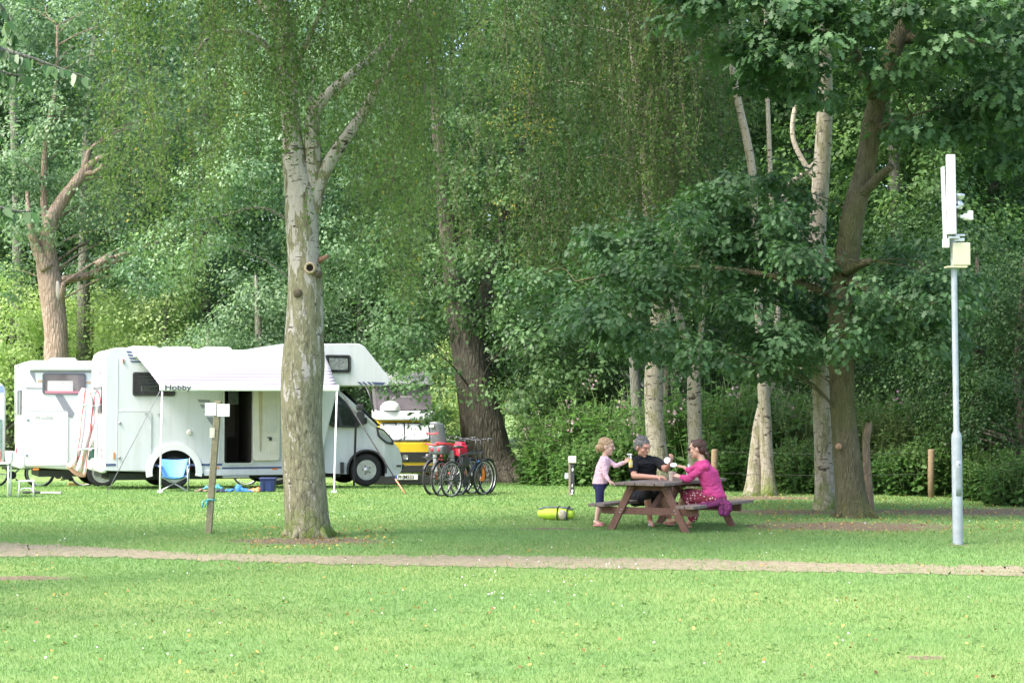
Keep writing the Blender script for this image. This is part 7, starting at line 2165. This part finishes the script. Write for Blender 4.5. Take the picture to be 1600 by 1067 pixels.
# ------------------------------------------------------------------ white table and stool at the left edge
def left_camp():
    c = G(6, 777); t = thing('camping_table', c, math.radians(10), 'white camping table cut by the left edge, holding bright shopping', 'table')
    W_ = M_WHITE
    z = (777 - 724) / S(c.y)
    mb = MB(); mb.box((-.35, .2, z), (.90, .60, .03)); mb.build('tabletop', W_, t, bevel=.01)
    for x, y in ((.08, -.06), (.08, .46), (-.78, -.06), (-.78, .46)): mb = MB(); mb.tube([(x, y, 0), (x, y, z)], .016, 8); mb.build('leg', W_, t)
    q = c + Vector((-.10, .12, z + .015))
    b = thing('shopping_bag', q, 0, 'bright red and white printed bag standing on the white camping table', 'bag')
    mb = MB(); mb.box((-.1, 0, .12), (.22, .14, .24), taper=.85); mb.build('bag_body', plain('print_bag', (.62, .22, .16), .6, var=.8, scale=16), b, bevel=.03, seg=3)
    mb = MB(); mb.tube([(-.16, 0, .24), (-.14, 0, .32), (-.06, 0, .32), (-.04, 0, .24)], .008, 5); mb.build('handle', M_WHITE, b)
    q = c + Vector((.03, .25, z + .015))
    mb = MB(); mb.lathe([(.001, 0), (.07, 0), (.075, .01), (.08, .20), (.075, .21), (.07, .20), (.065, .02), (.001, .02)], (0, 0, 0), 'z', 20); o = mb.build('bucket', M_WHITE); o.location = q; tag(o, 'small white tub on the right end of the camping table', 'tub')
    c = G(41, 776); t = thing('stool', c, math.radians(14), 'low white plastic step stool on the grass beside the second camper', 'stool')
    h = 26 / S(c.y)
    mb = MB(); mb.box((0, 0, h - .015), (.30, .24, .03)); mb.build('seat', W_, t, bevel=.012, seg=3)
    for x in (-.125, .125):
        for y in (-.10, .10): mb = MB(); mb.tube([(x * 1.1, y * 1.1, 0), (x, y, h - .02)], .014, 8); mb.build('leg', W_, t)
    for y in (-.105, .105): mb = MB(); mb.tube(catmull([(-.13, y, .10), (-.08, y, .155), (0, y, .165), (.08, y, .155), (.13, y, .10)], 4), .010, 6); mb.build('brace', W_, t)
    c = G(80, 772); mb = MB(); mb.box((0, 0, .03), (.40, .12, .035)); o = mb.build('wooden_board', plain('grey_board', (.42, .40, .38), .8, var=.15), bevel=.005); o.location = c; tag(o, 'flat grey board lying on the grass right of the white stool', 'board')
    c = G(46, 771.5); t = thing('sandals', c, 0, 'pair of dark sandals on the grass under and beside the stool', 'sandals')
    for x in (-.06, .13): mb = MB(); mb.ball((x, 0, .03), (.10, .045, .03)); mb.build('sandal', M_STRAP, t)
    c = G(121, 759); t = thing('levelling_ramp', c, math.radians(20), 'small yellow ramp in front of the wheel of the second camper', 'ramp')
    mb = MB(); mb._add([(-.25, -.1, 0), (.3, -.1, 0), (.3, .1, 0), (-.25, .1, 0), (-.22, -.1, .09), (.3, -.1, .04), (.3, .1, .04), (-.22, .1, .09)], [(3, 2, 1, 0), (4, 5, 6, 7), (0, 1, 5, 4), (1, 2, 6, 5), (2, 3, 7, 6), (3, 0, 4, 7)], False)
    mb.build('ramp_block', plain('ochre_plastic', (.50, .36, .12), .6), t, bevel=.008)
left_camp()

def clutter():
    def heap(name, px, py, w, h, mat, label, seed, cat):
        c = G(px, py); rr = random.Random(seed); mb = MB()
        t = thing(name, c, 0, label, cat)
        for k in range(16):
            x = rr.uniform(-w, w); mb.ball((x, rr.uniform(-.08, .08), .015 + h * .35 * rr.random() * (1 - abs(x / w))), (rr.uniform(.05, .13) * w / .3, .06, rr.uniform(.3, .6) * h * (1.1 - abs(x / w))), Matrix.Rotation(rr.uniform(-.6, .6), 3, 'Y'), 12, 8)
        remesh(mb, 'cloth', mat, t, .012, 2)
    heap('crumpled_clothes', 372, 768, .26, .15, plain('cobalt_cloth', (.03, .16, .55), .8, var=.3, scale=18, bmp=.8, bscale=20), 'heap of bright blue cloth on the grass under the camper door', 1, 'cloth')
    heap('crumpled_clothes', 341, 764, .10, .12, plain('turquoise_cloth', (.10, .42, .62), .8, var=.2), 'small turquoise bundle on the grass right of the sign post', 2, 'cloth')
    heap('crumpled_clothes', 323, 764, .08, .10, plain('aqua_cloth', (.12, .45, .60), .8, var=.2), 'light blue bundle on the grass just left of the sign post', 6, 'cloth')
    heap('crumpled_clothes', 345, 769, .13, .08, plain('ink_cloth', (.02, .025, .06), .9, var=.2), 'dark flat cloth on the grass in front of the turquoise bundle', 3, 'cloth')
    heap('crumpled_clothes', 315, 768, .13, .07, plain('brown_cloth', (.22, .15, .12), .9, var=.3, scale=20), 'brown shoes and cloth on the grass left of the sign post', 4, 'cloth')
    heap('crumpled_clothes', 401, 768, .14, .12, plain('orange_cloth', (.50, .20, .08), .8, var=.9, scale=26), 'orange and red patterned bundle left of the dark blue tub', 5, 'cloth')
    c = G(419, 768); t = thing('storage_tub', c, 0, 'dark blue plastic tub standing on the grass left of the weeping birch trunk', 'tub')
    NB = plain('navy_plastic', (.015, .03, .12), .4, var=.2)
    mb = MB(); mb.box((0, 0, .13), (.27, .24, .25), taper=1.12); mb.build('tub_body', NB, t, bevel=.02, seg=3)
    mb = MB(); mb.box((0, 0, .265), (.33, .30, .035)); mb.build('rim', NB, t, bevel=.01)
    for s in (-1, 1): mb = MB(); mb.box((s * .08, -.135, .12), (.012, .02, .20)); mb.build('rib', NB, t)
    c = G(615, 756); t = thing('guy_stand', c, 0, 'small bright blue prop under the nose of the white camper', 'support')
    B = plain('bright_blue', (.04, .18, .75), .5)
    for a, b in (((-.06, 0, 0), (-.02, 0, .14)), ((-.02, 0, .14), (.10, 0, 0))): mb = MB(); mb.beam(a, b, .03, .05); mb.build('strut', B, t)
clutter()

# ------------------------------------------------------------------ bicycles
def spoke_wheel(parent, c, r, tyre_m, name='wheel', n=24, rimc=None):
    mb = MB(); q = [(c[0] + math.cos(a) * r, c[1], c[2] + math.sin(a) * r) for a in [2 * math.pi * k / 40 for k in range(41)]]
    mb.tube(q, .021, 8, cap=False); t = mb.build(name, tyre_m, parent)
    mb = MB(); q = [(c[0] + math.cos(a) * (r - .028), c[1], c[2] + math.sin(a) * (r - .028)) for a in [2 * math.pi * k / 40 for k in range(41)]]
    mb.tube(q, .010, 6, cap=False); mb.build('rim', rimc or M_ALU, t)
    mb = MB()
    for k in range(n):
        a = 2 * math.pi * k / n; mb.tube([(c[0] + .02 * math.cos(a + 1.2), c[1] + (.02 if k % 2 else -.02), c[2] + .02 * math.sin(a + 1.2)), (c[0] + math.cos(a) * (r - .03), c[1], c[2] + math.sin(a) * (r - .03))], .0014, 3, cap=False)
    mb.build('spokes', M_ALU, t)
    mb = MB(); mb.lathe([(.022, -.05), (.028, -.03), (.02, 0), (.028, .03), (.022, .05)], c, 'y', 12); mb.build('hub', M_DTRIM, t)
    return t

def bicycle(px, d, ang, label, frame_m, r=.33, acc=(), fork_m=None, saddle_m=None, hi=.98, step=False, mud=True, lean=0.0):
    w_ = P(px, 0, d); base = Vector((w_.x, d, gz(w_.x, d)))
    t = thing('bicycle', base, math.radians(ang), label, 'bicycle')
    t.rotation_euler = (math.radians(lean), 0, math.radians(ang))
    WB = 1.06; bb = Vector((.43, 0, .28)); rw = Vector((0, 0, r)); fw = Vector((WB, 0, r)); st = Vector((.27, 0, .80)); hd = Vector((.83, 0, .86)); hd2 = Vector((.87, 0, .68))
    TY = plain('bike_tyre', (.025, .025, .027), .85, var=.2)
    spoke_wheel(t, rw, r, TY); spoke_wheel(t, fw, r, TY)
    mb = MB()
    for a, b, q in ((bb, st, .017), (bb, hd2, .022), (st * .92 + bb * .08 if not step else bb.lerp(st, .45), hd if not step else hd2 + Vector((-.02, 0, .04)), .018), (hd, hd2, .022)): mb.tube([a, b], q, 10)
    for s in (-1, 1): mb.tube([bb + Vector((0, s * .03, 0)), rw + Vector((0, s * .06, 0))], .010, 8); mb.tube([st * .9 + bb * .1 + Vector((0, s * .02, 0)), rw + Vector((0, s * .06, 0))], .009, 8)
    mb.build('frame', frame_m, t)
    mb = MB()
    for s in (-1, 1): mb.tube([hd2 + Vector((0.01, s * .05, -.01)), fw + Vector((-.02, s * .055, .12)), fw + Vector((0, s * .055, 0))], .014, 8)
    mb.box(hd2 + Vector((.01, 0, .0)), (.05, .13, .03)); mb.build('fork', fork_m or frame_m, t)
    mb = MB(); top = hd + Vector((-.03, 0, hi - .86)); mb.tube([hd, top], .013, 8); mb.tube(catmull([top + Vector((-.10, -.32, .02)), top + Vector((-.02, -.22, .03)), top + Vector((.02, -.05, 0)), top + Vector((.02, .05, 0)), top + Vector((-.02, .22, .03)), top + Vector((-.10, .32, .02))], 4), .011, 8); hb = mb.build('handlebar', M_DTRIM, t)
    for s in (-1, 1): mb = MB(); mb.tube([top + Vector((-.10, s * .32, .02)), top + Vector((-.05, s * .25, .03))], .017, 8); mb.build('grip', M_DTRIM, hb)
    for s in (-1, 1): mb = MB(); mb.tube([top + Vector((-.02, s * .18, .03)), top + Vector((.05, s * .26, -.0))], .006, 5); mb.build('brake_lever', M_ALU, hb)
    mb = MB(); mb.tube([st, st + Vector((-.025, 0, .12))], .013, 8); mb.build('seat_post', M_ALU, t)
    mb = MB(); sp = st + Vector((-.03, 0, .14)); mb.loft([(sp + Vector((-.13, 0, 0)), (0, .03, 0), (0, 0, .02)), (sp + Vector((-.10, 0, 0)), (0, .075, 0), (0, 0, .03)), (sp + Vector((-.02, 0, 0)), (0, .06, 0), (0, 0, .028)), (sp + Vector((.08, 0, 0)), (0, .022, 0), (0, 0, .022)), (sp + Vector((.15, 0, -.005)), (0, .014, 0), (0, 0, .014))], 14); mb.build('saddle', saddle_m or M_DTRIM, t)
    mb = MB(); mb.lathe([(.09, -.045), (.095, -.040), (.095, -.036), (.02, -.036)], bb, 'y', 24); mb.tube([bb + Vector((0, -.06, 0)), bb + Vector((.12, -.07, -.12))], .010, 6); mb.tube([bb + Vector((0, .06, 0)), bb + Vector((-.12, .07, .12))], .010, 6)
    mb.box(bb + Vector((.12, -.11, -.12)), (.09, .07, .02)); mb.box(bb + Vector((-.12, .11, .12)), (.09, .07, .02)); mb.build('crank', M_DTRIM, t)
    if mud:
        for c, a0, a1 in ((rw, .1, 2.7), (fw, .9, 2.9)):
            mb = MB(); nn = 16
            pts = [(c.x + math.cos(a) * (r + .035), c.z + math.sin(a) * (r + .035)) for a in [a0 + (a1 - a0) * k / nn for k in range(nn + 1)]]
            vs = [(p[0], -.025, p[1]) for p in pts] + [(p[0], .025, p[1]) for p in pts]; mb._add(vs, [(k, k + 1, nn + 2 + k, nn + 1 + k) for k in range(nn)], True); mb.build('mudguard', M_DTRIM, t, solid=.004)
    if 'rack' in acc or 'redbag' in acc or 'child' in acc:
        mb = MB(); z = r + .40
        for s in (-1, 1): mb.tube([(-.30, s * .06, z), (.22, s * .06, z + .0)], .007, 6); mb.tube([(-.10, s * .06, z), (0, s * .07, r)], .006, 6)
        mb.tube([(-.30, -.06, z), (-.30, .06, z)], .007, 6); mb.build('rack', M_DTRIM, t)
    if 'child' in acc:
        GR = plain('childseat_grey', (.13, .14, .16), .5, var=.15); RD = plain('childseat_red', (.60, .05, .06), .5)
        z = r + .42
        mb = MB(); mb.grid(lambda a, b: (-.20 - .08 * b + .13 * (abs(2 * a - 1) ** 2.5), (a - .5) * (.36 - .06 * b), z + .16 + .50 * b - .05 * b * (2 * a - 1) ** 4), 16, 12); cs = mb.build('child_seat', GR, t, solid=.025)
        mb = MB(); mb.box((-.04, 0, z + .13), (.34, .34, .18), taper=1.08); mb.build('seat_shell', GR, cs, bevel=.05, seg=3)
        mb = MB()
        for zz in (.10, .11): mb.tube(catmull([(-.34, -.10, z + zz + .16), (-.24, -.20, z + zz + .14), (.0, -.21, z + zz + .13), (.14, -.16, z + zz + .12)], 4), .020, 6)
        mb.tube([(-.33, -.14, z + .45), (-.33, 0, z + .43), (-.31, .14, z + .45)], .016, 6); mb.tube([(-.24, -.19, z + .25), (-.31, -.1, z + .23), (-.33, .05, z + .23), (-.28, .18, z + .25)], .018, 6)
        mb.build('red_band', RD, cs)
        for y in (-.08, .08): mb = MB(); mb.ball((-.215, y, z + .13), (.02, .035, .035)); mb.build('reflector', RD, cs)
        for s in (-1, 1): mb = MB(); mb.beam((.05, s * .19, z + .12), (.12, s * .20, z - .30), .05, .10, up=(0, 1, 0)); mb.build('leg_guard', plain('legguard_grey', (.26, .27, .29), .5), cs, bevel=.02)
        mb = MB(); mb.box((-.30, .02, z + .58), (.012, .10, .05)); mb.build('silver_label', M_CHROME, cs)
    if 'redbag' in acc:
        mb = MB(); z = r + .42; mb.box((-.02, 0, z + .10), (.30, .26, .18), taper=.9); mb.box((.04, 0, z + .22), (.20, .2, .10), taper=.7); rb = remesh(mb, 'pannier', plain('red_fabric', (.62, .015, .05), .6, var=.15, bmp=.6, bscale=14), t, .012, 5)
        for s in (-1, 1): mb = MB(); mb.box((0, s * .12, z - .10), (.26, .10, .20)); mb.build('side_pannier', plain('dark_pannier', (.05, .045, .05), .7, var=.3), rb, bevel=.03)
    if 'bottle' in acc:
        mb = MB(); mb.tube([bb.lerp(hd2, .40) + Vector((0, 0, .06)), bb.lerp(hd2, .72) + Vector((0, 0, .06))], .036, 12); mb.build('bottle', plain('blue_bottle', (.03, .25, .70), .3), t)
    if 'orange' in acc:
        mb = MB(); mb.ball(fw + Vector((-.05, -.04, .10)), (.05, .02, .14)); mb.ball(fw + Vector((-.10, -.04, -.02)), (.06, .02, .05)); mb.build('reflector', plain('orange_tape', (.80, .20, .02), .5), t)
    if 'basket' in acc:
        mb = MB(); q = top + Vector((.12, 0, -.06)); mb.box(q, (.16, .22, .14), taper=1.1); mb.build('handlebar_bag', plain('red_bag2', (.5, .02, .05), .7), t, bevel=.03)
    return t
BLKF = plain('frame_black', (.03, .03, .034), .3, coat=.4); REDF = plain('frame_red', (.45, .03, .03), .3, coat=.4); GRYF = plain('frame_grey', (.20, .21, .23), .35, coat=.3); BLUF = plain('frame_blue', (.04, .14, .45), .3)
bicycle(691, 34.75, 58, 'bicycle with tall grey and red child seat, nearest the yellow van side of the group', GRYF, acc=('child', 'bottle'), saddle_m=plain('brown_saddle', (.14, .06, .04), .5), hi=1.08, step=True)
bicycle(678, 35.2, 58, 'dark red bicycle standing just behind the one with the child seat', REDF, acc=('rack',), hi=1.02)
bicycle(706, 34.35, 56, 'black mountain bicycle with orange tape near the front wheel', BLKF, acc=('orange',), mud=False, hi=1.05)
bicycle(718, 34.85, 60, 'dark bicycle with red luggage, farthest right beside the old oak', BLKF, acc=('bottle', 'redbag'), hi=1.05)
# two more lean behind the campers, only their wheels in view below the bodies
for px, d, a, lb in ((-2, 44.2, 15, 'bicycle whose wheels show at the left edge behind the white camping table'), (70, 45.4, 8, 'bicycle whose silver wheels show beneath the second camper'), (388, 46.5, 5, 'bicycle whose pale wheel shows beneath the white camper near its door')):
    bicycle(px, d, a, lb, M_ALU, mud=False)


# large tree standing left of the frame; its crown shades the strip of lawn behind the path
def outside_tree():
    base = Vector((-13.2, 19.5, 0))
    t = thing('lime_tree', base, 0, 'large tree standing left of the frame, unseen but shading the lawn', 'tree')
    L = Leaves(); rng = np.random.default_rng(93)
    L.clumps([((-12.0, 20.3, 10.2), (4.4, 2.6, 2.6)), ((-14.5, 19, 10.5), (3.5, 3, 3)), ((-10.3, 20.8, 9.0), (2.2, 1.8, 1.4))], 330, .6, 90, .09, rng=rng)
    mb = MB(); mb.tube(catmull([(0, 0, -.2), (.1, 0, 3), (.2, .2, 6), (.6, .5, 9), (.9, .7, 11.5)], 5), [.34 - .014 * k for k in range(21)], 16, jit=.04)
    for c in L.C[:40]:
        c = Vector(c) - base; mb.tube([(.3, .3, 6.5), (.3 + (c.x - .3) * .5, .3 + (c.y - .3) * .5, 6.5 + (c.z - 6.5) * .6), c], [.08, .05, .02], 5)
    mb.build('trunk', BK_GREY, t)
    L.build('crown', SH_DIAMOND, LF_MID, t, base)
outside_tree()

def overhead_tree():  # added out-of-view tree, its crown placed to shade the lawn
    base = Vector((-7.6, 15.6, 0))
    t = thing('added_shade_tree', base, 0, 'unseen tree added out of frame at near left, its high crown shading the lawn', 'tree')
    L = Leaves(); rng = np.random.default_rng(95)
    L.clumps([((-4.6, 19.2, 12.2), (4.6, 2.2, 1.9)), ((-7.2, 17.8, 12.8), (3.2, 2.6, 2.4)), ((-1.6, 19.6, 11.8), (2.6, 1.7, 1.4))], 330, .6, 90, .085, rng=rng)
    mb = MB(); mb.tube(catmull([(0, 0, -.2), (.1, 0, 3), (.3, .4, 6.5), (1.0, 1.2, 9.5), (2.2, 2.6, 12)], 5), [.34 - .014 * k for k in range(21)], 16, jit=.04)
    for c in L.C[:60]:
        c = Vector(c) - base; mb.tube([(.9, 1.1, 9.2), (.9 + (c.x - .9) * .5, 1.1 + (c.y - 1.1) * .5, 9.2 + (c.z - 9.2) * .6), c], [.08, .05, .02], 5)
    mb.build('trunk', BK_GREY, t)
    L.build('crown', SH_DIAMOND, LF_MID, t, base)
overhead_tree()
